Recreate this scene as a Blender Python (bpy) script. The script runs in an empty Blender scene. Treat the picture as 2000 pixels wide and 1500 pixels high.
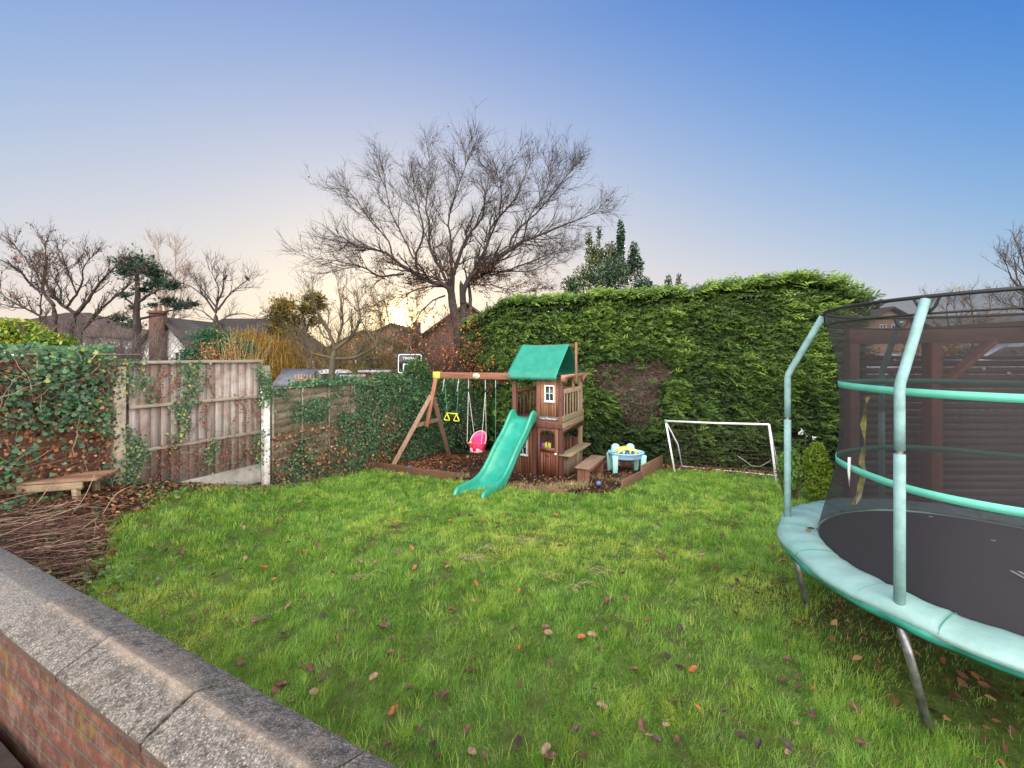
import bpy, math, random
import numpy as np
from mathutils import Vector, Matrix

SC = bpy.context.scene
COL = SC.collection
rnd = random.Random(7)
rng = np.random.default_rng(11)
R = math.radians
F = 832.0            # focal length of the photograph in its own pixels
CAMZ = 2.1

# ------------------------------------------------------------------ camera, sky, sun, exposure
cam = bpy.data.cameras.new('camera')
camo = bpy.data.objects.new('camera', cam)
COL.objects.link(camo)
cam.sensor_width = 36.0
cam.lens = F / 2000 * 36
cam.shift_y = -55 / 2000
cam.clip_start = 0.05
cam.clip_end = 3000
camo.location = (0, 0, CAMZ)
camo.rotation_euler = (R(90), 0, 0)
SC.camera = camo

SUN_EL, SUN_AZ = R(4.2), R(-14.6)
SUN = Vector((math.sin(SUN_AZ) * math.cos(SUN_EL), math.cos(SUN_AZ) * math.cos(SUN_EL), math.sin(SUN_EL)))


def make_world():
    w = bpy.data.worlds.new('World')
    SC.world = w
    w.use_nodes = True
    nt = w.node_tree
    N, L = nt.nodes, nt.links
    bg = N['Background']

    def math_n(op, a, b=None, c=None, clamp=False):
        n = N.new('ShaderNodeMath'); n.operation = op; n.use_clamp = clamp
        for i, v in enumerate((a, b, c)):
            if v is None: continue
            if isinstance(v, (int, float)): n.inputs[i].default_value = v
            else: L.new(v, n.inputs[i])
        return n.outputs[0]
    tc = N.new('ShaderNodeTexCoord')
    nrm = N.new('ShaderNodeVectorMath'); nrm.operation = 'NORMALIZE'
    L.new(tc.outputs['Generated'], nrm.inputs[0])
    sep = N.new('ShaderNodeSeparateXYZ'); L.new(nrm.outputs[0], sep.inputs[0])
    dot = N.new('ShaderNodeVectorMath'); dot.operation = 'DOT_PRODUCT'
    L.new(nrm.outputs[0], dot.inputs[0]); dot.inputs[1].default_value = SUN
    e = math_n('MINIMUM', math_n('MAXIMUM', sep.outputs[2], 0.0), 0.62)
    s = math_n('MAXIMUM', dot.outputs['Value'], 0.42)
    ee = math_n('MULTIPLY', e, e); ss = math_n('MULTIPLY', s, s); es = math_n('MULTIPLY', e, s)
    outs = []
    for co, mx in zip(SKYFIT, (0.95, 0.83, 0.80)):
        v = math_n('ADD', math_n('MULTIPLY', e, co[1]), co[0])
        v = math_n('MULTIPLY_ADD', s, co[2], v)
        v = math_n('MULTIPLY_ADD', ee, co[3], v)
        v = math_n('MULTIPLY_ADD', ss, co[4], v)
        v = math_n('MULTIPLY_ADD', es, co[5], v)
        outs.append(math_n('MINIMUM', math_n('EXPONENT', v), mx))
    comb = N.new('ShaderNodeCombineXYZ')
    for i in range(3): L.new(outs[i], comb.inputs[i])
    # unseen sky behind the camera, brightened as added fill light on the garden
    back = math_n('MULTIPLY_ADD', sep.outputs[1], -1.4, 0.22, clamp=True)
    mixb = N.new('ShaderNodeMix'); mixb.data_type = 'VECTOR'
    L.new(back, mixb.inputs['Factor']); L.new(comb.outputs[0], mixb.inputs[4]); mixb.inputs[5].default_value = BACKFILL
    # glow close around the sun
    g1 = math_n('MULTIPLY', math_n('POWER', math_n('MAXIMUM', dot.outputs['Value'], 0.0), 1400.0), 6.0)
    g2 = math_n('MULTIPLY', math_n('POWER', math_n('MAXIMUM', dot.outputs['Value'], 0.0), 26.0), 0.24)
    g3 = math_n('MULTIPLY', math_n('POWER', math_n('MAXIMUM', dot.outputs['Value'], 0.0), 12000.0), 18.0)
    g1 = math_n('ADD', g1, g3)
    gl = N.new('ShaderNodeVectorMath'); gl.operation = 'SCALE'; gl.inputs[0].default_value = (1.0, 0.72, 0.28)
    L.new(math_n('ADD', g1, g2), gl.inputs[3])
    add = N.new('ShaderNodeVectorMath'); add.operation = 'ADD'
    L.new(mixb.outputs[1], add.inputs[0]); L.new(gl.outputs[0], add.inputs[1])
    sky = N.new('ShaderNodeTexSky'); sky.sky_type = 'NISHITA'; sky.sun_disc = False
    sky.sun_elevation = SUN_EL; sky.sun_rotation = SUN_AZ; sky.ozone_density = 3.0
    sc2 = N.new('ShaderNodeVectorMath'); sc2.operation = 'SCALE'; sc2.inputs[3].default_value = 0.012
    L.new(sky.outputs[0], sc2.inputs[0])
    add2 = N.new('ShaderNodeVectorMath'); add2.operation = 'ADD'
    L.new(add.outputs[0], add2.inputs[0]); L.new(sc2.outputs[0], add2.inputs[1])
    L.new(add2.outputs[0], bg.inputs[0])
    bg.inputs[1].default_value = 1.0


SKYFIT = ((-0.96, -7.119, 2.255, -0.439, -1.262, 6.139), (-0.524, -2.948, 0.62, -0.806, -0.273, 2.614), (-0.395, -0.092, 0.317, -0.956, -0.421, 0.907))
BACKFILL = (5.5, 5.15, 4.75)
make_world()
sl = bpy.data.lights.new('sun', 'SUN')
sl.energy = 4.5; sl.angle = R(0.6); sl.color = (1.0, 0.62, 0.30)
so = bpy.data.objects.new('sun', sl); COL.objects.link(so)
so.rotation_euler = (-SUN).to_track_quat('-Z', 'Y').to_euler()
so.location = SUN * 60
SC.view_settings.view_transform = 'Standard'
SC.view_settings.look = 'None'
SC.view_settings.exposure = 0.0
SC.view_settings.gamma = 1.0
SC.cycles.max_bounces = 7
SC.cycles.diffuse_bounces = 3
SC.cycles.glossy_bounces = 2
SC.cycles.transparent_max_bounces = 16


# ------------------------------------------------------------------ helpers
def W(x, y, Y):
    """photo pixel + depth -> world point"""
    return np.array([(x - 1000) / F * Y, Y, CAMZ + (695 - y) / F * Y])


def sstep(a, b, x):
    t = np.clip((x - a) / (b - a), 0, 1)
    return t * t * (3 - 2 * t)


def noise2(x, y, f=1.0, seed=0):
    x = np.asarray(x, float) * f; y = np.asarray(y, float) * f
    r = 0
    for i, (a, b, c, d) in enumerate(((1.0, .3, 1.7, 0.), (-.6, 1.1, .4, 2.), (1.9, -1.3, 2.9, 1.), (.7, 2.3, 5.1, 3.), (-2.7, 1.9, 1.3, .5))):
        r = r + np.sin(a * x + b * y + c + seed * 1.7 + 1.3 * np.sin(b * x - a * y + d + seed)) / (1 + .35 * i)
    return r / 3.4


FD = np.array([.4535, .8913]); FN = np.array([.8913, -.4535]); F0 = np.array([-5.136, 5.69])   # side fence


def ground(X, Y):
    X = np.asarray(X, float); Y = np.asarray(Y, float)
    z = -0.088 * np.clip(Y - 3.6, 0, 9.0) + 0.04
    z = z + .04 * sstep(1.0, 2.6, X) * (1 - sstep(4, 6, Y))
    dist = (X - F0[0]) * FN[0] + (Y - F0[1]) * FN[1]       # metres in front of the fence line
    s = (X - F0[0]) * FD[0] + (Y - F0[1]) * FD[1]
    bank = .46 * (1 - sstep(.2, 2.4, dist)) * (1 - sstep(-.3, 2.6, s)) * sstep(-8, -4, s)
    bank = bank + .06 * (1 - sstep(.2, 1.2, dist)) * (1 - sstep(2, 6, s))
    z = z + np.where(dist > -1.0, bank, bank * np.clip(2 + dist, 0, 1))
    near = (np.abs(X) < 12) & (Y < 16)
    z = z + np.where(near, .018 * noise2(X, Y, 2.1) + .012 * noise2(X, Y, 5.3, 3), 0)
    return z


def tagp(o, label=None, cat=None, group=None, kind=None):
    if label: o['label'] = label
    if cat: o['category'] = cat
    if group: o['group'] = group
    if kind: o['kind'] = kind
    return o


def empty(name, loc, label, cat, group=None):
    o = bpy.data.objects.new(name, None); COL.objects.link(o)
    o.empty_display_size = .1
    o.location = [float(v) for v in loc]
    return tagp(o, label, cat, group)


class MB:
    def __init__(s):
        s.v = []; s.loops = []; s.sizes = []; s.val = []; s.n = 0

    def add(s, verts, faces, val=None):
        verts = np.asarray(verts, float).reshape(-1, 3)
        for f in faces:
            s.loops.append(np.asarray(f, np.int64) + s.n); s.sizes.append(np.array([len(f)]))
        s.v.append(verts); s.n += len(verts)
        s.val.append(np.full(len(verts), rng.random() if val is None else val, float))
        return s

    def add_arr(s, verts, faces, val=None):
        """faces: (M,k) int array"""
        verts = np.asarray(verts, float).reshape(-1, 3)
        faces = np.asarray(faces, np.int64)
        s.loops.append((faces + s.n).ravel()); s.sizes.append(np.full(len(faces), faces.shape[1]))
        s.v.append(verts); s.n += len(verts)
        s.val.append(np.full(len(verts), .5) if val is None else np.broadcast_to(np.asarray(val, float), (len(verts),)))
        return s

    def box(s, c, size, ax=(1, 0), val=None, tilt=None):
        """box centred at c; size = (along ax, across, z); ax: 2D direction of first axis"""
        a = np.array([ax[0], ax[1], 0.]); a /= np.linalg.norm(a)
        b = np.array([-a[1], a[0], 0.]); k = np.array([0, 0, 1.])
        c = np.asarray(c, float); h = np.array(size) / 2
        V = [c + sx * h[0] * a + sy * h[1] * b + sz * h[2] * k for sz in (-1, 1) for sy in (-1, 1) for sx in (-1, 1)]
        return s.add(V, BOXF, val)

    def beam(s, p, q, w, t, up=(0, 0, 1), val=None):
        """bar from p to q, w across (perp. to up), t along up"""
        p = np.asarray(p, float); q = np.asarray(q, float)
        d = q - p; d /= np.linalg.norm(d)
        u = np.asarray(up, float); u = u - d * (u @ d); u /= np.linalg.norm(u)
        b = np.cross(d, u)
        V = [o + sy * w / 2 * b + sz * t / 2 * u for sz in (-1, 1) for sy in (-1, 1) for o in (p, q)]
        return s.add(V, BOXF, val)

    def prism(s, poly, vec, val=None):
        """closed 3D polygon (N,3) extruded by vec"""
        P = np.asarray(poly, float); n = len(P)
        V = np.vstack([P, P + np.asarray(vec, float)])
        fs = [list(range(n))[::-1], list(range(n, 2 * n))] + [[i, (i + 1) % n, (i + 1) % n + n, i + n] for i in range(n)]
        return s.add(V, fs, val)

    def tubes(s, pts, rad, n=3, val=None, caps=False):
        pts = np.asarray(pts, float)
        if pts.ndim == 2: pts = pts[None]
        Nn, K, _ = pts.shape
        rad = np.broadcast_to(np.asarray(rad, float), (Nn, K))
        t = np.gradient(pts, axis=1); t /= np.linalg.norm(t, axis=2, keepdims=True) + 1e-12
        tm = t.mean(axis=1); tm /= np.linalg.norm(tm, axis=1, keepdims=True) + 1e-12
        ref = np.where(np.abs(tm[:, 2:3]) < .9, np.array([[0, 0, 1.]]), np.array([[1., 0, 0]]))[:, None, :]
        u = np.cross(t, ref); u /= np.linalg.norm(u, axis=2, keepdims=True) + 1e-12
        w = np.cross(t, u)
        a = np.linspace(0, 2 * np.pi, n, endpoint=False)
        V = pts[:, :, None, :] + rad[:, :, None, None] * (np.cos(a)[None, None, :, None] * u[:, :, None, :] + np.sin(a)[None, None, :, None] * w[:, :, None, :])
        i = np.arange(K - 1)[:, None] * n; j = np.arange(n)[None, :]; j2 = (j + 1) % n
        f = np.stack([i + j, i + j2, i + n + j2, i + n + j], axis=-1).reshape(-1, 4)
        ff = (f[None] + (np.arange(Nn) * K * n)[:, None, None]).reshape(-1, 4)
        vv = None if val is None else np.repeat(np.broadcast_to(np.asarray(val, float), (Nn,)), K * n)
        if vv is None: vv = np.repeat(rng.random(Nn), K * n)
        base = s.n
        s.add_arr(V.reshape(-1, 3), ff, vv)
        if caps:
            for q in range(Nn):
                o = base + q * K * n
                for f in (np.arange(n)[::-1] + o, np.arange(n) + o + (K - 1) * n):
                    s.loops.append(f); s.sizes.append(np.array([n]))
        return s

    def lathe(s, prof, c, n=24, val=None):
        """prof: list of (r,z) turned about the vertical through c"""
        prof = np.asarray(prof, float); K = len(prof)
        a = np.linspace(0, 2 * np.pi, n, endpoint=False)
        V = np.stack([c[0] + prof[:, 0:1] * np.cos(a), c[1] + prof[:, 0:1] * np.sin(a), c[2] + prof[:, 1:2] + 0 * a], axis=-1)
        i = np.arange(K - 1)[:, None] * n; j = np.arange(n)[None, :]; j2 = (j + 1) % n
        f = np.stack([i + j, i + j2, i + n + j2, i + n + j], axis=-1).reshape(-1, 4)
        return s.add_arr(V.reshape(-1, 3), f, rng.random() if val is None else val)

    def grid(s, P, val=None):
        """P (A,B,3) grid of points -> quads"""
        P = np.asarray(P, float); A, B, _ = P.shape
        i = np.arange(A - 1)[:, None] * B; j = np.arange(B - 1)[None, :]
        f = np.stack([i + j, i + j + 1, i + B + j + 1, i + B + j], axis=-1).reshape(-1, 4)
        return s.add_arr(P.reshape(-1, 3), f, val)

    def build(s, name, mat, parent=None, smooth=False, bevel=0, solid=0):
        me = bpy.data.meshes.new(name)
        v = np.vstack(s.v).astype(np.float32); lp = np.concatenate(s.loops).astype(np.int32); sz = np.concatenate(s.sizes).astype(np.int32)
        me.vertices.add(len(v)); me.vertices.foreach_set('co', v.ravel())
        me.loops.add(len(lp)); me.loops.foreach_set('vertex_index', lp)
        me.polygons.add(len(sz))
        st = np.zeros(len(sz), np.int32); st[1:] = np.cumsum(sz)[:-1]
        me.polygons.foreach_set('loop_start', st)
        try: me.polygons.foreach_set('loop_total', sz)
        except Exception: pass
        at = me.attributes.new('v', 'FLOAT', 'POINT')
        at.data.foreach_set('value', np.concatenate(s.val).astype(np.float32))
        me.update(calc_edges=True); me.validate()
        if smooth: me.polygons.foreach_set('use_smooth', np.ones(len(me.polygons), bool))
        me.materials.append(mat)
        o = bpy.data.objects.new(name, me); COL.objects.link(o)
        if parent is not None: attach(o, parent)
        if bevel:
            m = o.modifiers.new('bevel', 'BEVEL'); m.width = bevel; m.segments = 2; m.limit_method = 'ANGLE'
        if solid:
            m = o.modifiers.new('solid', 'SOLIDIFY'); m.thickness = solid; m.offset = 0
        return o


def attach(o, parent):
    o.parent = parent
    if parent.type == 'EMPTY':
        o.matrix_parent_inverse = Matrix.LocRotScale(parent.location, parent.rotation_euler, parent.scale).inverted()
    return o


BOXF = [[0, 2, 3, 1], [4, 5, 7, 6], [0, 1, 5, 4], [2, 6, 7, 3], [0, 4, 6, 2], [1, 3, 7, 5]]


# leaf scattering --------------------------------------------------
def leaves(mb, P, nrm, size, shape, val=None, fold=.25, axis=None):
    """P (N,3) centres; nrm (N,3); size (N,); shape (M,2) outline in leaf plane (x across, y along)"""
    N = len(P); shape = np.asarray(shape, float); M = len(shape)
    nrm = nrm / (np.linalg.norm(nrm, axis=1, keepdims=True) + 1e-9)
    if axis is None: axis = rng.normal(size=(N, 3))
    a = axis - nrm * np.sum(axis * nrm, axis=1, keepdims=True)
    a /= np.linalg.norm(a, axis=1, keepdims=True) + 1e-9
    b = np.cross(nrm, a)
    size = np.broadcast_to(size, (N,))
    V = P[:, None, :] + size[:, None, None] * (shape[None, :, 0:1] * b[:, None, :] + shape[None, :, 1:2] * a[:, None, :]
                                               + fold * np.abs(shape[None, :, 0:1]) * nrm[:, None, :])
    f = np.arange(N * M).reshape(N, M)
    vv = rng.random(N) if val is None else val
    mb.add_arr(V.reshape(-1, 3), f, np.repeat(vv, M))


IVY = [(0, -.5), (.28, -.42), (.48, -.08), (.25, .05), (.2, .3), (0, .55), (-.2, .3), (-.25, .05), (-.48, -.08), (-.28, -.42)]
OVAL = [(0, -.5), (.2, -.25), (.24, .05), (.12, .35), (0, .5), (-.12, .35), (-.24, .05), (-.2, -.25)]
DIAM = [(0, -.5), (.2, -.05), (0, .5), (-.2, -.05)]


def unit(n, up=0.0):
    v = rng.normal(size=(n, 3)); v[:, 2] += up
    return v / np.linalg.norm(v, axis=1, keepdims=True)


# ------------------------------------------------------------------ materials
def nodes(name):
    m = bpy.data.materials.new(name); m.use_nodes = True
    return m, m.node_tree, m.node_tree.nodes['Principled BSDF']


def coords(nt, scale=(1, 1, 1), rotz=0.0, kind='Object'):
    tc = nt.nodes.new('ShaderNodeTexCoord'); mp = nt.nodes.new('ShaderNodeMapping'); mp.vector_type = 'POINT'
    mp.inputs['Scale'].default_value = scale
    if rotz:
        r = nt.nodes.new('ShaderNodeVectorRotate'); r.rotation_type = 'Z_AXIS'; r.inputs['Angle'].default_value = rotz
        nt.links.new(tc.outputs[kind], r.inputs['Vector']); nt.links.new(r.outputs[0], mp.inputs['Vector'])
    else:
        nt.links.new(tc.outputs[kind], mp.inputs['Vector'])
    return mp.outputs[0]


def noise_n(nt, vec, scale, detail=4, rough=.6):
    n = nt.nodes.new('ShaderNodeTexNoise'); n.inputs['Scale'].default_value = scale
    n.inputs['Detail'].default_value = detail; n.inputs['Roughness'].default_value = rough
    if vec is not None: nt.links.new(vec, n.inputs['Vector'])
    return n.outputs[0]


def ramp(nt, fac, stops):
    r = nt.nodes.new('ShaderNodeValToRGB')
    el = r.color_ramp.elements
    while len(el) > 1: el.remove(el[-1])
    el[0].position = stops[0][0]; el[0].color = (*stops[0][1], 1)
    for p, c in stops[1:]:
        x = el.new(p); x.color = (*c, 1)
    nt.links.new(fac, r.inputs[0])
    return r.outputs[0]


def mix(nt, fac, a, b, mode='MIX'):
    n = nt.nodes.new('ShaderNodeMix'); n.data_type = 'RGBA'; n.blend_type = mode
    for i, v in ((0, fac), (6, a), (7, b)):
        if isinstance(v, (int, float)): n.inputs[i].default_value = v
        elif isinstance(v, tuple): n.inputs[i].default_value = (*v, 1)
        else: nt.links.new(v, n.inputs[i])
    return n.outputs[2]


def bump(nt, bsdf, h, strength=.3, dist=.01):
    b = nt.nodes.new('ShaderNodeBump'); b.inputs['Strength'].default_value = strength; b.inputs['Distance'].default_value = dist
    nt.links.new(h, b.inputs['Height']); nt.links.new(b.outputs[0], bsdf.inputs['Normal'])


def attr(nt):
    a = nt.nodes.new('ShaderNodeAttribute'); a.attribute_name = 'v'
    return a.outputs['Fac']


def math_m(nt, op, a, b):
    n = nt.nodes.new('ShaderNodeMath'); n.operation = op
    for i, v in enumerate((a, b)):
        if isinstance(v, (int, float)): n.inputs[i].default_value = v
        else: nt.links.new(v, n.inputs[i])
    return n.outputs[0]


def plain(name, c, rough=.5, var=.12, scale=6, bmp=.0, metal=0, spec=.5, c2=None):
    m, nt, b = nodes(name)
    vec = coords(nt)
    n = noise_n(nt, vec, scale)
    dark = tuple(x * (1 - var * 2) for x in c) if c2 is None else c2
    col = ramp(nt, n, [(.3, dark), (.7, tuple(min(1, x * (1 + var)) for x in c))])
    nt.links.new(col, b.inputs['Base Color'])
    b.inputs['Roughness'].default_value = rough; b.inputs['Metallic'].default_value = metal
    b.inputs['Specular IOR Level'].default_value = spec
    if bmp: bump(nt, b, noise_n(nt, vec, scale * 8), bmp, .004)
    return m


def wood(name, stops, grain='z', rotz=0, rough=.75, grime=None, gs=1.0, bmp=.35):
    """stops by board value v; fine grain stretched along an axis"""
    m, nt, b = nodes(name)
    sc = {'z': (38, 38, 1.6), 'x': (1.6, 38, 38), 'y': (38, 1.6, 38)}[grain]
    vec = coords(nt, tuple(x * gs for x in sc), rotz)
    a = attr(nt)
    base = ramp(nt, a, stops)
    g = noise_n(nt, vec, 1.0, 5, .65)
    gr = ramp(nt, g, [(.25, (.42, .42, .42)), (.5, (.95, .95, .95)), (.75, (1.35, 1.3, 1.25))])
    col = mix(nt, 1.0, base, gr, 'MULTIPLY')
    if grime:
        n2 = noise_n(nt, coords(nt), 3.5, 5, .7)
        f = ramp(nt, n2, [(.45, (0, 0, 0)), (.68, (1, 1, 1))])
        col = mix(nt, f, col, grime)
    nt.links.new(col, b.inputs['Base Color'])
    b.inputs['Roughness'].default_value = rough; b.inputs['Specular IOR Level'].default_value = .3
    bump(nt, b, g, bmp, .003)
    return m


def foliage(name, stops, trans=.25, rough=.55, spec=.35, large=0.0):
    m, nt, b = nodes(name)
    a = attr(nt)
    if large:
        n = noise_n(nt, coords(nt), large, 2)
        a = math_m(nt, 'MULTIPLY_ADD', n, 1.0)
        nn = a.node; nn.inputs[1].default_value = .9
        nt.links.new(attr(nt), nn.inputs[2])
        a = math_m(nt, 'SUBTRACT', a, .45)
    col = ramp(nt, a, stops)
    nt.links.new(col, b.inputs['Base Color'])
    b.inputs['Roughness'].default_value = rough; b.inputs['Specular IOR Level'].default_value = spec
    if trans:
        tr = nt.nodes.new('ShaderNodeBsdfTranslucent'); ms = nt.nodes.new('ShaderNodeMixShader')
        nt.links.new(mix(nt, 1.0, col, (1.3, 1.25, .7), 'MULTIPLY'), tr.inputs[0])
        ms.inputs[0].default_value = trans
        nt.links.new(b.outputs[0], ms.inputs[1]); nt.links.new(tr.outputs[0], ms.inputs[2])
        nt.links.new(ms.outputs[0], nt.nodes['Material Output'].inputs[0])
    return m


def brick(name, c1, c2, mort, axis, scale=1.0, stain=None, stain2=None):
    """axis: 2D direction running along the wall"""
    m, nt, b = nodes(name)
    tc = nt.nodes.new('ShaderNodeTexCoord')
    d = nt.nodes.new('ShaderNodeVectorMath'); d.operation = 'DOT_PRODUCT'; d.inputs[1].default_value = (axis[0], axis[1], 0)
    nt.links.new(tc.outputs['Object'], d.inputs[0])
    sp = nt.nodes.new('ShaderNodeSeparateXYZ'); nt.links.new(tc.outputs['Object'], sp.inputs[0])
    cb = nt.nodes.new('ShaderNodeCombineXYZ'); nt.links.new(d.outputs['Value'], cb.inputs[0]); nt.links.new(sp.outputs[2], cb.inputs[1])
    wob = noise_n(nt, tc.outputs['Object'], 9, 3)
    br = nt.nodes.new('ShaderNodeTexBrick')
    br.inputs['Scale'].default_value = scale
    br.inputs['Brick Width'].default_value = .225; br.inputs['Row Height'].default_value = .075; br.inputs['Mortar Size'].default_value = .009
    br.inputs['Mortar Smooth'].default_value = .3; br.inputs['Bias'].default_value = 0
    br.inputs['Color1'].default_value = (*c1, 1); br.inputs['Color2'].default_value = (*c2, 1); br.inputs['Mortar'].default_value = (*mort, 1)
    va = nt.nodes.new('ShaderNodeVectorMath'); va.operation = 'MULTIPLY_ADD'
    wv = nt.nodes.new('ShaderNodeCombineXYZ'); nt.links.new(wob, wv.inputs[0]); nt.links.new(wob, wv.inputs[1])
    nt.links.new(wv.outputs[0], va.inputs[0]); va.inputs[1].default_value = (.006, .006, 0); nt.links.new(cb.outputs[0], va.inputs[2])
    nt.links.new(va.outputs[0], br.inputs['Vector'])
    col = br.outputs[0]
    n = noise_n(nt, tc.outputs['Object'], 14, 6, .75)
    col = mix(nt, 1.0, col, ramp(nt, n, [(.25, (.5, .5, .5)), (.75, (1.4, 1.35, 1.3))]), 'MULTIPLY')
    if stain:
        f = ramp(nt, noise_n(nt, tc.outputs['Object'], 7.0, 8, .8), [(.50, (0, 0, 0)), (.68, (.5, .5, .5))])
        col = mix(nt, f, col, stain)
    if stain2:
        f = ramp(nt, noise_n(nt, coords(nt, (1, 1, .6)), 5.3, 5, .75), [(.56, (0, 0, 0)), (.7, (.85, .85, .85))])
        col = mix(nt, f, col, stain2)
    nt.links.new(col, b.inputs['Base Color'])
    b.inputs['Roughness'].default_value = .9; b.inputs['Specular IOR Level'].default_value = .2
    h = mix(nt, .35, br.outputs['Fac'], n, 'MIX')
    inv = math_m(nt, 'SUBTRACT', 1.0, br.outputs['Fac'])
    bump(nt, b, math_m(nt, 'ADD', inv, n), .7, .006)
    return m


def rooftile(name, c1, c2):
    m, nt, b = nodes(name)
    tc = nt.nodes.new('ShaderNodeTexCoord')
    n = noise_n(nt, tc.outputs['Object'], 1.5, 6, .7)
    wv = nt.nodes.new('ShaderNodeTexWave'); wv.bands_direction = 'Z'; wv.inputs['Scale'].default_value = 2.6; wv.inputs['Distortion'].default_value = .6
    nt.links.new(tc.outputs['Object'], wv.inputs['Vector'])
    col = mix(nt, .35, ramp(nt, n, [(.3, c1), (.7, c2)]), wv.outputs[0], 'MULTIPLY')
    nt.links.new(col, b.inputs['Base Color']); b.inputs['Roughness'].default_value = .9
    bump(nt, b, wv.outputs[0], .5, .03)
    return m


M = {}
M['bark'] = plain('bark', (.045, .033, .028), .9, .35, 9, .5)
M['bark_dark'] = plain('bark_dark', (.045, .034, .03), .9, .3, 7, .3)
M['bark_green'] = plain('bark_green', (.075, .062, .035), .9, .3, 7, .4, c2=(.06, .05, .035))
M['twig_gold'] = foliage('twig_gold', [(0, (.10, .05, .02)), (.5, (.22, .13, .03)), (1, (.42, .28, .05))], .3)
M['twig_grey'] = foliage('twig_grey', [(0, (.09, .06, .045)), (.5, (.20, .14, .10)), (1, (.42, .33, .24))], .0)
M['conc'] = plain('concrete_grey', (.33, .31, .29), .9, .25, 5, .4, c2=(.22, .20, .16))
M['white_paint'] = plain('white_paint', (.72, .74, .78), .45, .06, 4)
M['render'] = plain('house_render', (.72, .70, .68), .85, .08, 2)
M['glass_dark'] = plain('window_glass', (.02, .025, .03), .08, .1, 3)
M['roof_brown'] = rooftile('roof_brown', (.045, .028, .022), (.10, .062, .048))
M['roof_dark'] = rooftile('roof_dark', (.035, .030, .030), (.075, .062, .06))


# ------------------------------------------------------------------ THE SETTING: ground
def make_ground():
    xs = np.unique(np.concatenate([-np.geomspace(12, 1500, 24), np.arange(-12, 12.01, .12), np.geomspace(12, 1500, 24)]))
    ys = np.unique(np.concatenate([-np.geomspace(2.5, 300, 14), np.arange(-2.5, 16.01, .12), np.geomspace(16, 2500, 26)]))
    X, Y = np.meshgrid(xs, ys)
    Z = ground(X, Y)
    mb = MB(); mb.grid(np.stack([X, Y, Z], -1), .5)
    m, nt, b = nodes('soil')
    vec = coords(nt)
    n1 = noise_n(nt, vec, 7, 8, .75); n2 = noise_n(nt, vec, 45, 4, .7); n3 = noise_n(nt, vec, .9, 3)
    c = ramp(nt, n1, [(.3, (.018, .011, .008)), (.5, (.045, .028, .018)), (.72, (.11, .065, .04))])
    c = mix(nt, .6, c, ramp(nt, n2, [(.3, (.3, .3, .3)), (.75, (1.7, 1.5, 1.3))]), 'MULTIPLY')
    c = mix(nt, ramp(nt, n3, [(.55, (0, 0, 0)), (.75, (.5, .5, .5))]), c, (.05, .06, .02))
    nt.links.new(c, b.inputs['Base Color']); b.inputs['Roughness'].default_value = .95; b.inputs['Specular IOR Level'].default_value = .2
    bump(nt, b, n1, .8, .03)
    o = mb.build('ground', m, smooth=True); o['kind'] = 'structure'


make_ground()

# lawn outline (plan)
LAWN = np.array([(-1.6, 1.62), (-3.3, 3.1), (-3.75, 3.75), (-4.35, 4.6), (-4.5, 5.35), (-4.15, 6.3), (-3.95, 7.3), (-3.7, 8.2), (-3.45, 9.35),
                 (-3.1, 9.55), (-1.15, 8.32), (.35, 7.45), (.7, 7.25), (1.3, 7.15), (1.9, 7.4), (3.45, 9.8), (5.9, 8.7), (6.2, 6.6), (4.6, 5.2), (4.9, 4.4), (4.9, 1.2), (.6, 1.2), (-.4, 1.3)])


def inpoly(px, py, poly):
    r = np.zeros(len(px), bool); n = len(poly)
    for i in range(n):
        x1, y1 = poly[i]; x2, y2 = poly[(i + 1) % n]
        c = ((y1 > py) != (y2 > py)) & (px < (x2 - x1) * (py - y1) / (y2 - y1 + 1e-12) + x1)
        r ^= c
    return r


def lawn_edge_dist(px, py):
    d = np.full(len(px), 1e9)
    for i in range(len(LAWN)):
        a = LAWN[i]; b = LAWN[(i + 1) % len(LAWN)]
        ab = b - a; t = np.clip(((px - a[0]) * ab[0] + (py - a[1]) * ab[1]) / (ab @ ab), 0, 1)
        d = np.minimum(d, np.hypot(px - a[0] - t * ab[0], py - a[1] - t * ab[1]))
    return d


def make_lawn_sheet():
    """thin moss and thatch sheet below the blades"""
    xs = np.arange(-5, 6.8, .07); ys = np.arange(1.2, 10.2, .07)
    X, Y = np.meshgrid(xs, ys)
    ins = inpoly(X.ravel(), Y.ravel(), LAWN).reshape(X.shape)
    ed = lawn_edge_dist(X.ravel(), Y.ravel()).reshape(X.shape)
    depth = np.where(ins, ed, -ed) + .12 * noise2(X, Y, 7)
    Z = ground(X, Y) + np.clip(depth * .2, -.05, .014) + .010 * noise2(X, Y, 9, 5) * (depth > .1)
    mb = MB(); mb.grid(np.stack([X, Y, Z], -1), .5)
    m, nt, b = nodes('lawn_thatch')
    vec = coords(nt)
    n1 = noise_n(nt, vec, 12, 7, .75); n2 = noise_n(nt, vec, 1.3, 4)
    c = ramp(nt, n1, [(.3, (.035, .055, .012)), (.55, (.09, .14, .03)), (.75, (.20, .19, .07))])
    c = mix(nt, ramp(nt, n2, [(.45, (0, 0, 0)), (.65, (.7, .7, .7))]), c, (.075, .055, .03))
    nt.links.new(c, b.inputs['Base Color']); b.inputs['Roughness'].default_value = .95; b.inputs['Specular IOR Level'].default_value = .1
    bump(nt, b, n1, .8, .02)
    o = mb.build('lawn', m, smooth=True); o['kind'] = 'structure'


make_lawn_sheet()


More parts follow.
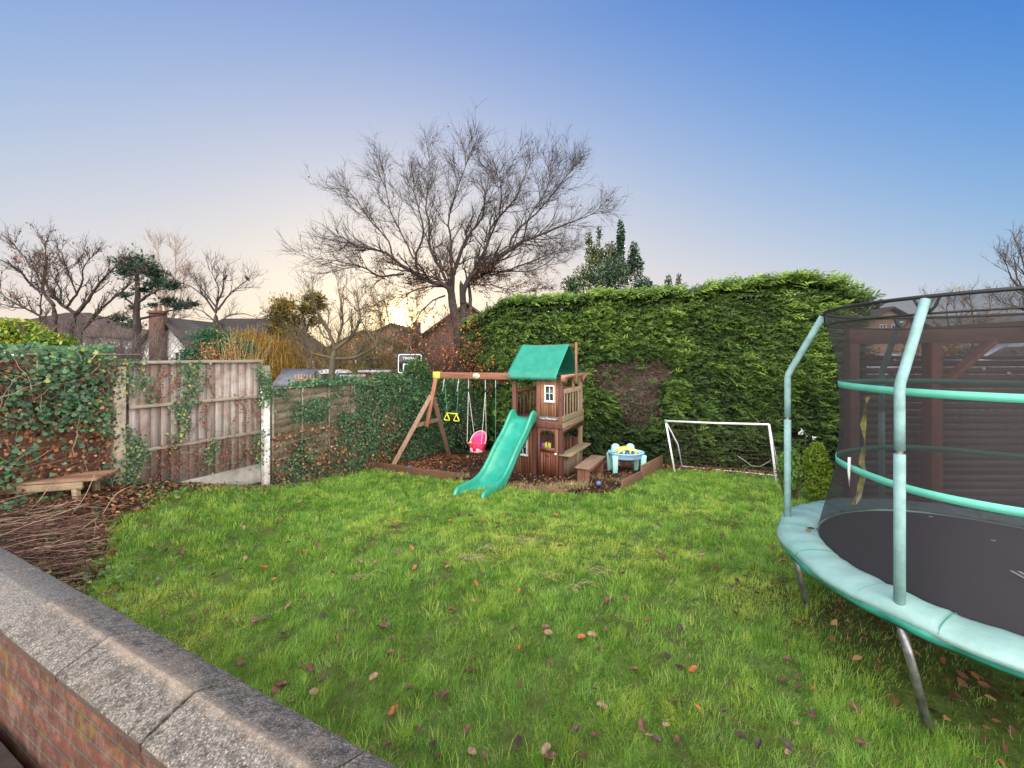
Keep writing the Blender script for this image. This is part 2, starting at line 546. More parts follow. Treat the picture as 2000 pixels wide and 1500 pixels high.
# grass blades -----------------------------------------------------
def moss_patch(X, Y):
    """yellow-green mossy areas of the lawn"""
    r = 0
    for cx, cy, a, b in ((-2.7, 3.5, .65, .55), (-2.3, 2.9, .35, .3), (.35, 5.4, .95, .4), (.9, 4.9, .8, .45), (-.3, 4.6, .5, .3), (-.6, 7.0, .6, .3), (2.4, 6.2, .6, .35), (-1.6, 5.4, .5, .4), (2.0, 3.6, .5, .3), (1.3, 4.4, .5, .25)):
        r = r + np.exp(-(((X - cx) / a) ** 2 + ((Y - cy) / b) ** 2))
    return np.clip(r, 0, 1)


def blades(X, Y, length, width, val, lay_az, lay, zoff=0.0):
    N = len(X)
    Z = ground(X, Y) + zoff
    az = lay_az + rng.normal(0, .9, N)
    lean = np.clip(lay + rng.normal(0, .28, N), .05, 1.35)
    dirv = np.stack([np.cos(az), np.sin(az)], -1)
    fa = rng.uniform(0, np.pi, N)
    wv = np.stack([np.cos(fa), np.sin(fa), np.zeros(N)], -1) * (width / 2)[:, None]
    P0 = np.stack([X, Y, Z], -1)
    h1 = .55; l1 = lean * .55; l2 = lean * 1.45
    P1 = P0 + np.concatenate([dirv * (np.sin(l1) * length * h1)[:, None], (np.cos(l1) * length * h1)[:, None]], 1)
    P2 = P1 + np.concatenate([dirv * (np.sin(np.clip(l2, 0, 1.75)) * length * .45)[:, None], (np.cos(np.clip(l2, 0, 1.75)) * length * .45)[:, None]], 1)
    V = np.stack([P0 - wv, P0 + wv, P1 + wv * .8, P1 - wv * .8, P2], 1)
    return V, val


def emit_blades(mb, V, val):
    N = len(V); b = (np.arange(N) * 5)[:, None]
    base = mb.n
    mb.add_arr(V.reshape(-1, 3), b + np.array([[0, 1, 2, 3]]), np.repeat(val, 5))
    tri = (b + np.array([[3, 2, 4]]) + base)
    mb.loops.append(tri.ravel()); mb.sizes.append(np.full(N, 3))


def make_grass():
    Ys = []
    N = 880000
    # density falls with distance, width of the seen lawn grows with it
    u = rng.random(N)
    y = (1.9 ** .75 + u * (10.0 ** .75 - 1.9 ** .75)) ** (1 / .75)
    x = rng.uniform(-1.25, 1.25, N) * y + rng.normal(0, .2, N)
    k = inpoly(x, y, LAWN) | ((lawn_edge_dist(x, y) < .16) & (noise2(x, y, 9) > .0))
    x = x[k]; y = y[k]
    # thin patches: bare ground under and beside the trampoline, small openings everywhere
    tr = np.hypot(x - 3.24, y - 2.73)
    thin = (rng.random(len(x)) < np.clip((tr - .88 + .22 * noise2(x, y, 5)) / .4, .12, 1))
    open_ = rng.random(len(x)) < np.clip(.86 + .80 * noise2(x, y, 9, 2) + .55 * noise2(x, y, 25, 4), .12, 1)
    k = thin & open_
    x = x[k]; y = y[k]; n = len(x)
    cl = noise2(x, y, 3.3, 1); c2 = noise2(x, y, 9.5, 7); c3 = noise2(x, y, 21, 9)
    far = np.clip(y / 5, .45, 1.9)
    tuft = np.clip(c2 * .8 + c3 * .6, -1, 1)
    length = (.055 + .026 * cl + .040 * tuft + .014 * rng.random(n)) * rng.uniform(.6, 1.3, n) * .88
    moss = moss_patch(x, y)
    length = np.clip(length * (1 - .5 * moss), .018, .13)
    width = (.0027 + .0022 * rng.random(n)) * far
    az = 2.6 * noise2(x, y, 2.4, 4) + 2.6 * noise2(x, y, 13, 8)
    lay = np.clip(.68 + .5 * noise2(x, y, 6.2, 6), .15, 1.25)
    val = np.clip(.40 + .20 * cl + .20 * c3 + .14 * c2 + .12 * noise2(x, y, 1.1, 21) + .42 * moss + rng.normal(0, .12, n), 0, 1)
    dead = rng.random(n) < (.035 + .05 * (noise2(x, y, 6, 12) > .75))
    val = np.where(dead, rng.uniform(.93, 1, n), np.minimum(val, .86))
    V, val = blades(x, y, length, width, val, az, lay, .006)
    mb = MB(); emit_blades(mb, V, val)
    # long lush tufts
    n = 70000
    tx = rng.uniform(-4.4, 4.4, 2600); ty = rng.uniform(1.9, 9, 2600)
    k = inpoly(tx, ty, LAWN) & (np.hypot(tx - 3.24, ty - 2.73) > 1.05); tx = tx[k]; ty = ty[k]
    i = rng.integers(0, len(tx), n)
    sp = .035
    x = tx[i] + rng.normal(0, sp, n); y = ty[i] + rng.normal(0, sp, n)
    az = np.arctan2(y - ty[i], x - tx[i])
    V, val = blades(x, y, rng.uniform(.05, .125, n), rng.uniform(.0035, .006, n) * np.clip(y / 5, .6, 1.6), np.clip(rng.normal(.5, .12, n) + (rng.random(len(tx))[i] - .5) * .6, 0, .86), az, np.full(n, .55))
    emit_blades(mb, V, val)
    m = foliage('grass_blade', [(0, (.04, .10, .018)), (.25, (.10, .25, .032)), (.5, (.20, .40, .055)), (.7, (.36, .53, .09)), (.88, (.55, .60, .12)), (.93, (.56, .45, .22)), (1, (.66, .56, .34))], .38, .42, .5)
    o = mb.build('grass', m); tagp(o, 'short shaggy green grass covering the lawn', 'grass', kind='stuff')


make_grass()


# dead and long grass at the foot of the playset and along the boards
def make_dry_tufts():
    mb = MB(); rows = []
    spots = [(.2, 7.75, 34), (.55, 7.7, 44), (.85, 7.75, 54), (1.05, 7.75, 60), (1.2, 7.85, 40), (-.1, 7.8, 26), (.7, 7.5, 24), (.35, 7.5, 20), (1.35, 8.1, 20), (-1.05, 8.8, 22), (-1.2, 8.7, 20), (2.4, 8.6, 30), (2.2, 8.35, 26), (2.65, 8.8, 24), (2.05, 8.5, 20), (1.75, 8.75, 18), (2.9, 9.1, 18)]
    for cx, cy, c in spots:
        n = c * 5
        x = cx + rng.normal(0, .10, n); y = cy + rng.normal(0, .06, n)
        g = 0.62 if cx > 2 else 1.0
        v = np.clip(rng.normal(.55 if cx < 2 else .2, .2, n), 0, 1)
        V, v = blades(x, y, rng.uniform(.06, .18, n) * g, rng.uniform(.004, .008, n), v, rng.uniform(0, 6.28, n), np.full(n, .6))
        emit_blades(mb, V, v)
    m = foliage('dry_grass', [(0, (.10, .17, .05)), (.4, (.30, .26, .12)), (.7, (.40, .31, .17)), (1, (.55, .44, .27))], .25)
    o = mb.build('dry_grass', m); tagp(o, 'straw coloured dead grass tufts at the foot of the wooden playset', 'grass', kind='stuff')
    mb = MB()
    # straw wisps lying on the lawn
    for (px, py, Y) in ((920, 1080, None), (1050, 1125, None), (1120, 1150, None), (700, 1130, None), (1010, 1045, None), (1155, 1120, None), (940, 1065, None), (905, 1085, None)):
        Y = 2.06 * F / (py - 695)
        X = (px - 1000) / F * Y
        for k in range(9):
            a = rnd.uniform(-.6, .6); L = rnd.uniform(.08, .22)
            t = np.linspace(0, 1, 6)[:, None]
            p = np.array([X + rnd.uniform(-.08, .08), Y + rnd.uniform(-.06, .06), 0]) + t * np.array([math.cos(a) * L, math.sin(a) * L, 0]) + np.array([0, 0, 1]) * np.sin(t * 3.1) * rnd.uniform(.01, .05)
            p[:, 1] += (np.sin(t[:, 0] * 4 + k) * .03)
            p[:, 2] += ground(p[:, 0], p[:, 1]) + .035
            mb.tubes(p, .0018, 3, .9)
    o = mb.build('straw', m); tagp(o, 'pale straw wisps lying in the middle of the lawn', 'straw', kind='stuff')


make_dry_tufts()


# leaf litter on the beds (uncountable)
def make_litter():
    mb = MB()
    pts = []
    n = 9000
    s = rng.uniform(-1.5, 7.2, n); d = np.abs(rng.normal(.35, .42, n))
    x = F0[0] + FD[0] * s + FN[0] * d; y = F0[1] + FD[1] * s + FN[1] * d
    pts.append(np.stack([x, y], -1))
    n = 2600                                  # round the cut brush
    pts.append(np.stack([rng.normal(-4.5, .6, n), rng.normal(4.2, .5, n)], -1))
    n = 6500                                  # play area
    x = rng.uniform(-3.2, 3.4, n); y = rng.uniform(7.3, 12.6, n)
    A = np.array([(-3.3, 9.75), (-1.15, 8.5), (.4, 7.6), (1.0, 7.35), (1.9, 7.55), (3.4, 9.95), (1.5, 12.2), (-2.2, 12.8)])
    k = inpoly(x, y, A) & ((noise2(x, y, 1.6, 3) > -.35) | (y < 8))
    pts.append(np.stack([x[k], y[k]], -1))
    n = 1500                                  # along the hedge foot
    x = rng.uniform(3.0, 6.6, n); y = 12.5 - .484 * (x + .8) - np.abs(rng.normal(0, .35, n))
    pts.append(np.stack([x, y], -1))
    n = 450                                  # beside and under the trampoline
    a = rng.uniform(0, 6.28, n); r = 1.2 * np.sqrt(rng.random(n))
    pts.append(np.stack([3.24 + r * np.cos(a), 2.73 + r * np.sin(a)], -1))
    P = np.vstack(pts); n = len(P)
    Z = ground(P[:, 0], P[:, 1]) + rng.uniform(.008, .03, n)
    k = ~(inpoly(P[:, 0], P[:, 1], LAWN) & (lawn_edge_dist(P[:, 0], P[:, 1]) > .12) & (P[:, 1] > 3.9))
    P3 = np.column_stack([P, Z])[k]
    nr = unit(len(P3), 2.2)
    leaves(mb, P3, nr, rng.uniform(.035, .08, len(P3)), OVAL, fold=.5)
    m = foliage('dead_leaf', [(0, (.035, .016, .010)), (.35, (.10, .042, .022)), (.65, (.21, .085, .035)), (.85, (.34, .15, .06)), (1, (.45, .27, .14))], .1, .6, .3)
    M['dead_leaf'] = m
    o = mb.build('leaf_litter', m); tagp(o, 'brown and rust leaf litter strewn over the bare beds', 'leaf litter', kind='stuff')


make_litter()


def make_bark_chips():
    mb = MB()
    n = 9000
    x = rng.uniform(-3.0, 3.2, n); y = rng.uniform(7.4, 11.6, n)
    A = np.array([(-2.9, 9.7), (-1.15, 8.6), (.4, 7.6), (1.0, 7.35), (1.9, 7.55), (3.2, 9.7), (1.5, 11.4), (-2.2, 11.2)])
    k = inpoly(x, y, A); x = x[k]; y = y[k]; n = len(x)
    P = np.stack([x, y, ground(x, y) + rng.uniform(0, .02, n)], -1)
    leaves(mb, P, unit(n, 1.0), rng.uniform(.03, .07, n), [(-.2, -.5), (.22, -.4), (.15, .5), (-.18, .42)], fold=.3)
    m = foliage('bark_chip', [(0, (.012, .008, .008)), (.6, (.04, .024, .02)), (1, (.11, .07, .055))], 0, .85, .2)
    o = mb.build('bark_chips', m); tagp(o, 'dark bark chippings round the swings and playset', 'bark chips', kind='stuff')


make_bark_chips()


# individual fallen leaves on the lawn
def make_fallen_leaves():
    protos = []
    for kind, cols in (('brown', (.13, .055, .035)), ('orange', (.36, .12, .03)), ('dark', (.06, .028, .03)), ('tan', (.27, .165, .10))):
        m = plain('leaf_' + kind, cols, .6, .25, 30)
        me = []
        for j in range(3):
            mb = MB()
            a = rng.uniform(.05, .55); K = 11
            t = np.linspace(-.5, .5, K)
            w = .27 * np.clip(1 - (2 * t) ** 2, 0, 1) ** .6 * (1 + .12 * np.sin(23 * t))
            P = np.zeros((K, 5, 3))
            for i in range(K):
                for q, u in enumerate((-1, -.5, 0, .5, 1)):
                    P[i, q] = (u * w[i], t[i], a * (u * w[i]) ** 2 * 5 + .5 * a * t[i] ** 2 + .04 * math.sin(9 * t[i] + 3 * u + j * 2))
            mb.grid(P * .082)
            o = mb.build('fallen_leaf', m, smooth=True)
            me.append(o)
        protos.append(me)
    lab = ('small brown dead leaf lying curled in the lawn grass', 'bright orange fallen leaf lying on the green lawn',
           'dark purplish wet leaf lying flat in the lawn grass', 'pale tan dried leaf lying on the lawn')
    grp = ('brown leaves on the lawn', 'orange leaves on the lawn', 'dark leaves on the lawn', 'tan leaves on the lawn')
    spots = []
    # seen positions in the photograph (px), rest strewn evenly
    seen = [(535, 1142, 1), (1008, 842 + 400, 0), (497, 1228, 0), (850, 1372, 0), (1075, 1310, 0), (730, 1338, 3), (762, 1290, 0), (675, 1245, 2), (632, 1215, 2), (555, 1252, 2), (845, 1475, 2),
            (768, 1405, 1), (1555, 1432, 3), (1470, 1445, 3), (1185, 1190, 0), (1225, 1180, 1), (1505, 1078, 1), (1530, 1105, 3), (1170, 1282, 0), (1435, 1210, 0), (980, 1085, 1), (710, 1035, 1), (712, 1080, 0),
            (620, 1072, 0), (880, 1020, 1), (780, 1030, 2), (1070, 1250, 3), (1400, 1120, 1), (1385, 1030, 0), (1190, 1050, 0), (940, 1130, 2), (930, 1150, 1), (290, 1080, 1), (355, 1090, 0), (440, 1082, 1), (480, 1092, 2), (595, 1088, 1), (220, 1168, 0), (1620, 1445, 0), (1330, 1320, 0), (1180, 1450, 0)]
    for px, py, kd in seen:
        Y = (CAMZ - .05) * F / (py - 695); Y = (CAMZ - float(ground((px - 1000) / F * Y, Y))) * F / (py - 695)
        spots.append(((px - 1000) / F * Y, Y, kd))
    while len(spots) < 260:
        py = rnd.uniform(950, 1490); px = rnd.uniform(150, 1720)
        Y = (CAMZ - .0) * F / (py - 695); Y = (CAMZ - float(ground((px - 1000) / F * Y, Y)) - .02) * F / (py - 695)
        X = (px - 1000) / F * Y
        if not inpoly(np.array([X]), np.array([Y]), LAWN)[0] or math.hypot(X - 3.24, Y - 2.73) < 1.35: continue
        spots.append((X, Y, rnd.choices((0, 1, 2, 3), (.56, .08, .24, .12))[0]))
    used = set()
    for X, Y, kd in spots:
        j = rnd.randrange(3); src = protos[kd][j]
        if (kd, j) in used:
            o = src.copy(); COL.objects.link(o)
        else:
            o = src; used.add((kd, j))
        sc = rnd.uniform(.42, .88) * (.80 + .10 * Y)
        o.scale = (sc, sc, sc)
        o.location = (X, Y, float(ground(X, Y)) + .054)
        o.rotation_euler = (rnd.uniform(-.5, .5), rnd.uniform(-.5, .5), rnd.uniform(0, 6.28))
        tagp(o, lab[kd], 'leaf', grp[kd])
    for kd in range(4):
        for j in range(3):
            if (kd, j) not in used: bpy.data.objects.remove(protos[kd][j])


make_fallen_leaves()


# ------------------------------------------------------------------ garden wall and patio
WE = np.array([-.894, .448]); WN = np.array([.448, .894]); WQ = np.array([-.32, 1.24])   # lawn-side top edge


def WP(s, n, z):
    p = WQ + WE * s - WN * n
    return np.array([p[0], p[1], z])


def make_wall():
    root = empty('garden_wall', WP(1, .15, 0), 'low red brick garden wall with weathered grey coping stones', 'wall')
    zt = .90
    bm = brick('wall_brick', (.13, .050, .034), (.075, .036, .030), (.075, .062, .052), WE, 1.0, (.19, .14, .12), (.14, .115, .03))
    mb = MB()
    c = WP(2.2, .147, .355); mb.box(c, (9.6, .215, .978), WE)
    mb.build('wall_body', bm, root)
    m, nt, b = nodes('coping_stone')
    vec = coords(nt)
    n1 = noise_n(nt, vec, 150, 4, .7); n2 = noise_n(nt, vec, 24, 8, .8); n3 = noise_n(nt, vec, 4, 6, .75)
    vo = nt.nodes.new('ShaderNodeTexVoronoi'); vo.inputs['Scale'].default_value = 120; nt.links.new(vec, vo.inputs['Vector'])
    c = ramp(nt, n1, [(.32, (.058, .055, .050)), (.5, (.155, .145, .132)), (.68, (.36, .34, .315))])
    spk = ramp(nt, vo.outputs['Distance'], [(.10, (1.6, 1.5, 1.45)), (.28, (1, 1, 1)), (.8, (.7, .7, .7))])
    c = mix(nt, 1.0, c, spk, 'MULTIPLY')
    dirt = ramp(nt, n2, [(.40, (.36, .35, .35)), (.56, (1.1, 1.06, 1.02))])
    dmix = mix(nt, math_m(nt, 'SUBTRACT', 1.0, math_m(nt, 'MULTIPLY', attr(nt), 1.0)), c, mix(nt, 1.0, c, dirt, 'MULTIPLY'))
    c = mix(nt, ramp(nt, n3, [(.52, (0, 0, 0)), (.72, (.45, .45, .45))]), dmix, (.28, .20, .13))
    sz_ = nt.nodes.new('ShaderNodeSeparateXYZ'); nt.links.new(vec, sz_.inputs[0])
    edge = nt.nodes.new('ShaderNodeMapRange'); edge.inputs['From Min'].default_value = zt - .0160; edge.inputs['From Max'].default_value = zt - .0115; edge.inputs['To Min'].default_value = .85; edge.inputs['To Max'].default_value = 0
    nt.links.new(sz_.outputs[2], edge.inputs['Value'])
    c = mix(nt, edge.outputs[0], c, (.060, .036, .028))  # vertical edge darkened by height: damp brown with its shade painted in
    rdg = nt.nodes.new('ShaderNodeMapRange'); rdg.inputs['From Min'].default_value = zt + .040; rdg.inputs['From Max'].default_value = zt + .052; rdg.inputs['To Max'].default_value = .42
    nt.links.new(math_m(nt, 'ADD', sz_.outputs[2], math_m(nt, 'MULTIPLY', n3, .012)), rdg.inputs['Value'])
    c = mix(nt, rdg.outputs[0], c, (.36, .28, .21))
    nt.links.new(c, b.inputs['Base Color']); b.inputs['Roughness'].default_value = .9; b.inputs['Specular IOR Level'].default_value = .3
    bump(nt, b, math_m(nt, 'ADD', n1, math_m(nt, 'MULTIPLY', n2, .4)), .32, .003)
    joints = [-2.4, -1.75, -1.13, -.5, .136, .786, 1.42, 2.0, 2.665, 3.3, 3.93, 4.56, 5.2, 5.83]
    for k in range(len(joints) - 1):
        a, e = joints[k] + .005, joints[k + 1] - .005
        new = k >= 7
        dz = -.010 if new else (0.0 if k % 2 else -.003)
        prof = [(0, -.034), (0, -.006), (.006, 0), (.143, .044), (.151, .044), (.288, 0), (.294, -.006), (.294, -.034)]
        # the older stones have rounder, worn ridges
        if not new: prof = [(-.003, -.034), (-.002, -.009), (.009, .001), (.136, .044), (.147, .047), (.158, .044), (.286, .001), (.297, -.009), (.297, -.034)]
        S = np.linspace(a, e, 14)
        P = np.array([[WP(s, n, zt + dz + h) + np.array([0, 0, .0015 * math.sin(s * 31 + n * 40)]) for n, h in prof] for s in S])
        mb = MB(); mb.grid(P, .93 if new else rnd.uniform(0, .35))
        nn = len(prof)
        mb.loops.append(np.arange(nn)); mb.sizes.append(np.array([nn])); mb.loops.append((np.arange(nn) + nn * 13)[::-1]); mb.sizes.append(np.array([nn]))
        # underside
        mb.loops.append(np.array([0, nn - 1, nn * 13 + nn - 1, nn * 13])); mb.sizes.append(np.array([4]))
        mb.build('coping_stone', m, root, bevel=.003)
    # mortar bed under the stones
    mb = MB(); mb.box(WP(2.2, .147, zt - .046), (9.5, .222, .022), WE); mb.build('mortar_bed', plain('mortar', (.20, .14, .11), .95, .3, 30, .5), root)
    # patio
    mb = MB()
    p = [WP(-2.6, .3, .41), WP(7, .3, .41), (-9, -2.5, .41), (4, -2.5, .41)]
    mb.prism([np.array(q) for q in p], (0, 0, -.6))
    pm, nt, b = nodes('paving')
    br = nt.nodes.new('ShaderNodeTexBrick'); br.inputs['Scale'].default_value = 1.0; br.inputs['Brick Width'].default_value = .6; br.inputs['Row Height'].default_value = .45
    br.inputs['Mortar Size'].default_value = .008; br.inputs['Color1'].default_value = (.12, .10, .09, 1); br.inputs['Color2'].default_value = (.085, .075, .07, 1); br.inputs['Mortar'].default_value = (.03, .025, .02, 1)
    nt.links.new(coords(nt, rotz=.46), br.inputs['Vector'])
    nt.links.new(mix(nt, 1.0, br.outputs[0], ramp(nt, noise_n(nt, coords(nt), 12, 6, .7), [(.3, (.5, .5, .5)), (.7, (1.5, 1.4, 1.3))]), 'MULTIPLY'), b.inputs['Base Color'])
    b.inputs['Roughness'].default_value = .85
    o = mb.build('patio', pm); o['kind'] = 'structure'


make_wall()


# ------------------------------------------------------------------ side fence
def FP(s, off, z):
    p = F0 + FD * s + FN * off
    return np.array([p[0], p[1], z])


M['fence_wood'] = wood('fence_wood', [(0, (.19, .155, .14)), (.3, (.30, .255, .235)), (.6, (.38, .335, .32)), (.8, (.28, .255, .255)), (1, (.43, .375, .335))], 'z', grime=(.20, .125, .095))
M['rail_wood'] = wood('rail_wood', [(0, (.26, .22, .18)), (1, (.35, .30, .25))], 'y', rotz=0.47)
M['waney'] = wood('waney_wood', [(0, (.19, .15, .11)), (.5, (.27, .215, .155)), (1, (.33, .28, .22))], 'y', rotz=0.47)
M['cedar'] = wood('cedar_red', [(0, (.095, .040, .032)), (.5, (.15, .062, .045)), (1, (.21, .095, .062))], 'z', rough=.6)
M['cedar_x'] = wood('cedar_red_beam', [(0, (.18, .075, .05)), (1, (.27, .12, .07))], 'x', rotz=0.47, rough=.6)
M['cedar_light'] = wood('cedar_orange', [(0, (.17, .072, .042)), (.5, (.26, .125, .068)), (1, (.34, .19, .11))], 'z', rough=.6)
M['cedar_grey'] = wood('cedar_weathered', [(0, (.22, .155, .11)), (.5, (.32, .235, .165)), (1, (.38, .30, .22))], 'z')
M['cedar_grey_y'] = wood('cedar_weathered_board', [(0, (.20, .15, .10)), (1, (.30, .23, .15))], 'y', rotz=0.47, grime=(.16, .17, .07))
M['dark_timber'] = wood('dark_timber', [(0, (.055, .030, .024)), (1, (.10, .052, .04))], 'x')
M['bench_wood'] = wood('bench_wood', [(0, (.27, .125, .06)), (.5, (.36, .18, .095)), (1, (.42, .25, .15))], 'x', grime=(.16, .085, .05))
M['bench_grey'] = wood('bench_grey', [(0, (.30, .22, .15)), (1, (.40, .31, .22))], 'x', grime=(.20, .15, .10))


def make_fence():
    # featheredge panel between concrete post and white-topped post
    root = empty('timber_fence', FP(.9, 0, .3), 'tall grey timber fence panel with three rails and creeper on it', 'fence')
    mb = MB(); n = 15; w = 1.80 / n
    for i in range(n):
        s0 = .02 + i * w
        z1 = 1.985 + rnd.uniform(-.004, .004)
        a, b2, c, d = FP(s0, -.004, 0), FP(s0 + w * 1.04, -.018, 0), FP(s0 + w * 1.04, -.026, 0), FP(s0, -.024, 0)
        mb.prism([(*a[:2], .257), (*b2[:2], .257), (*c[:2], .257), (*d[:2], .257)], (0, 0, z1 - .257))
    mb.build('boards', M['fence_wood'], root)
    for z, h in ((1.41, .045), (.805, .045)):
        mb = MB(); mb.box(FP(.91, .022, z), (1.80, .045, h), FD); mb.build('rail', M['rail_wood'], root, bevel=.004)
    mb = MB(); mb.box(FP(.91, .0, 2.012), (1.86, .085, .04), FD); mb.build('top_rail', M['rail_wood'], root, bevel=.004)
    mb = MB(); mb.box(FP(.93, -.01, .10), (1.76, .05, .31), FD); mb.build('gravel_board', M['conc'], root, bevel=.004)
    # posts
    p1 = empty('fence_post', FP(-.10, 0, .3), 'stained concrete fence post at the edge of the ivy wall', 'fence post')
    mb = MB(); mb.box(FP(-.10, .0, 1.0), (.13, .13, 1.92), FD); mb.build('post_shaft', plain('concrete_post', (.40, .34, .28), .9, .3, 4, .5, c2=(.24, .17, .13)), p1, bevel=.012)
    p2 = empty('fence_post', FP(1.9, 0, .1), 'narrow concrete fence post painted white between tall and low panels', 'fence post')
    mb = MB(); mb.box(FP(1.90, .01, .6), (.10, .10, 1.50), FD); mb.build('post_shaft', plain('post_white', (.72, .72, .72), .8, .35, 7, .5, c2=(.40, .35, .30)), p2, bevel=.01)
    mb = MB(); mb.box(FP(1.92, .0, 1.62), (.09, .09, .62), FD); mb.build('post_top', M['conc'], p2, bevel=.01)
    # waney lap panels going down the garden
    labs = ['low woven timber fence panel half hidden in ivy beside the white post', 'ivy covered timber fence panel beside the corner mound', 'timber fence panel in the corner behind the swing frame']
    for k in range(3):
        s0 = 2.0 + k * 1.87; zt = (1.50, 1.42, 1.30)[k]; zb = (-.10, -.25, -.42)[k]
        root = empty('low_fence', FP(s0 + .9, 0, zb), labs[k], 'fence', 'low timber fence panels')
        mb = MB(); nb = 12; hh = (zt - zb) / nb
        for i in range(nb):
            z0 = zb + i * hh
            S = np.linspace(s0, s0 + 1.8, 19)
            wob = [.012 * math.sin(s * 5 + i * 2.1) + .008 * math.sin(s * 13 + i) for s in S]
            lo = [FP(s, .002 + .010, z0 + w) for s, w in zip(S, wob)]; hi = [FP(s, -.012, z0 + hh * 1.12) for s in S]
            lo2 = [FP(s, -.002, z0 + w) for s, w in zip(S, wob)]
            mb.grid(np.array([lo2, lo, hi]), rng.random())
        mb.build('lap_boards', M['waney'], root)
        for q in (0.02, .60, 1.2, 1.78):
            mb = MB(); mb.box(FP(s0 + q, .026, (zt + zb) / 2), (.035, .03, zt - zb), FD); mb.build('batten', M['rail_wood'], root)
        mb = MB(); mb.box(FP(s0 + .9, .0, zt + .015), (1.84, .07, .03), FD); mb.build('capping', M['rail_wood'], root)
        if k:
            pp = empty('fence_post', FP(s0 - .03, 0, zb), ('grey fence post where the first two low panels meet', 'grey fence post where the last two low panels meet')[k - 1], 'fence post')
            mb = MB(); mb.box(FP(s0 - .035, 0, (zt + zb) / 2), (.055, .1, zt - zb + .1), FD); mb.build('post_shaft', M['conc'], pp)


make_fence()


def scatter_ivy(mb, s, off, z, size, up=.2, outn=1.0, val=None):
    n = len(s)
    P = np.stack([F0[0] + FD[0] * s + FN[0] * off, F0[1] + FD[1] * s + FN[1] * off, z], -1)
    nr = np.array([FN[0], FN[1], up]) * outn + rng.normal(0, .45, (n, 3))
    ax = np.array([0, 0, -1.]) + rng.normal(0, .5, (n, 3))
    leaves(mb, P, nr, size, IVY, val=val, axis=-ax)


def stems_on(mb, n, s0, s1, z0, z1, off, r=(.002, .006), L=(.3, 1.0), horiz=.5):
    for _ in range(n):
        K = 9
        s = rnd.uniform(s0, s1); z = rnd.uniform(z0, z1)
        a = rnd.uniform(0, 6.28) if rnd.random() < horiz else rnd.uniform(1.1, 2.0)
        pts = []
        o = rnd.uniform(*off); st = rnd.uniform(*L) / K
        for k in range(K):
            pts.append(FP(s, o, z)); a += rnd.gauss(0, .35)
            s += math.cos(a) * st; z += math.sin(a) * st; o += rnd.gauss(0, .012)
            z = min(z, z1 + .02)
        rr = rnd.uniform(*r)
        mb.tubes(np.array(pts), np.linspace(rr, rr * .5, K), 4)


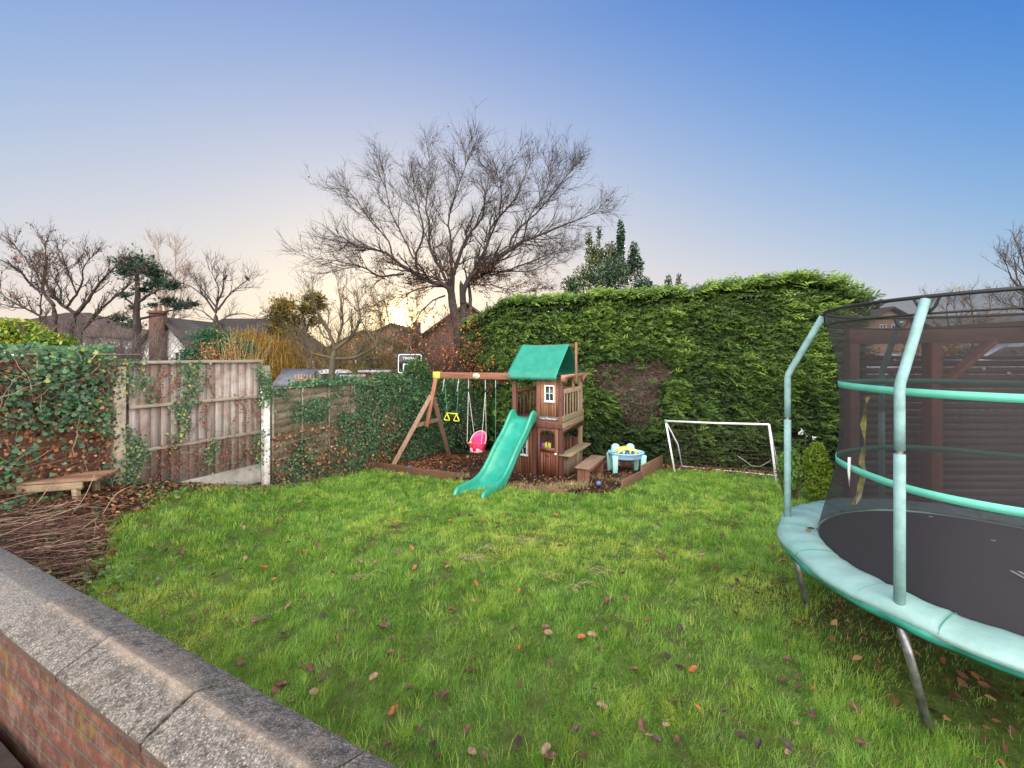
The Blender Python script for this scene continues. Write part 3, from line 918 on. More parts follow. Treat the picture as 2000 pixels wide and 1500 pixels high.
def make_ivy():
    m = foliage('ivy_leaf', [(0, (.020, .048, .022)), (.35, (.045, .11, .052)), (.65, (.078, .175, .078)), (.85, (.14, .26, .095)), (.95, (.26, .30, .07)), (1, (.38, .30, .08))], .15, .45, .4)
    mr = foliage('creeper_leaf', [(0, (.10, .03, .02)), (.5, (.20, .055, .035)), (1, (.30, .11, .06))], .15, .6, .3)
    mdead = M['dead_leaf']
    # ---- the ivy wall on the left
    root = empty('ivy_wall', FP(-1.6, 0, .3), 'old brick garden wall smothered in ivy and tangled stems, left of the tall panel', 'wall')
    mb = MB(); mb.box(FP(-2.7, -.16, 1.1), (5.0, .215, 2.0), FD)
    mb.build('wall_body', brick('old_brick', (.30, .12, .09), (.36, .17, .13), (.26, .2, .16), FD, 1.0, (.12, .08, .06)), root)
    mb = MB(); n = 19000
    s = rng.uniform(-4.6, -.2, n); z = .25 + 1.95 * rng.random(n) ** .62
    z = np.where(rng.random(n) < .14, rng.uniform(2.0, 2.2, n), z)
    nz = noise2(s * 3, z * 3, 1.5, 3) + .5 * noise2(s, z, 7, 1)
    k = (rng.random(n) < np.clip(.42 + .95 * nz + .50 * (z - 1.3), .06, 1)); s = s[k]; z = z[k]; n = len(s)
    off = .10 + .13 * noise2(s, z, 4, 8) + rng.uniform(-.07, .09, n)
    top = z > 1.98
    off = np.where(top, rng.uniform(-.38, .2, n), off); z = z + np.where(top, .07 * noise2(s, off * 3, 5) + .02, 0)
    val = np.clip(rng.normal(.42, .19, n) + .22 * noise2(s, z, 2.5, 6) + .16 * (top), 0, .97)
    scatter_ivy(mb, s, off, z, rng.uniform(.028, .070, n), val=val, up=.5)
    tagp(mb.build('ivy', m, root), kind='stuff')
    mb = MB(); n = 6500
    s = rng.uniform(-4.6, -.15, n); z = .3 + 1.75 * rng.random(n) ** 1.1
    scatter_ivy(mb, s, rng.uniform(-.02, .16, n), z, rng.uniform(.02, .055, n))
    tagp(mb.build('dead_leaves', mdead, root), kind='stuff')
    mb = MB(); stems_on(mb, 520, -4.6, -.15, .35, 2.15, (.02, .20), (.0015, .0045), (.2, .8)); stems_on(mb, 16, -2.6, -.3, .9, 2.1, (.16, .26), (.004, .008), (.4, 1.0), .8)
    tagp(mb.build('stems', M['twig_grey'], root), kind='stuff')
    # ---- creepers on the tall panel
    root = empty('creeper', FP(.9, .03, .3), 'reddish and green creeper climbing the tall fence panel', 'creeper')
    mr_b, mg_b, st = MB(), MB(), MB()

    def strip(sc, z0, z1, w, n, red, off=.045):
        n = int(n * (.5 if red else 1.0))
        s = sc + rng.normal(0, w * 1.25, n); z = rng.uniform(z0, z1, n) + rng.normal(0, .05, n); z = np.clip(z, .2, 2.05)
        s = s + .05 * np.sin(z * 9 + sc * 7)
        s = np.clip(s, -.16, 1.95)
        (scatter_ivy)(mr_b if red else mg_b, s, off + rng.uniform(0, .05, n), z, rng.uniform(.014, .032, n) if red else rng.uniform(.02, .045, n), up=.4)
        for q in range(4):
            zz = np.linspace(z0, z1, 12)
            st.tubes(np.array([FP(sc + rnd.uniform(-w, w) + .05 * math.sin(v * 9 + sc * 7), .03, v) for v in zz]), .003, 3)
    for a in ((.36, 1.45, 1.97, .05, 210, 1), (.52, 1.55, 1.97, .035, 120, 1), (.72, 1.35, 1.99, .085, 420, 0), (.58, .85, 1.4, .05, 230, 0), (.66, 1.0, 1.5, .04, 90, 1), (.19, 1.45, 1.8, .05, 60, 0),
              (.93, .95, 1.4, .03, 110, 1), (1.0, 1.2, 1.95, .03, 40, 1), (.55, .35, .95, .08, 320, 1), (.36, .3, .8, .09, 240, 1), (1.35, .9, 1.4, .02, 70, 1), (1.5, .95, 1.4, .035, 130, 1), (1.72, .9, 1.4, .025, 90, 1), (1.8, 1.3, 1.95, .05, 220, 0),
              (1.2, .35, .8, .06, 200, 1), (1.55, .4, .8, .06, 180, 1), (.85, .35, .85, .08, 220, 1), (-.02, .3, 1.1, .07, 380, 0), (.08, .3, .9, .05, 160, 0), (-.12, 1.2, 1.9, .04, 60, 0), (1.0, .4, .8, .05, 90, 0), (.0, 1.7, 2.05, .12, 260, 0), (1.88, 1.25, 1.75, .06, 320, 0), (1.75, .25, .8, .07, 160, 0), (1.4, .3, .5, .1, 110, 1)):
        strip(*a)
    tagp(mr_b.build('red_creeper', mr, root), kind='stuff'); tagp(mg_b.build('green_ivy', m, root), kind='stuff'); tagp(st.build('stems', M['twig_grey'], root), kind='stuff')
    # ---- ivy over the low panels
    root = empty('ivy', FP(4, .05, 0), 'dark green ivy curtain trailing over the low fence panels', 'ivy')
    mb = MB(); n = 30000
    s = rng.uniform(1.9, 8.1, n); zt = np.where(s < 3.85, 1.55, np.where(s < 5.7, 1.5, 1.4))
    z = zt - (zt + .45) * rng.random(n) ** .95
    nz = noise2(s * 2.2, z * 1.6, 1.7, 5) + .55 * noise2(s, z, 6, 2)
    dens = np.clip(.42 + 1.0 * nz + .30 * (s - 3.0), .03, 1)
    # bare board windows and the clear top board of the first panel
    dens = np.where((s < 3.1) & (z > 1.28) & (z < 1.5) & (s > 2.35), .03, dens)
    k = rng.random(n) < dens; s = s[k]; z = z[k]; n = len(s)
    off = .06 + .10 * np.clip(noise2(s, z, 3, 1), -.4, 1) + rng.uniform(0, .1, n) + np.clip(s - 5.0, 0, 2) * .06
    scatter_ivy(mb, s, off, z, rng.uniform(.022, .052, n), val=np.clip(rng.normal(.40, .2, n), 0, .96))
    n = 2500; s = rng.uniform(2.0, 8.2, n); zt = np.where(s < 3.85, 1.53, np.where(s < 5.7, 1.46, 1.36))
    k = noise2(s * 2, s * 0, 1.5, 5) > -.35; s = s[k]; zt = zt[k]; n = len(s)
    scatter_ivy(mb, s, rng.uniform(-.12, .16, n), zt + np.abs(rng.normal(.0, .07, n)), rng.uniform(.035, .07, n), val=np.clip(rng.normal(.5, .16, n), 0, .96))
    tagp(mb.build('ivy_leaves', m, root), kind='stuff')
    mb = MB(); stems_on(mb, 420, 1.95, 8.0, -.3, 1.5, (.03, .14), (.0015, .004), (.4, 1.3), .25)
    tagp(mb.build('stems', M['twig_grey'], root), kind='stuff')
    mb = MB(); n = 3000; s = rng.uniform(1.95, 7.6, n); z = -.35 + 1.1 * rng.random(n) ** 1.6
    scatter_ivy(mb, s, rng.uniform(.02, .18, n), z, rng.uniform(.03, .06, n)); tagp(mb.build('dead_leaves', mdead, root), kind='stuff')
    # ---- corner mound
    root = empty('ivy_mound', FP(6.2, -.3, 0), 'big rounded mound of ivy rising over the fence corner below the backboard', 'ivy')
    mb = MB()
    for (s0, z0, rs, rz, n, oo) in ((5.95, 1.16, .50, .80, 8000, -.05), (6.8, .75, .6, .75, 6500, .0), (7.4, .75, .8, .6, 7000, .0), (4.85, 1.33, .45, .36, 2600, -.05), (7.9, .2, .9, .9, 5000, .2)):
        a = unit(n, .3)
        P = FP(s0, oo, z0)[None] + np.outer(a[:, 0] * rs, [*FD, 0]) + np.outer(a[:, 1] * rs * .6, [*FN, 0]) + np.outer(a[:, 2] * rz, [0, 0, 1])
        P += rng.normal(0, .06, (n, 3)) + (.10 * noise2(P[:, 0] * 2, P[:, 2] * 2 + P[:, 1], 2.6, 4))[:, None] * a
        nr = a + rng.normal(0, .5, (n, 3)) + np.array([0, 0, .3])
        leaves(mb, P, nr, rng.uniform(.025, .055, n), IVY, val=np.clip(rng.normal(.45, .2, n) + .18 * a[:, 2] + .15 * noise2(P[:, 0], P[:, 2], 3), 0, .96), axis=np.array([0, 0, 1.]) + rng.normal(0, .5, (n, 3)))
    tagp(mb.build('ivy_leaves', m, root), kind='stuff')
    M['ivy'] = m; M['creeper'] = mr
    # inner dark bodies so that the mound is not see-through
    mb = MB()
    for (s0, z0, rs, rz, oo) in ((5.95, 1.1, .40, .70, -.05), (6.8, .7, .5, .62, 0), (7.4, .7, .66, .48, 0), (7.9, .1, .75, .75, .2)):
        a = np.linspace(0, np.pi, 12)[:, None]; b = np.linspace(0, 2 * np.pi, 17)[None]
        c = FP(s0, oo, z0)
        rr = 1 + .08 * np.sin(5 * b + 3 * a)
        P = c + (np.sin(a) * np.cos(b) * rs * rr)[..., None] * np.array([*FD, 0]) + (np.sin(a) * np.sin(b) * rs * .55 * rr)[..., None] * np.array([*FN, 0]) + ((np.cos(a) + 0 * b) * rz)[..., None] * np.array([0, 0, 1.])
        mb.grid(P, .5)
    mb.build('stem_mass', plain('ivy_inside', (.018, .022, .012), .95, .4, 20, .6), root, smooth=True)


make_ivy()


# ------------------------------------------------------------------ left foreground: bench, brush heap
def make_left_bench():
    root = empty('wooden_bench', (-5.3, 4.85, .3), 'weathered slatted wooden bench standing against the ivy wall', 'bench')
    d = np.array([-.96, -.28]); n = np.array([.28, -.96]); p0 = np.array([-4.93, 4.93])   # right front corner
    def BP(s, t, z): q = p0 + d * s - n * t; return np.array([*q, z])
    m = wood('bench_plank', [(0, (.17, .085, .05)), (.5, (.25, .13, .075)), (1, (.32, .20, .13))], 'x', rotz=-.28, grime=(.13, .07, .045), gs=.8)
    mg = wood('bench_rail_wood', [(0, (.34, .25, .16)), (1, (.42, .33, .22))], 'x', rotz=-.28, grime=(.2, .15, .1))
    for k in range(5):
        mb = MB(); mb.box(BP(.85, .035 + k * .085, .66), (1.9, .078, .03), d); mb.build('seat_plank', m, root, bevel=.006)
    mb = MB(); mb.box(BP(.9, .02, .60), (1.72, .035, .085), d); mb.build('front_rail', mg, root, bevel=.005)
    mb = MB(); mb.box(BP(.9, .38, .60), (1.72, .035, .085), d); mb.build('back_rail', mg, root, bevel=.005)
    for s in (.12, 1.6):
        for t in (.03, .37):
            mb = MB(); mb.beam(BP(s, t, .64), BP(s - .05 if s < 1 else s + .05, t, .12), .065, .05, (1, 0, 0)); mb.build('leg', mg, root, bevel=.005)


make_left_bench()


def make_brush():
    mb = MB()
    cx, cy = -4.2, 4.0
    for _ in range(2100):
        K = 7
        x = cx + rnd.gauss(0, .75) - .1; y = cy + rnd.gauss(0, .36)
        # keep the heap between wall, bench and lawn
        if (x - WQ[0]) * WN[0] + (y - WQ[1]) * WN[1] < .12: continue
        if x > -3.35: continue
        a = (rnd.gauss(.35, .45) if rnd.random() < .7 else rnd.uniform(0, 3.1)) + (math.pi if rnd.random() < .5 else 0)
        L = rnd.uniform(.2, .95)
        r = math.exp(-((x - cx) ** 2 / 1.2 + (y - cy) ** 2 / .35))
        z = float(ground(x, y)) + rnd.uniform(.0, .05 + .17 * r)
        tz = rnd.gauss(.02, .10)
        pts = []
        for k in range(K):
            pts.append((x, y, max(z, float(ground(x, y)) + .005)))
            a += rnd.gauss(0, .16); x += math.cos(a) * L / K; y += math.sin(a) * L / K; z += tz * L / K + rnd.gauss(0, .008)
        q = np.array(pts)
        if (inpoly(q[:, 0], q[:, 1], LAWN) & (lawn_edge_dist(q[:, 0], q[:, 1]) > .10)).any(): continue
        if (((q[:, 0] - WQ[0]) * WN[0] + (q[:, 1] - WQ[1]) * WN[1]) < .03).any(): continue
        rr = rnd.uniform(.0012, .004) if rnd.random() < .9 else rnd.uniform(.004, .008)
        mb.tubes(np.array(pts), np.linspace(rr, rr * .45, K), 4, val=rnd.random() ** 1.2)
    m = foliage('cut_stem', [(0, (.055, .022, .020)), (.4, (.12, .05, .042)), (.7, (.24, .14, .10)), (1, (.46, .36, .26))], .0, .75)
    o = mb.build('brush_heap', m); tagp(o, 'heap of cut brown stems and twigs behind the coping', 'brush heap', kind='stuff')
    mb = MB()
    # a few stems standing out of the heap, seen one by one
    for (x0, y0, x1, y1, Y) in ((5, 930, 60, 880, 4.7), (140, 1010, 185, 930, 4.6), (40, 1010, 100, 950, 4.5), (90, 1060, 190, 1015, 4.2), (200, 1000, 245, 950, 4.7), (-5, 1000, 50, 985, 4.4)):
        p = W(x0, y0, Y); q = W(x1, y1, Y + .1); t = np.linspace(0, 1, 8)[:, None]
        mb.tubes(p + (q - p) * t + np.array([[0, 0, .03]]) * np.sin(t * 5 + x0), .004, 4, .95)
    tagp(mb.build('loose_stems', m), 'pale bramble stems sticking up out of the cut brush', 'stems', kind='stuff')
    # small leafed ground ivy by the coping and along the bed edge
    mb = MB()
    def sp(cx, cy, rx, ry, n, s0, s1, v):
        x = cx + rng.normal(0, rx, n); y = cy + rng.normal(0, ry, n)
        k = ((x - WQ[0]) * WN[0] + (y - WQ[1]) * WN[1] > .02); x = x[k]; y = y[k]; n = len(x)
        P = np.stack([x, y, ground(x, y) + rng.uniform(.01, .10, n)], -1)
        leaves(mb, P, unit(n, 1.3), rng.uniform(s0, s1, n), IVY, val=np.clip(rng.normal(v, .15, n), 0, 1))
    sp(-4.3, 3.55, .35, .22, 260, .03, .06, .75); sp(-3.55, 3.35, .25, .12, 120, .03, .05, .8); sp(-3.75, 3.85, .2, .15, 80, .03, .05, .6)
    sp(-5.3, 4.4, .4, .3, 350, .04, .07, .5); sp(-3.9, 7.6, .2, .3, 260, .02, .04, .62); sp(-4.1, 6.6, .2, .4, 240, .02, .035, .5); sp(-4.55, 5.6, .2, .3, 200, .02, .04, .5); sp(-3.6, 8.6, .15, .3, 160, .02, .04, .6)
    o = mb.build('ground_ivy', M['ivy']); tagp(o, 'low variegated ground ivy creeping round the brush heap and bed edge', 'ground ivy', kind='stuff')


make_brush()


# ------------------------------------------------------------------ playset
PU = np.array([.889, -.458]); PV = np.array([.458, .889]); PF = np.array([1.04, 8.75])


def PP(a, b, z):
    p = PF + PU * a + PV * b
    return np.array([p[0], p[1], z])


def beam_a(px):
    k = (px - 1000) / F
    return (8.75 * k - 1.04) / (.889 + .458 * k)


def text_obj(name, body, size, loc, xdir, ydir, mat, parent, ext=.001):
    cu = bpy.data.curves.new(name, 'FONT'); cu.body = body; cu.size = size; cu.extrude = ext
    cu.align_x = 'CENTER'; cu.align_y = 'CENTER'
    o = bpy.data.objects.new(name, cu); COL.objects.link(o); cu.materials.append(mat)
    bpy.context.view_layer.update()
    me = bpy.data.meshes.new_from_object(o.evaluated_get(bpy.context.evaluated_depsgraph_get()))
    bpy.data.objects.remove(o)
    o = bpy.data.objects.new(name, me); COL.objects.link(o)
    if not me.materials: me.materials.append(mat)
    x = Vector(xdir).normalized(); y = Vector(ydir); y = (y - x * y.dot(x)).normalized(); z = x.cross(y)
    o.matrix_world = Matrix.Translation(Vector([float(v) for v in loc])) @ Matrix((x, y, z)).transposed().to_4x4()
    mw = o.matrix_world.copy()
    o.parent = parent
    inv = Matrix.LocRotScale(parent.location, parent.rotation_euler, parent.scale).inverted() if parent.type == 'EMPTY' else Matrix.Identity(4)
    o.matrix_parent_inverse = inv
    o.matrix_basis = mw
    return o


def planks(mb, a0, a1, b, z0, z1, n, th=.018, along='a', top=None):
    w = (a1 - a0) / n
    for i in range(n):
        c = a0 + (i + .5) * w; zz = z1 if top is None else top(c)
        if along == 'a': mb.box(PP(c, b, (z0 + zz) / 2), (w - .003, th, zz - z0), PU)
        else: mb.box(PP(b, c, (z0 + zz) / 2), (th, w - .003, zz - z0), PU)


def window_frame(parent, a0, a1, z0, z1, b):
    mb = MB(); t = .026
    for aa in (a0 + t / 2, a1 - t / 2): mb.box(PP(aa, b, (z0 + z1) / 2), (t, .03, z1 - z0), PU)
    for zz in (z0 + t / 2, z1 - t / 2): mb.box(PP((a0 + a1) / 2, b, zz), (a1 - a0 - 2 * t, .03, t), PU)
    mb.box(PP((a0 + a1) / 2, b, (z0 + z1) / 2), (.012, .022, z1 - z0 - 2 * t), PU)
    mb.box(PP((a0 + a1) / 2, b + .002, (z0 + z1) / 2), (a1 - a0 - 2 * t, .020, .012), PU)
    mb.box(PP((a0 + a1) / 2, b - .004, z0 - .008), (a1 - a0 + .02, .045, .018), PU)
    f = mb.build('window', M['white_paint'], parent, bevel=.002)
    mb = MB(); mb.box(PP((a0 + a1) / 2, b + .012, (z0 + z1) / 2), (a1 - a0 - t, .004, z1 - z0 - t), PU)
    mb.build('pane', M['play_glass'], f)


def make_playset():
    g = -.50
    root = empty('playset', PP(-.6, .6, -.43), 'cedar playhouse tower with green canopy, wavy green slide and swing beam', 'playset')
    M['play_glass'] = plain('play_glass', (.035, .06, .05), .12, .4, 9)
    C, CL, CG, CGY, CX = M['cedar'], M['cedar_light'], M['cedar_grey'], M['cedar_grey_y'], M['cedar_x']
    # posts
    for a, b, z1, m in ((-1.125, .045, 1.62, C), (-.045, .045, 1.66, C), (-.045, 1.285, 1.66, CG), (-1.125, 1.285, 1.62, C)):
        mb = MB(); mb.box(PP(a, b, (g + z1) / 2), (.085, .085, z1 - g), PU); mb.build('post', m, root, bevel=.005)
    mb = MB(); mb.box(PP(-.545, .03, 1.2), (.085, .06, .84), PU); mb.build('post', C, root, bevel=.004)
    mb = MB(); mb.box(PP(-.64, .035, .09), (.13, .05, 1.02), PU); mb.build('post', C, root, bevel=.004)
    # deck
    mb = MB(); mb.box(PP(-.585, .665, .765), (1.16, 1.32, .03), PU); mb.build('deck', C, root)
    mb = MB(); mb.box(PP(-.33, -.012, .672), (.64, .045, .15), PU); mb.build('deck_beam', M['cedar'], root, bevel=.004)
    mb = MB(); mb.box(PP(-.80, .01, .70), (.62, .035, .11), PU); mb.build('deck_beam', M['cedar'], root, bevel=.004)
    # front name board
    mb = MB(); mb.box(PP(-.30, -.022, .795), (.43, .02, .085), PU)
    nb = mb.build('name_board', plain('name_board', (.10, .085, .085), .7, .2, 8), root, bevel=.002)
    wt = plain('lettering_white', (.75, .75, .75), .6, .02, 3)
    text_obj('lettering', '\u2022 Lots Playhouse \u2022', .055, PP(-.30, -.0345, .795), (*PU, 0), (0, 0, 1), wt, nb)
    mb = MB(); mb.box(PP(-.045, -.026, .795), (.085, .018, .10), PU); mb.build('post_cap', M['cedar'], root, bevel=.003)
    # upper front panel + window
    mb = MB(); planks(mb, -.50, -.09, .02, .78, 1.60, 7); mb.build('front_panel', CL, root)
    window_frame(root, -.397, -.179, 1.148, 1.486, -.004)
    # lower front left panel + window
    mb = MB(); planks(mb, -1.08, -.70, .02, g, .62, 6); mb.build('lower_panel', CL, root)
    window_frame(root, -1.01, -.80, -.03, .32, -.004)
    # door
    a0, a1, z0, z1 = -.572, -.095, -.45, .585
    d = None
    mb = MB(); planks(mb, a0 + .07, a1 - .07, .012, z0 + .02, .12, 6); d = mb.build('door', wood('door_plank', [(0, (.12, .045, .030)), (.5, (.20, .070, .042)), (1, (.27, .115, .06))], 'z', rough=.55), root)
    mb = MB()
    mb.box(PP(a0 + .035, -.008, (z0 + z1) / 2), (.07, .03, z1 - z0), PU); mb.box(PP(a1 - .035, -.008, (z0 + z1) / 2), (.07, .03, z1 - z0), PU)
    mb.box(PP((a0 + a1) / 2, -.008, .145), (a1 - a0 - .14, .03, .08), PU)
    # arched head
    L = (a1 - a0 - .14) / 2; cx = (a0 + a1) / 2
    arc = [(cx + L * math.cos(t), .42 + .10 * math.sin(t)) for t in np.linspace(0, math.pi, 11)]
    for i in range(10):
        (x0, h0), (x1, h1) = arc[i], arc[i + 1]
        q = [PP(x0, -.023, h0), PP(x1, -.023, h1), PP(x1, -.023, z1), PP(x0, -.023, z1)]
        mb.prism(q, np.array([*PV, 0]) * .03, .3)
    mb.build('door_frame', C, d)
    mb = MB(); mb.lathe([(0, -.02), (.02, -.018), (.026, 0), (.02, .018), (0, .02)], PP(a1 - .045, -.045, .075), 12); mb.build('door_knob', M['white_paint'], d, smooth=True)
    mb = MB(); mb.box(PP(cx, -.026, .03), (.05, .006, .05), PU); mb.build('door_emblem', plain('emblem_red', (.22, .04, .02), .5), d)
    # right side: upper railing
    mb = MB(); mb.box(PP(-.02, .66, 1.355), (.035, 1.20, .10), PU); mb.build('side_rail', CG, root, bevel=.004)
    for i in range(6):
        b = .17 + i * .185
        mb = MB(); mb.box(PP(-.03, b, 1.07), (.02, .055, .50), PU); mb.build('slat', CG, root, bevel=.003)
    mb = MB(); mb.box(PP(.012, .66, .80), (.026, 1.36, .13), PU); mb.build('side_board', CGY, root, bevel=.004)
    mb = MB(); mb.box(PP(.010, .66, .665), (.024, 1.36, .12), PU); mb.build('side_board', CGY, root, bevel=.004)
    n = 8; poly = [PP(-.006, 0.0, .60), PP(-.006, 1.32, .60)]
    for i in range(n):
        for t in np.linspace(0, math.pi, 6)[(0 if i == 0 else 1):]:
            b = 1.32 - (i + t / math.pi) * 1.32 / n; poly.append(PP(-.006, b, .535 - .045 * math.sin(t)))
    mb = MB(); mb.prism(poly, np.array([*PU, 0]) * .02); mb.build('scalloped_trim', C, root)
    # right side: lower opening, shelf, plank wall
    mb = MB(); mb.box(PP(.055, .68, .055), (.26, 1.42, .028), PU); mb.build('counter_shelf', CGY, root, bevel=.004)
    mb = MB(); planks(mb, .09, 1.24, -.02, g, .035, 11, along='b'); mb.build('lower_side_panel', CG, root)
    for b in (.25, 1.1):
        mb = MB(); mb.beam(PP(-.01, b, -.10), PP(.15, b, .04), .03, .03); mb.build('shelf_bracket', CG, root)
    # back and left railings of the deck
    for i in range(8):
        a = -1.02 + i * .125
        mb = MB(); mb.box(PP(a, 1.28, 1.03), (.055, .02, .5), PU); mb.build('slat', C, root)
    mb = MB(); mb.box(PP(-.585, 1.30, 1.33), (1.0, .03, .09), PU); mb.build('back_rail', C, root)
    for i in range(6):
        b = .2 + i * .18
        mb = MB(); mb.box(PP(-1.14, b, 1.03), (.02, .055, .5), PU); mb.build('slat', C, root)
    mb = MB(); mb.box(PP(-1.15, .66, 1.33), (.03, 1.15, .09), PU); mb.build('left_rail', C, root)
    mb = MB(); planks(mb, -1.08, -.09, 1.30, g, .2, 12); mb.build('lower_back_panel', C, root)
    # gable beams with arches (right and left)
    for a, nm in ((.03, 'gable_beam'), (-1.19, 'gable_beam')):
        z0, z1 = 1.585, 1.71
        poly = [PP(a, -.17, z1), PP(a, -.17, z0), PP(a, .02, z0 - .03), PP(a, .10, z0 - .07)]
        for c in (.37, .95):
            for t in np.linspace(math.pi, 0, 9): poly.append(PP(a, c + .255 * math.cos(t), z0 - .075 + .135 * math.sin(t)))
        poly += [PP(a, 1.23, z0 - .07), PP(a, 1.31, z0 - .03), PP(a, 1.52, z0), PP(a, 1.52, z1)]
        mb = MB(); mb.prism(poly, np.array([*PU, 0]) * .026, .9); mb.build(nm, C if a < 0 else wood('gable_wood', [(0, (.30, .15, .10)), (1, (.38, .20, .13))], 'y', rotz=.47), root)
    kp = wood('king_post_wood', [(0, (.30, .13, .08)), (1, (.38, .18, .11))], 'z')
    mb = MB(); mb.box(PP(.069, .66, 1.97), (.028, .085, .85), PU); mb.build('king_post', kp, root, bevel=.003)
    mb = MB(); mb.box(PP(.0, .66, 1.5), (.03, .085, .24), PU); mb.build('centre_post', kp, root, bevel=.003)
    mb = MB(); mb.beam(PP(-1.2, .66, 2.325), PP(.05, .66, 2.325), .035, .05); mb.build('ridge_pole', C, root)
    # canopy
    m, nt, b = nodes('canopy_green')
    geo = nt.nodes.new('ShaderNodeNewGeometry')
    n1 = noise_n(nt, coords(nt), 6, 5, .7)
    c = ramp(nt, n1, [(.3, (.018, .18, .13)), (.7, (.028, .25, .18))])
    nt.links.new(c, b.inputs['Base Color']); b.inputs['Roughness'].default_value = .5; b.inputs['Specular IOR Level'].default_value = .35
    bump(nt, b, noise_n(nt, coords(nt), 9, 3), .25, .02)
    ap = [(-.13, 1.60), (-.128, 1.655), (-.12, 1.70), (.0, 1.815), (.22, 2.00), (.44, 2.185), (.63, 2.345), (.66, 2.362), (.69, 2.345), (.88, 2.185), (1.10, 2.0), (1.32, 1.815), (1.44, 1.70), (1.448, 1.655), (1.45, 1.60)]
    A = np.linspace(-1.235, -.085, 26)
    P = []
    for k, a in enumerate(A):
        row = []
        for i, (bb, z) in enumerate(ap):
            sag = -.016 * math.sin(math.pi * k / 25) * (1 if 2 < i < 12 else 0)
            wr = .006 * math.sin(k * 2.3 + i) * (1 if i in (0, 1, 13, 14) else .15)
            row.append(PP(a, bb + (wr if i < 3 else -wr if i > 11 else 0), z + sag + (.008 * math.sin(k * 1.3) if i in (0, 14) else 0)))
        P.append(row)
    mb = MB(); mb.grid(P, .5); mb.build('canopy', m, root, smooth=True, solid=.004)
    # slide ------------------------------------------------------
    m, nt, b = nodes('slide_green')
    n1 = noise_n(nt, coords(nt), 5, 5, .7)
    nt.links.new(ramp(nt, n1, [(.3, (.018, .25, .165)), (.7, (.035, .34, .24))]), b.inputs['Base Color'])
    b.inputs['Roughness'].default_value = .22; b.inputs['Specular IOR Level'].default_value = .6
    nt.links.new(ramp(nt, noise_n(nt, coords(nt), 5, 4, .6), [(.3, (.16, .16, .16)), (.75, (.30, .30, .30))]), b.inputs['Roughness']); b.inputs['Coat Weight'].default_value = .4; b.inputs['Coat Roughness'].default_value = .12
    tt = np.array([-.03, .03, .10, .20, .32, .45, .60, .75, .92, 1.1, 1.3, 1.5, 1.70, 1.90, 2.08, 2.20, 2.27, 2.30])
    zz = np.array([.79, .79, .785, .76, .675, .555, .435, .335, .215, .055, -.115, -.235, -.290, -.305, -.31, -.32, -.345, -.40])
    rim = np.array([.10, .155, .185, .18, .155, .135, .125, .125, .125, .125, .13, .135, .15, .16, .165, .16, .13, .08])
    wd = np.array([.275] * 11 + [.28, .285, .295, .30, .30, .30, .30])
    T = np.linspace(-.03, 2.30, 74); Z = np.interp(T, tt, zz); RM = np.interp(T, tt, rim); WD = np.interp(T, tt, wd)
    ker = np.array([.25, .5, .25])
    for _ in range(4):
        Z[1:-1] = np.convolve(Z, ker, 'valid'); RM[1:-1] = np.convolve(RM, ker, 'valid')
    ac = -.85
    P = []
    for t, z, r, w in zip(T, Z, RM, WD):
        low = min(.10, max(.02, z + .45))
        sec = [(-w - .004, -low), (-w, r - .05), (-w + .008, r - .015), (-w + .03, r), (-w + .052, r - .012), (-w + .062, r - .05), (-w + .075, .03), (-w + .10, .006), (-.08, 0), (.08, 0),
               (w - .10, .006), (w - .075, .03), (w - .062, r - .05), (w - .052, r - .012), (w - .03, r), (w - .008, r - .015), (w, r - .05), (w + .004, -low)]
        P.append([PP(ac + s, -t, z + h) for s, h in sec])
    mb = MB(); mb.grid(P, .5); mb.build('slide', m, root, smooth=True, solid=.007)
    for sgn in (-1, 1):     # moulded ribs outside the side walls
        mb = MB()
        for dh in (.02, -.035): mb.tubes(np.array([PP(ac + sgn * (w + .006), -t, z + dh) for t, z, w in zip(T[3:60], Z[3:60], WD[3:60])]), .006, 6, .5)
        mb.build('slide_rib', m, root, smooth=True)
    # swing beam --------------------------------------------------
    aE = -3.27
    mb = MB(); mb.beam(PP(aE + .15, 0, 1.64), PP(-1.175, 0, 1.655), .07, .145); mb.build('swing_beam', CX, root, bevel=.006)
    ym = plain('cap_yellow', (.45, .47, .07), .5, .3, 25, .2, c2=(.25, .27, .04))
    mb = MB(); mb.beam(PP(aE - .02, 0, 1.642), PP(aE + .19, 0, 1.642), .082, .157); mb.build('beam_end_cap', ym, root, bevel=.004)
    cr = plain('plaque_cream', (.78, .72, .45), .4, .08, 20)
    c0 = PP(beam_a(932), -.039, 1.645)
    mb = MB(); th = np.linspace(0, 2 * np.pi, 24, endpoint=False)
    mb.prism([c0 + np.array([*PU, 0]) * .095 * math.cos(t) + np.array([0, 0, 1]) * .062 * math.sin(t) for t in th], np.array([*-PV, 0]) * .008)
    pq = mb.build('plaque', cr, root)
    mb = MB(); mb.box(c0 - np.array([*PV, 0]) * .0095, (.10, .003, .016), PU); mb.build('plaque_band', plain('plaque_ink', (.5, .46, .33), .5), pq)
    E = PP(aE + .06, 0, 1.58)
    fw = wood('frame_wood', [(0, (.24, .15, .11)), (1, (.30, .19, .14))], 'z')
    vb = W(834, 832, 10.25)
    mb = MB(); mb.beam(E + np.array([0, -.055, 0]), vb + np.array([0, -.055, 0]), .04, .10, (*PU, 0)); mb.build('frame_upright', kp, root, bevel=.004)
    f1 = np.array([-2.78, 9.72, float(ground(-2.78, 9.72)) - .05]); t1 = W(842, 772, 10.2)
    f2 = np.array([-1.66, 11.5, float(ground(-1.66, 11.5)) - .05]); t2 = W(847, 778, 10.32)
    mb = MB(); mb.beam(t1, f1, .05, .10, (1, .2, 0)); mb.build('frame_leg', fw, root, bevel=.004)
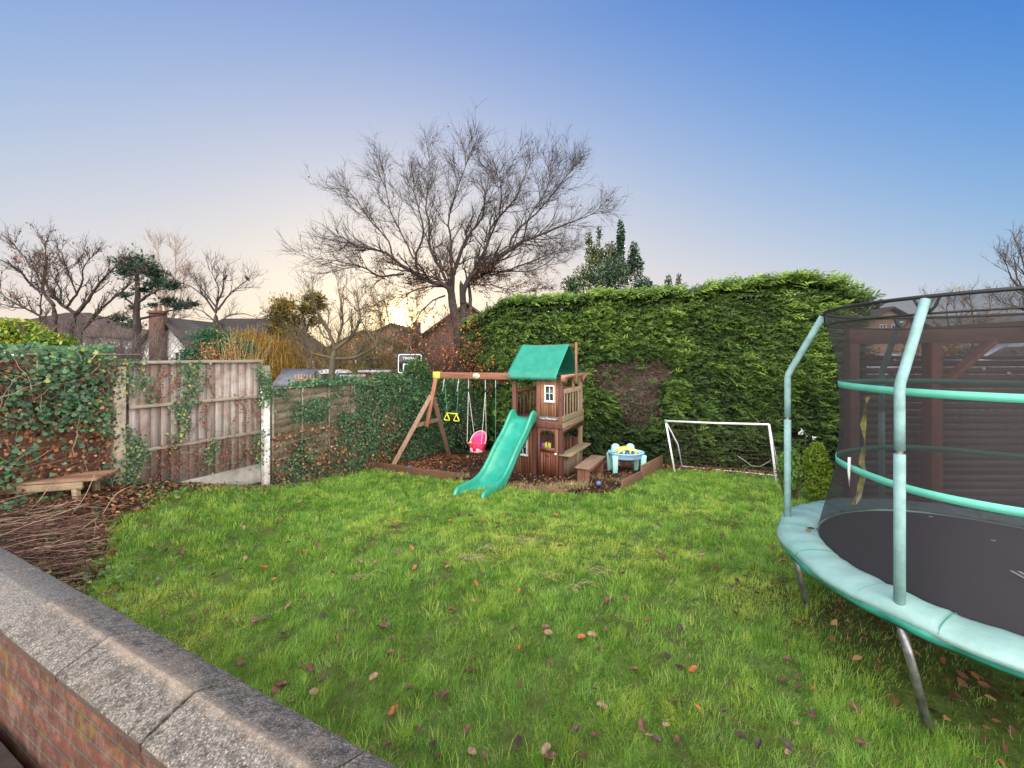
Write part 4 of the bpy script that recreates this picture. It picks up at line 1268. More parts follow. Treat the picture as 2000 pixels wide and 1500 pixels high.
    mb = MB(); mb.beam(t2, f2, .05, .10, (1, .2, 0)); mb.build('frame_leg', fw, root, bevel=.004)
    q1 = t1 + (f1 - t1) * .42; q2 = t2 + (f2 - t2) * .36; q2[2] = q1[2] + .06
    mb = MB(); mb.beam(q1, q2, .03, .09); mb.build('frame_crossbar', fw, root, bevel=.004)
    bm_ = plain('bolt_dark', (.05, .04, .038), .45, .2, 30, metal=.5)
    mb = MB()
    for a_, z_ in ((-.045, .82), (-.045, .67), (-.045, .48), (-.045, 1.5), (-.045, 1.2), (-1.125, 1.5), (-.545, .70), (-.33, .70), (-.62, .70), (-1.125, .95), (-.545, 1.5)):
        c_ = PP(a_, -.040 if z_ < .85 and a_ > -.4 else -.004, z_); mb.prism([c_ + np.array([*PU, 0]) * .011 * math.cos(t) + np.array([0, 0, .011 * math.sin(t)]) for t in np.linspace(0, 5.5, 8)], np.array([*PV, 0]) * .012)
    for b_, z_ in ((.05, 1.65), (.62, 1.65), (.70, 1.65), (1.27, 1.65), (.05, .80), (.66, .80), (1.25, .80), (.05, 1.35), (1.25, 1.35)):
        c_ = PP(.060 if z_ > 1.5 else .027 if z_ < 1 else .0, b_, z_); mb.prism([c_ + np.array([*PV, 0]) * .011 * math.cos(t) + np.array([0, 0, .011 * math.sin(t)]) for t in np.linspace(0, 5.5, 8)], np.array([*PU, 0]) * -.012)
    mb.build('bolts', bm_, root)
    # slide supports / leaning leg on the left
    mb = MB(); mb.beam(PP(-1.24, -.12, g + .02), PP(-1.18, .0, .30), .03, .06); mb.build('brace', fw, root)


make_playset()


def rope(mb, p, q, r=.006, sag=0.0):
    t = np.linspace(0, 1, 8)[:, None]; p = np.array(p); q = np.array(q)
    mb.tubes(p + (q - p) * t - np.array([[0, 0, sag]]) * np.sin(t * np.pi), r, 6, .5)


def make_swings():
    gr = plain('rope_green', (.05, .25, .16), .6, .2, 40); wh = plain('rope_white', (.62, .62, .60), .6, .15, 40)
    ye = plain('plastic_yellow', (.72, .70, .04), .35, .05, 5); hook = plain('hook_steel', (.55, .57, .6), .3, .1, 30, metal=.6)
    zb = 1.565
    # trapeze bar with ring handles
    root = empty('trapeze', PP(beam_a(882), 0, .73), 'yellow trapeze bar with triangular handles on green ropes', 'trapeze')
    a0, a1 = beam_a(868), beam_a(896); e0, e1 = beam_a(873.5), beam_a(892); zt = .745
    for a, e in ((a0, e0), (a1, e1)):
        mb = MB(); rope(mb, PP(a, 0, zb - .04), PP(e, 0, zt), .007); mb.build('rope', gr, root, smooth=True)
        mb = MB(); rope(mb, PP(a, 0, zb + .0), PP(a, 0, zb - .10), .010); rope(mb, PP(a, -.02, zb - .05), PP(a - .03, -.03, zb - .30), .006); mb.build('hook', wh, root, smooth=True)
        mb = MB(); tri = [PP(e, -.01, zt - .01), PP(e + .075, -.01, zt - .145), PP(e + .06, -.01, zt - .165), PP(e - .06, -.01, zt - .165), PP(e - .075, -.01, zt - .145), PP(e, -.01, zt - .01)]
        for i in range(5): mb.tubes(np.array([tri[i], tri[i + 1]]), .012, 8, .5)
        mb.build('handle', ye, root, smooth=True)
    mb = MB(); mb.tubes(np.array([PP(e0 - .03, 0, zt), PP((e0 + e1) / 2, 0, zt), PP(e1 + .03, 0, zt)]), .014, 10, .5, caps=True); mb.build('bar', ye, root, smooth=True)
    # toddler swing
    ac = beam_a(933)
    root = empty('toddler_swing', PP(ac, 0, 0), 'pink and red bucket seat toddler swing on white ropes', 'swing')
    pink = plain('plastic_pink', (.72, .05, .20), .35, .08, 5); red = plain('plastic_red', (.62, .025, .06), .35, .1, 5); pale = plain('plastic_pale_pink', (.80, .45, .52), .4, .05, 5)
    R0 = .19; zs = .12    # rim height
    P = []
    for th in np.linspace(math.radians(-18), math.radians(198), 26):       # high back wraps round behind
        x, y = math.cos(th), math.sin(th)
        top = zs + .245 * max(0, math.sin(th)) ** .7
        P.append([PP(ac + R0 * x * f, R0 * y * f * .85, z) for f, z in ((.80, zs - .17), (.94, zs - .10), (1.0, zs), (1.03, zs + (top - zs) * .5), (1.05, top))])
    mb = MB(); mb.grid(P); sh = mb.build('seat_shell', pink, root, smooth=True, solid=.012)
    mb = MB(); mb.tubes(np.array([p[4] for p in P]), .013, 8, .5); mb.build('rim', pale, sh, smooth=True)
    P = []
    for th in np.linspace(math.radians(180), math.radians(360), 22):
        x, y = math.cos(th), math.sin(th)
        P.append([PP(ac + R0 * x * f, R0 * y * f * .85, z) for f, z in ((1.02, zs + .012), (1.04, zs - .02), (.98, zs - .09), (.86, zs - .175), (.70, zs - .20))])
    mb = MB()
    # front apron is open at the two leg holes
    P = np.array(P)
    mb.grid(P[:, :2]); mb.grid(P[:4, 1:]); mb.grid(P[9:13, 1:]); mb.grid(P[18:, 1:])
    mb.build('front_apron', red, root, smooth=True, solid=.012)
    mb = MB(); mb.lathe([(0, -.205), (.13, -.20), (.17, -.17)], PP(ac, 0, zs), 24); mb.build('seat_base', pale, root, smooth=True, solid=.008)
    mb = MB()
    P2 = [[PP(ac + s * 1.0, -.10 - .03, z) for s in np.linspace(-.12, .12, 8)] for z in (zs - .20, zs - .15, zs - .10)]
    mb.grid(P2); mb.build('leg_guard', pale, root, smooth=True, solid=.006)
    mb = MB(); mb.lathe([(0, -.02), (.035, -.015), (.04, .005), (.03, .022), (0, .028)], PP(ac - .09, -.165, zs + .03), 14); mb.build('toy_knob', plain('knob_yellow', (.8, .5, .05), .4), root, smooth=True)
    mb = MB(); mb.box(PP(ac, -.17, zs + .005), (.34, .035, .03), PU); mb.build('front_bar', pink, root, bevel=.01)
    for px, sg in ((915, -1), (948, 1)):
        a = beam_a(px)
        mb = MB(); rope(mb, PP(a, 0, zb), PP(a, 0, 1.33), .013); mb.build('hanger', hook, root, smooth=True)
        mb = MB(); mb.tubes(np.array([PP(a, 0, 1.35), PP(a, 0, 1.28)]), .016, 8, .5, caps=True); mb.build('clip', plain('clip_dark', (.03, .03, .03), .5) if sg < 0 else bpy.data.materials['clip_dark'], root)
        mb = MB(); rope(mb, PP(a, 0, 1.30), PP(ac + sg * .19, -.15, zs + .01), .0065); rope(mb, PP(a, 0, 1.30), PP(ac + sg * .165, .10, zs + .2), .0065); mb.build('rope', wh, root, smooth=True)
    # single green rope
    root = empty('climbing_rope', PP(beam_a(968), 0, .2), 'single thin green rope hanging from the beam beside the slide', 'rope')
    a = beam_a(968)
    mb = MB(); rope(mb, PP(a, 0, zb - .05), PP(a, 0, .05), .008); mb.build('rope', gr, root, smooth=True)
    mb = MB(); rope(mb, PP(a, 0, zb), PP(a, 0, zb - .17), .011); mb.build('hook', hook, root, smooth=True)


make_swings()


def make_play_area_bits():
    # edging boards
    m = wood('edging', [(0, (.12, .06, .038)), (1, (.19, .10, .06))], 'x', rotz=.5, grime=(.10, .07, .04))
    m2 = wood('edging_right', [(0, (.16, .085, .052)), (1, (.24, .13, .08))], 'x', rotz=-1.0, grime=(.14, .09, .06))
    def board(p, q, h, label, mat, lift=.0):
        z0 = float(ground(*p)); z1 = float(ground(*q))
        root = MB(); root.beam((*p, z0 + lift + h / 2 - .04), (*q, z1 + lift + h / 2 - .04), .035, h)
        o = root.build('edging_board', mat, bevel=.004); tagp(o, label, 'edging board', 'timber boards edging the bark area')
        return o
    board((-3.35, 9.78), (-1.12, 8.45), .20, 'long red brown edging board between the lawn and the swings', m)
    board((-.55, 8.12), (.95, 7.28), .13, 'low edging board mostly buried in dead grass below the playhouse', m)
    board((1.93, 7.50), (2.55, 8.42), .22, 'front one of the two slanting boards right of the water table', m2, .02)
    board((2.57, 8.45), (3.5, 9.95), .30, 'rear and taller slanting board between water table and goal', m2, .04)
    # low brown bench
    root = empty('low_bench', (1.75, 8.75, -.43), 'low dark wooden bench beside the playhouse shelf', 'bench')
    w = wood('low_bench_wood', [(0, (.16, .105, .075)), (1, (.22, .15, .11))], 'y', rotz=.47)
    def BB(a, b, z): return PP(.52 + a, -.30 + b, z)
    mb = MB(); mb.box(BB(0, .55, -.075), (.30, 1.15, .035), PU); mb.build('seat', w, root, bevel=.006)
    for b, dz in ((.06, 0), (1.04, 0)):
        mb = MB(); mb.box(BB(0, b, -.28), (.24, .045, .38), PU); mb.build('leg', M['cedar'], root, bevel=.004)
    mb = MB(); mb.box(BB(.12, .55, -.13), (.03, .95, .07), PU); mb.build('seat_rail', M['cedar'], root)
    # water table
    cx, cy = 2.52, 9.42; zg = float(ground(cx, cy))
    root = empty('water_table', (cx, cy, zg), 'pale blue plastic water play table with yellow ramp piece', 'play table')
    blue = plain('plastic_pale_blue', (.32, .58, .86), .4, .06, 4); aqua = plain('plastic_aqua', (.36, .72, .66), .4, .06, 4); ylw = plain('plastic_butter', (.80, .68, .20), .4, .05, 4); mid = plain('plastic_mid_blue', (.04, .15, .40), .35, .1, 4)
    a = np.linspace(0, 2 * np.pi, 40, endpoint=False)
    def ell(rx, ry, z): return np.stack([cx + rx * np.cos(a) * .97, cy + ry * np.sin(a), np.full(40, zg + z)], -1)
    rings = [ell(.30, .22, .315), ell(.375, .285, .325), ell(.385, .295, .34), ell(.395, .305, .43), ell(.41, .315, .435), ell(.41, .315, .452), ell(.385, .29, .452), ell(.37, .275, .42), ell(.36, .265, .37), ell(.0, .0, .36)]
    G = np.array(rings); G = np.concatenate([G, G[:, :1]], 1)
    mb = MB(); mb.grid(G); mb.build('tub', blue, root, smooth=True)
    for k, (dx, dy) in enumerate(((-.29, -.20), (.34, -.13), (-.33, .15), (.28, .2))):
        mb = MB(); s = .058
        P = [np.array([cx + dx + sx * s * f, cy + dy + sy * s * f * .8, zg + z]) for z, f in ((-.02, .80), (.16, .95), (.40, 1.1)) for sx, sy in ((-1, -1), (1, -1), (1, 1), (-1, 1))]
        mb.add(P, [[3, 2, 1, 0], [8, 9, 10, 11]] + [[i + 4 * q, (i + 1) % 4 + 4 * q, (i + 1) % 4 + 4 * q + 4, i + 4 * q + 4] for q in (0, 1) for i in range(4)])
        mb.build('leg', aqua, root, bevel=.014)
    mb = MB(); P = []
    for t in np.linspace(0, np.pi, 18): P.append([(cx - .01 + .245 * math.cos(t), cy + dy, zg + .42 + .155 * math.sin(t)) for dy in (-.16, -.15, .0, .01)])
    P = np.array(P); mb.grid(P)
    # front face of the ramp with three openings
    for x0, x1 in ((-.245, -.19), (-.105, -.06), (.035, .075), (.15, .225)):
        mb.prism([(cx + x0, cy - .16, zg + .40), (cx + x1, cy - .16, zg + .40), (cx + x1, cy - .16, zg + .42 + .155 * math.sqrt(max(0, 1 - (x1 / .245) ** 2))), (cx + x0, cy - .16, zg + .42 + .155 * math.sqrt(max(0, 1 - (x0 / .246) ** 2)))], (0, .012, 0))
    pr = []
    for t in np.linspace(0.12, np.pi - .12, 16): pr.append((cx + .24 * math.cos(t), cy - .165, zg + .42 + .153 * math.sin(t)))
    for t in np.linspace(np.pi - .35, .35, 16): pr.append((cx + .19 * math.cos(t), cy - .165, zg + .42 + .095 * math.sin(t)))
    mb.prism(pr, (0, .01, 0)); mb.build('ramp', ylw, root)
    for dx in (-.20, .13):
        mb = MB(); mb.lathe([(0.10, 0), (.10, .08), (.085, .14), (.05, .175), (0, .185)], (cx + dx, cy + .13, zg + .42), 18); mb.build('dome', aqua, root, smooth=True)
    for dx, sz in ((-.15, .03), (.0, .05), (.115, .03)):
        mb = MB(); mb.lathe([(sz, 0), (sz, .05), (sz * .6, .075), (0, .08)], (cx + dx, cy - .10, zg + .40), 14); mb.build('cup', mid, root, smooth=True)
    mb = MB(); mb.box((cx + .12, cy - .302, zg + .385), (.03, .006, .022)); mb.build('badge', plain('badge_red', (.6, .08, .12), .4), root)
    # toys
    def ball(name, p, r, c, label, cat):
        mb = MB(); t = np.linspace(-np.pi / 2, np.pi / 2, 10); mb.lathe([(r * math.cos(x), r * math.sin(x)) for x in t], p, 16)
        o = mb.build(name, plain(name + '_mat', c, .4, .1, 5), smooth=True); tagp(o, label, cat)
    p = W(797, 909, 9.55); ball('ball', (p[0], 9.7, float(ground(p[0], 9.7)) + .05), .05, (.03, .18, .62), 'small blue ball behind the left edging board', 'ball')
    p = W(772, 907, 9.75); ball('toy', (p[0], 9.8, float(ground(p[0], 9.8)) + .04), .045, (.55, .22, .15), 'small faded red toy at the foot of the swing frame', 'toy')
    p = W(1150, 936, 8.1); ball('ball', (1.63, 8.0, float(ground(1.63, 8.0)) + .05), .05, (.10, .18, .40), 'dark blue ball under the low bench', 'ball')
    ball('stone', (1.12, 7.95, float(ground(1.12, 7.95)) + .03), .045, (.55, .52, .47), 'small pale stone at the corner of the playhouse', 'stone')
    # building bricks on the door sill
    cols = ((.02, .08, .5), (.6, .03, .03), (.03, .35, .06), (.7, .5, .02), (.02, .3, .45), (.65, .2, .02), (.35, .6, .05))
    for i in range(7):
        mb = MB(); h = .06 + .04 * math.sin(i * 2.1 + 1) ** 2
        mb.box(PP(-.445 + i * .028, .0, .185 + h / 2), (.026, .05, h), PU)
        if i % 2: mb.box(PP(-.445 + i * .028, .0, .185 + h + .012), (.024, .03, .022), PU)
        o = mb.build('toy_brick', plain('toy_brick_%d' % i, cols[i], .4, .05, 3), bevel=.003)
        tagp(o, ('blue', 'red', 'green', 'yellow', 'teal', 'orange', 'lime')[i] + ' toy brick on the sill of the playhouse door', 'toy brick', 'toy bricks on the door sill')


make_play_area_bits()


# ------------------------------------------------------------------ goal
def make_goal():
    root = empty('football_goal', (4.4, 8.9, float(ground(4.4, 8.9))), 'small white tubular football goal leaning back against the hedge foot', 'goal')
    wh = plain('goal_white', (.74, .76, .80), .4, .08, 6)
    A = W(1318, 922, 9.45); A[2] = float(ground(A[0], A[1])); B = W(1517, 948, 8.25); B[2] = float(ground(B[0], B[1])) - .01
    TA = W(1300, 822, 9.75); TB = W(1502, 829, 8.5)
    BA = W(1332, 914, 10.15); BA[2] = float(ground(BA[0], BA[1])) + .02; BB_ = W(1523, 934, 8.85); BB_[2] = float(ground(BB_[0], BB_[1])) + .02
    def tube(nm, pts, r=.022):
        mb = MB(); mb.tubes(np.array(pts), r, 10, .5, caps=True); return mb.build(nm, wh, root, smooth=True)
    tube('left_post', [A, (A + TA) / 2, TA]); tube('right_post', [B, (B + TB) / 2, TB]); tube('crossbar', [TA, (TA + TB) / 2 + np.array([0, 0, -.012]), TB])
    KA = W(1324, 868, 10.1); KB = W(1512, 878, 8.8)
    tube('left_stay', [TA, KA, BA], .016); tube('right_stay', [TB, KB, BB_], .016); tube('base_bar', [BA, (BA + BB_) / 2, BB_], .016); tube('left_foot_bar', [A, BA], .014); tube('right_foot_bar', [B, BB_], .014)
    mb = MB(); mb.tubes(np.array([TA + [0, 0, .03], TA - [0, 0, .04]]), .032, 10, .5, caps=True); mb.build('corner_joint', plain('joint_green', (.10, .35, .12), .5), root)
    # net: sagging cords from crossbar to base bar
    mb = MB(); nx, nz = 19, 13
    top = [TA + (TB - TA) * i / (nx - 1) for i in range(nx)]; bot = [BA + (BB_ - BA) * i / (nx - 1) for i in range(nx)]
    kn = [KA + (KB - KA) * i / (nx - 1) for i in range(nx)]
    G = np.zeros((nx, nz, 3))
    for i in range(nx):
        for j in range(nz):
            t = j / (nz - 1)
            p = (1 - t) ** 2 * top[i] + 2 * t * (1 - t) * kn[i] + t * t * bot[i]
            p = p + np.array([0, 0, -.05 * math.sin(math.pi * i / (nx - 1)) * math.sin(math.pi * t)]) + np.array([rnd.uniform(-.012, .012), 0, rnd.uniform(-.012, .012)])
            G[i, j] = p
    mb.tubes(G, .0022, 3, .5); mb.tubes(G.transpose(1, 0, 2), .0022, 3, .5)
    for P0, K0, B0, T0 in ((A, KA, BA, TA), (B, KB, BB_, TB)):
        S = []
        for j in range(9):
            t = j / 8; b = (1 - t) ** 2 * T0 + 2 * t * (1 - t) * K0 + t * t * B0; f = T0 + (P0 - T0) * t
            S.append([f, (f + b) / 2, b])
        mb.tubes(np.array(S), .0022, 3, .5); mb.tubes(np.array(S).transpose(1, 0, 2), .0022, 3, .5)
    mb.build('net', plain('net_cord', (.17, .12, .09), .8, .3, 10), root)
    # loose white twine in front of the hedge
    mb = MB(); pts = [W(1440, 890, 9.0), W(1455, 900, 8.95), W(1468, 910, 8.9), W(1485, 911, 8.85), W(1500, 903, 8.75), W(1506, 898, 8.7)]
    mb.tubes(np.array(pts), .006, 5, .5); o = mb.build('twine', plain('twine_grey', (.42, .40, .34), .8)); tagp(o, 'loose pale twine caught on the goal net', 'twine')


make_goal()


# ------------------------------------------------------------------ trampoline
def make_trampoline():
    C = np.array([3.24, 2.73]); zp = .75
    root = empty('trampoline', (3.24, 2.73, .08), 'round trampoline with pale teal padding and dark enclosure net', 'trampoline')
    def T(a, r, z): return np.array([C[0] + r * math.cos(a), C[1] + r * math.sin(a), z])
    angs = [R(201 - 60 * k) for k in range(6)]
    m, nt, b = nodes('pad_teal')
    n1 = noise_n(nt, coords(nt), 2.2, 6, .7); n2 = noise_n(nt, coords(nt), 5, 6, .8)
    c = ramp(nt, n1, [(.3, (.17, .33, .305)), (.7, (.27, .42, .40))]); c = mix(nt, ramp(nt, n2, [(.62, (0, 0, 0)), (.74, (.6, .6, .6))]), c, (.10, .30, .13))
    nt.links.new(c, b.inputs['Base Color']); b.inputs['Roughness'].default_value = .42
    bump(nt, b, noise_n(nt, coords(nt), 11, 4), .3, .02)
    sd = plain('skirt_teal', (.03, .26, .19), .45, .2, 6)
    foam = plain('foam_teal', (.21, .37, .365), .75, .14, 14, .5); steel = plain('steel_galv', (.33, .34, .35), .38, .3, 18, metal=.75)
    # pad ring with soft folds
    n = 144; A = np.linspace(0, 2 * np.pi, n + 1)
    P = []
    for a in A:
        k = min(abs((a - x + np.pi) % (2 * np.pi) - np.pi) for x in angs)
        fold = .004 * math.sin(a * 37) + .0035 * math.sin(a * 61 + 1) + .006 * math.sin(a * 11 + 2)
        nearp = math.exp(-(k / .07) ** 2)
        row = []
        for r, z in ((1.035, -.030), (1.045, -.004), (1.07, .012), (1.12, .022), (1.18, .022), (1.24, .016), (1.285, .004), (1.305, -.016), (1.31, -.040)):
            w = fold * (1 if 1.05 < r < 1.29 else .3) + nearp * (.014 if 1.1 < r < 1.3 else 0)
            row.append(T(a, r + (.012 * math.sin(a * 12) if r > 1.3 else 0), zp + z + w))
        P.append(row)
    mb = MB(); mb.grid(P, .5); mb.build('pad', m, root, smooth=True, solid=.006)
    mb = MB(); mb.grid([[T(a, 1.306, zp - .035), T(a, 1.300 + .008 * math.sin(a * 23), zp - .065 - .008 * math.sin(a * 17) ** 2), T(a, 1.285, zp - .085)] for a in A], .5); mb.build('pad_skirt', sd, root, smooth=True, solid=.004)
    mb = MB(); mb.tubes(np.array([T(a, 1.265, zp - .075) for a in A]), .022, 10, .5); mb.build('frame_ring', steel, root, smooth=True)
    for a in angs:
        for da in (R(30), R(8), R(-8)):
            mb = MB(); mb.tubes(np.array([T(a + da, q, zp + h) for q, h in ((1.04, -.004), (1.07, .0145), (1.12, .0245), (1.18, .0245), (1.24, .0185), (1.285, .006), (1.307, -.02))]), .0028, 5, .5); mb.build('pad_seam', sd, root, smooth=True)
    # mat
    mm, nt, b = nodes('mat_black')
    nn = noise_n(nt, coords(nt), 260, 2); nt.links.new(ramp(nt, nn, [(.3, (.018, .018, .022)), (.7, (.042, .042, .050))]), b.inputs['Base Color']); b.inputs['Roughness'].default_value = .75; b.inputs['Specular IOR Level'].default_value = .35
    mb = MB(); P = [[T(a, r, zp - .02 - .015 * (1 - r / 1.05)) for a in A] for r in (.0001, .3, .6, .9, 1.055)]; mb.grid(P, .5); mat = mb.build('mat', mm, root, smooth=True)
    cp = (W(1983, 1122, 1)); 
    Yt = (CAMZ - (zp - .025)) * F / (1128 - 695); pt = np.array([(1984 - 1000) / F * Yt, Yt, zp - .018])
    text_obj('lettering', 'JUMP', .17, pt + np.array([.20, -.035, .001]), (.97, -.25, 0), (.25, .97, 0), plain('mat_print', (.72, .74, .76), .6), mat, .0005)
    # pale scuffs on the mat
    for k, (px, py) in enumerate(((1818, 1011), (1940, 1058))):
        Yt = (CAMZ - (zp - .025)) * F / (py - 695); p = np.array([(px - 1000) / F * Yt, Yt, zp - .016])
        mb = MB(); mb.prism([p + np.array([.018 * math.cos(t) * (1 + .3 * math.sin(3 * t)), .012 * math.sin(t), 0]) for t in np.linspace(0, 6.0, 9)], (0, 0, .001)); tagp(mb.build('mat_scuff', plain('scuff', (.5, .5, .5), .7) if k == 0 else bpy.data.materials['scuff'], mat))
    # net
    mn = bpy.data.materials.new('net_mesh'); mn.use_nodes = True; nt = mn.node_tree; bs = nt.nodes['Principled BSDF']
    bs.inputs['Base Color'].default_value = (.024, .021, .025, 1); bs.inputs['Roughness'].default_value = .8
    tr = nt.nodes.new('ShaderNodeBsdfTransparent'); ms = nt.nodes.new('ShaderNodeMixShader')
    wv = nt.nodes.new('ShaderNodeTexWave'); wv.bands_direction = 'Z'; wv.inputs['Scale'].default_value = 60
    nt.links.new(coords(nt), wv.inputs['Vector'])
    nz = noise_n(nt, coords(nt, (1, 1, 6)), 5, 5, .7)
    fac = math_m(nt, 'ADD', math_m(nt, 'MULTIPLY', wv.outputs[0], .08), math_m(nt, 'MULTIPLY_ADD', nz, .25)); fac.node.inputs[1].default_value
    f2 = [x for x in nt.nodes if x.type == 'MATH' and x.operation == 'MULTIPLY_ADD'][0]; f2.inputs[1].default_value = .26; f2.inputs[2].default_value = .43
    nt.links.new(fac, ms.inputs[0]); nt.links.new(tr.outputs[0], ms.inputs[1]); nt.links.new(bs.outputs[0], ms.inputs[2]); nt.links.new(ms.outputs[0], nt.nodes['Material Output'].inputs[0])
    prof = [(1.045, .735), (1.02, .85), (.985, 1.0), (.95, 1.15), (.925, 1.32), (.91, 1.5), (.905, 1.7), (.91, 1.88), (.925, 2.05), (.955, 2.2), (.99, 2.33)]
    mb = MB(); mb.grid([[T(a, r * (1 - .018 * (1 - math.cos(6 * (a - angs[0]))) * (1 if .8 < z < 2.2 else .3)), z) for r, z in prof] for a in A], .5); net = mb.build('net', mn, root, smooth=True)
    # header band between the ring tubes
    dk = plain('band_black', (.02, .022, .022), .6)
    mb = MB(); mb.grid([[T(a, .99, 2.335), T(a, 1.0, 2.425)] for a in A], .5); mb.build('net_header', mn, root, smooth=True)
    for z, r, q in ((2.43, 1.0, .011), (2.335, .99, .006)):
        mb = MB(); mb.tubes(np.array([T(a, r, z) for a in A]), q, 8, .5); mb.build('top_ring', dk, root, smooth=True)
    band = plain('band_mint', (.12, .50, .38), .6, .06, 8); 
    for z in (1.885, 1.315):
        r = np.interp(z, [p[1] for p in prof], [p[0] for p in prof])
        mb = MB(); mb.grid([[T(a, (r + .004) * (1 - .018 * (1 - math.cos(6 * (a - angs[0])))), z + h) for h in (-.023, .023)] for a in A], .5); mb.build('net_band', band, root, smooth=True, solid=.002)
    # poles and legs
    for k, a in enumerate(angs):
        zj = 1.58
        pole = empty_part = None
        pts = [T(a, 1.245, zp + .005), T(a, 1.245, 1.2), T(a, 1.245, zj - .006)]
        mb = MB(); mb.tubes(np.array(pts), .0255, 14, .5, caps=True); mb.build('pole_foam', foam, root, smooth=True)
        up = [T(a, 1.245, zj + .014), T(a, 1.245, 1.75), T(a, 1.245, 1.92), T(a, 1.238, 1.955), T(a, 1.215, 2.0), T(a, 1.185, 2.06), T(a, 1.10, 2.23), T(a, 1.01, 2.41)]
        mb = MB(); mb.tubes(np.array(up), .024, 14, .5, caps=True); mb.build('pole_foam', foam, root, smooth=True)
        mb = MB(); mb.tubes(np.array([T(a, 1.245, .68), T(a, 1.245, 1.2), T(a, 1.245, 1.9)]), .017, 10, .5); mb.build('pole', steel, root, smooth=True)
        gz = float(ground(*T(a, 1.1, 0)[:2]))
        lg = [T(a, 1.25, zp - .06), T(a + R(1.5), 1.175, (zp + gz) / 2 - .02), T(a + R(3), 1.10, gz + .0)]
        mb = MB(); mb.tubes(np.array(lg), .021, 12, .5, caps=True); mb.build('leg', steel, root, smooth=True)
        mb = MB(); mb.tubes(np.array([T(a, .99, 2.335), T(a - .035, .995, 2.37), T(a - .06, 1.0, 2.43)]), .007, 6, .5); mb.tubes(np.array([T(a, .99, 2.335), T(a + .035, .995, 2.37), T(a + .06, 1.0, 2.43)]), .007, 6, .5); mb.build('header_strap', dk, root)
    # drooping netting edge round the mat
    mb = MB(); mb.tubes(np.array([T(a, 1.047, zp - .008 + .004 * math.sin(a * 40)) for a in np.linspace(0, 2 * np.pi, 200)]), .006, 6, .5); mb.build('net_hem', plain('net_hem', (.07, .05, .045), .8), root, smooth=True)
    # ribbons hanging inside the net
    rb = empty('yellow_ribbon', T(R(160), .85, .8), 'long crumpled yellow ribbon hanging inside the net', 'ribbon')
    mb = MB(); pts = []
    for (px, py) in ((1695, 775), (1690, 800), (1686, 830), (1689, 860), (1685, 890), (1681, 905), (1686, 925), (1680, 950), (1672, 970), (1665, 985)):
        pts.append(W(px, py, 3.05))
    pts = np.array(pts); S = []
    for i, p in enumerate(pts):
        t = i * 1.3; d = np.array([math.cos(t), math.sin(t), 0]) * .018; S.append([p - d, p + d])
    mb.grid(S, .5); mb.build('ribbon_strip', plain('ribbon_yellow', (.46, .44, .10), .5, .3, 20), rb, smooth=True)
    S = []
    mb = MB()
    for i, p in enumerate(pts[4:]):
        t = i * 1.1 + 1; d = np.array([math.cos(t), math.sin(t), 0]) * .014; S.append([p - d + [.012, 0, 0], p + d + [.02, 0, 0]])
    mb.grid(S, .5); mb.build('ribbon_tail', plain('ribbon_pale', (.60, .58, .45), .5, .2, 20), rb, smooth=True)
    mb = MB(); c = W(1659, 893, 2.95); e = W(1659, 952, 2.95)
    mb.add([c + [-.010, 0, 0], c + [.010, 0, 0], (c + e) / 2 + [.012, .006, 0], e, (c + e) / 2 - [.012, .0, 0]], [[0, 1, 2, 3, 4]])
    o = mb.build('white_ribbon', plain('ribbon_white', (.66, .66, .68), .5), solid=.002); tagp(o, 'short white pointed ribbon by the lower net band', 'ribbon')
    mb = MB(); n = 14
    a = np.array([R(x) for x in (150, 152, 158, 205, 165)])
    P = np.array([T(R(151 + 3 * i), 1.09 + .03 * math.sin(i), zp + .03) for i in range(2)]); leaves(mb, P, unit(2, 3), .06, OVAL); o = mb.build('pad_leaf', M['dead_leaf']); tagp(o, 'brown leaves caught in a fold of the teal pad', 'leaves', kind='stuff')


make_trampoline()


# ------------------------------------------------------------------ conifer hedge
HU = np.array([.900, -.436]); HN = np.array([-.436, -.900]); H0 = np.array([-1.60, 13.37]); HL = 9.85


def HPt(s, n, z):
    s = np.asarray(s, float); n = np.asarray(n, float)
    return np.stack([H0[0] + HU[0] * s + HN[0] * n, H0[1] + HU[1] * s + HN[1] * n, z + 0 * s], -1)


SPRAY = [(0, -.5), (.07, -.36), (.20, -.30), (.09, -.20), (.24, -.08), (.09, -.02), (.20, .14), (.07, .16), (.12, .34), (.03, .32), (0, .52), (-.03, .30), (-.12, .30), (-.07, .14), (-.20, .10), (-.09, -.04), (-.24, -.12), (-.09, -.22), (-.18, -.32), (-.06, -.38)]


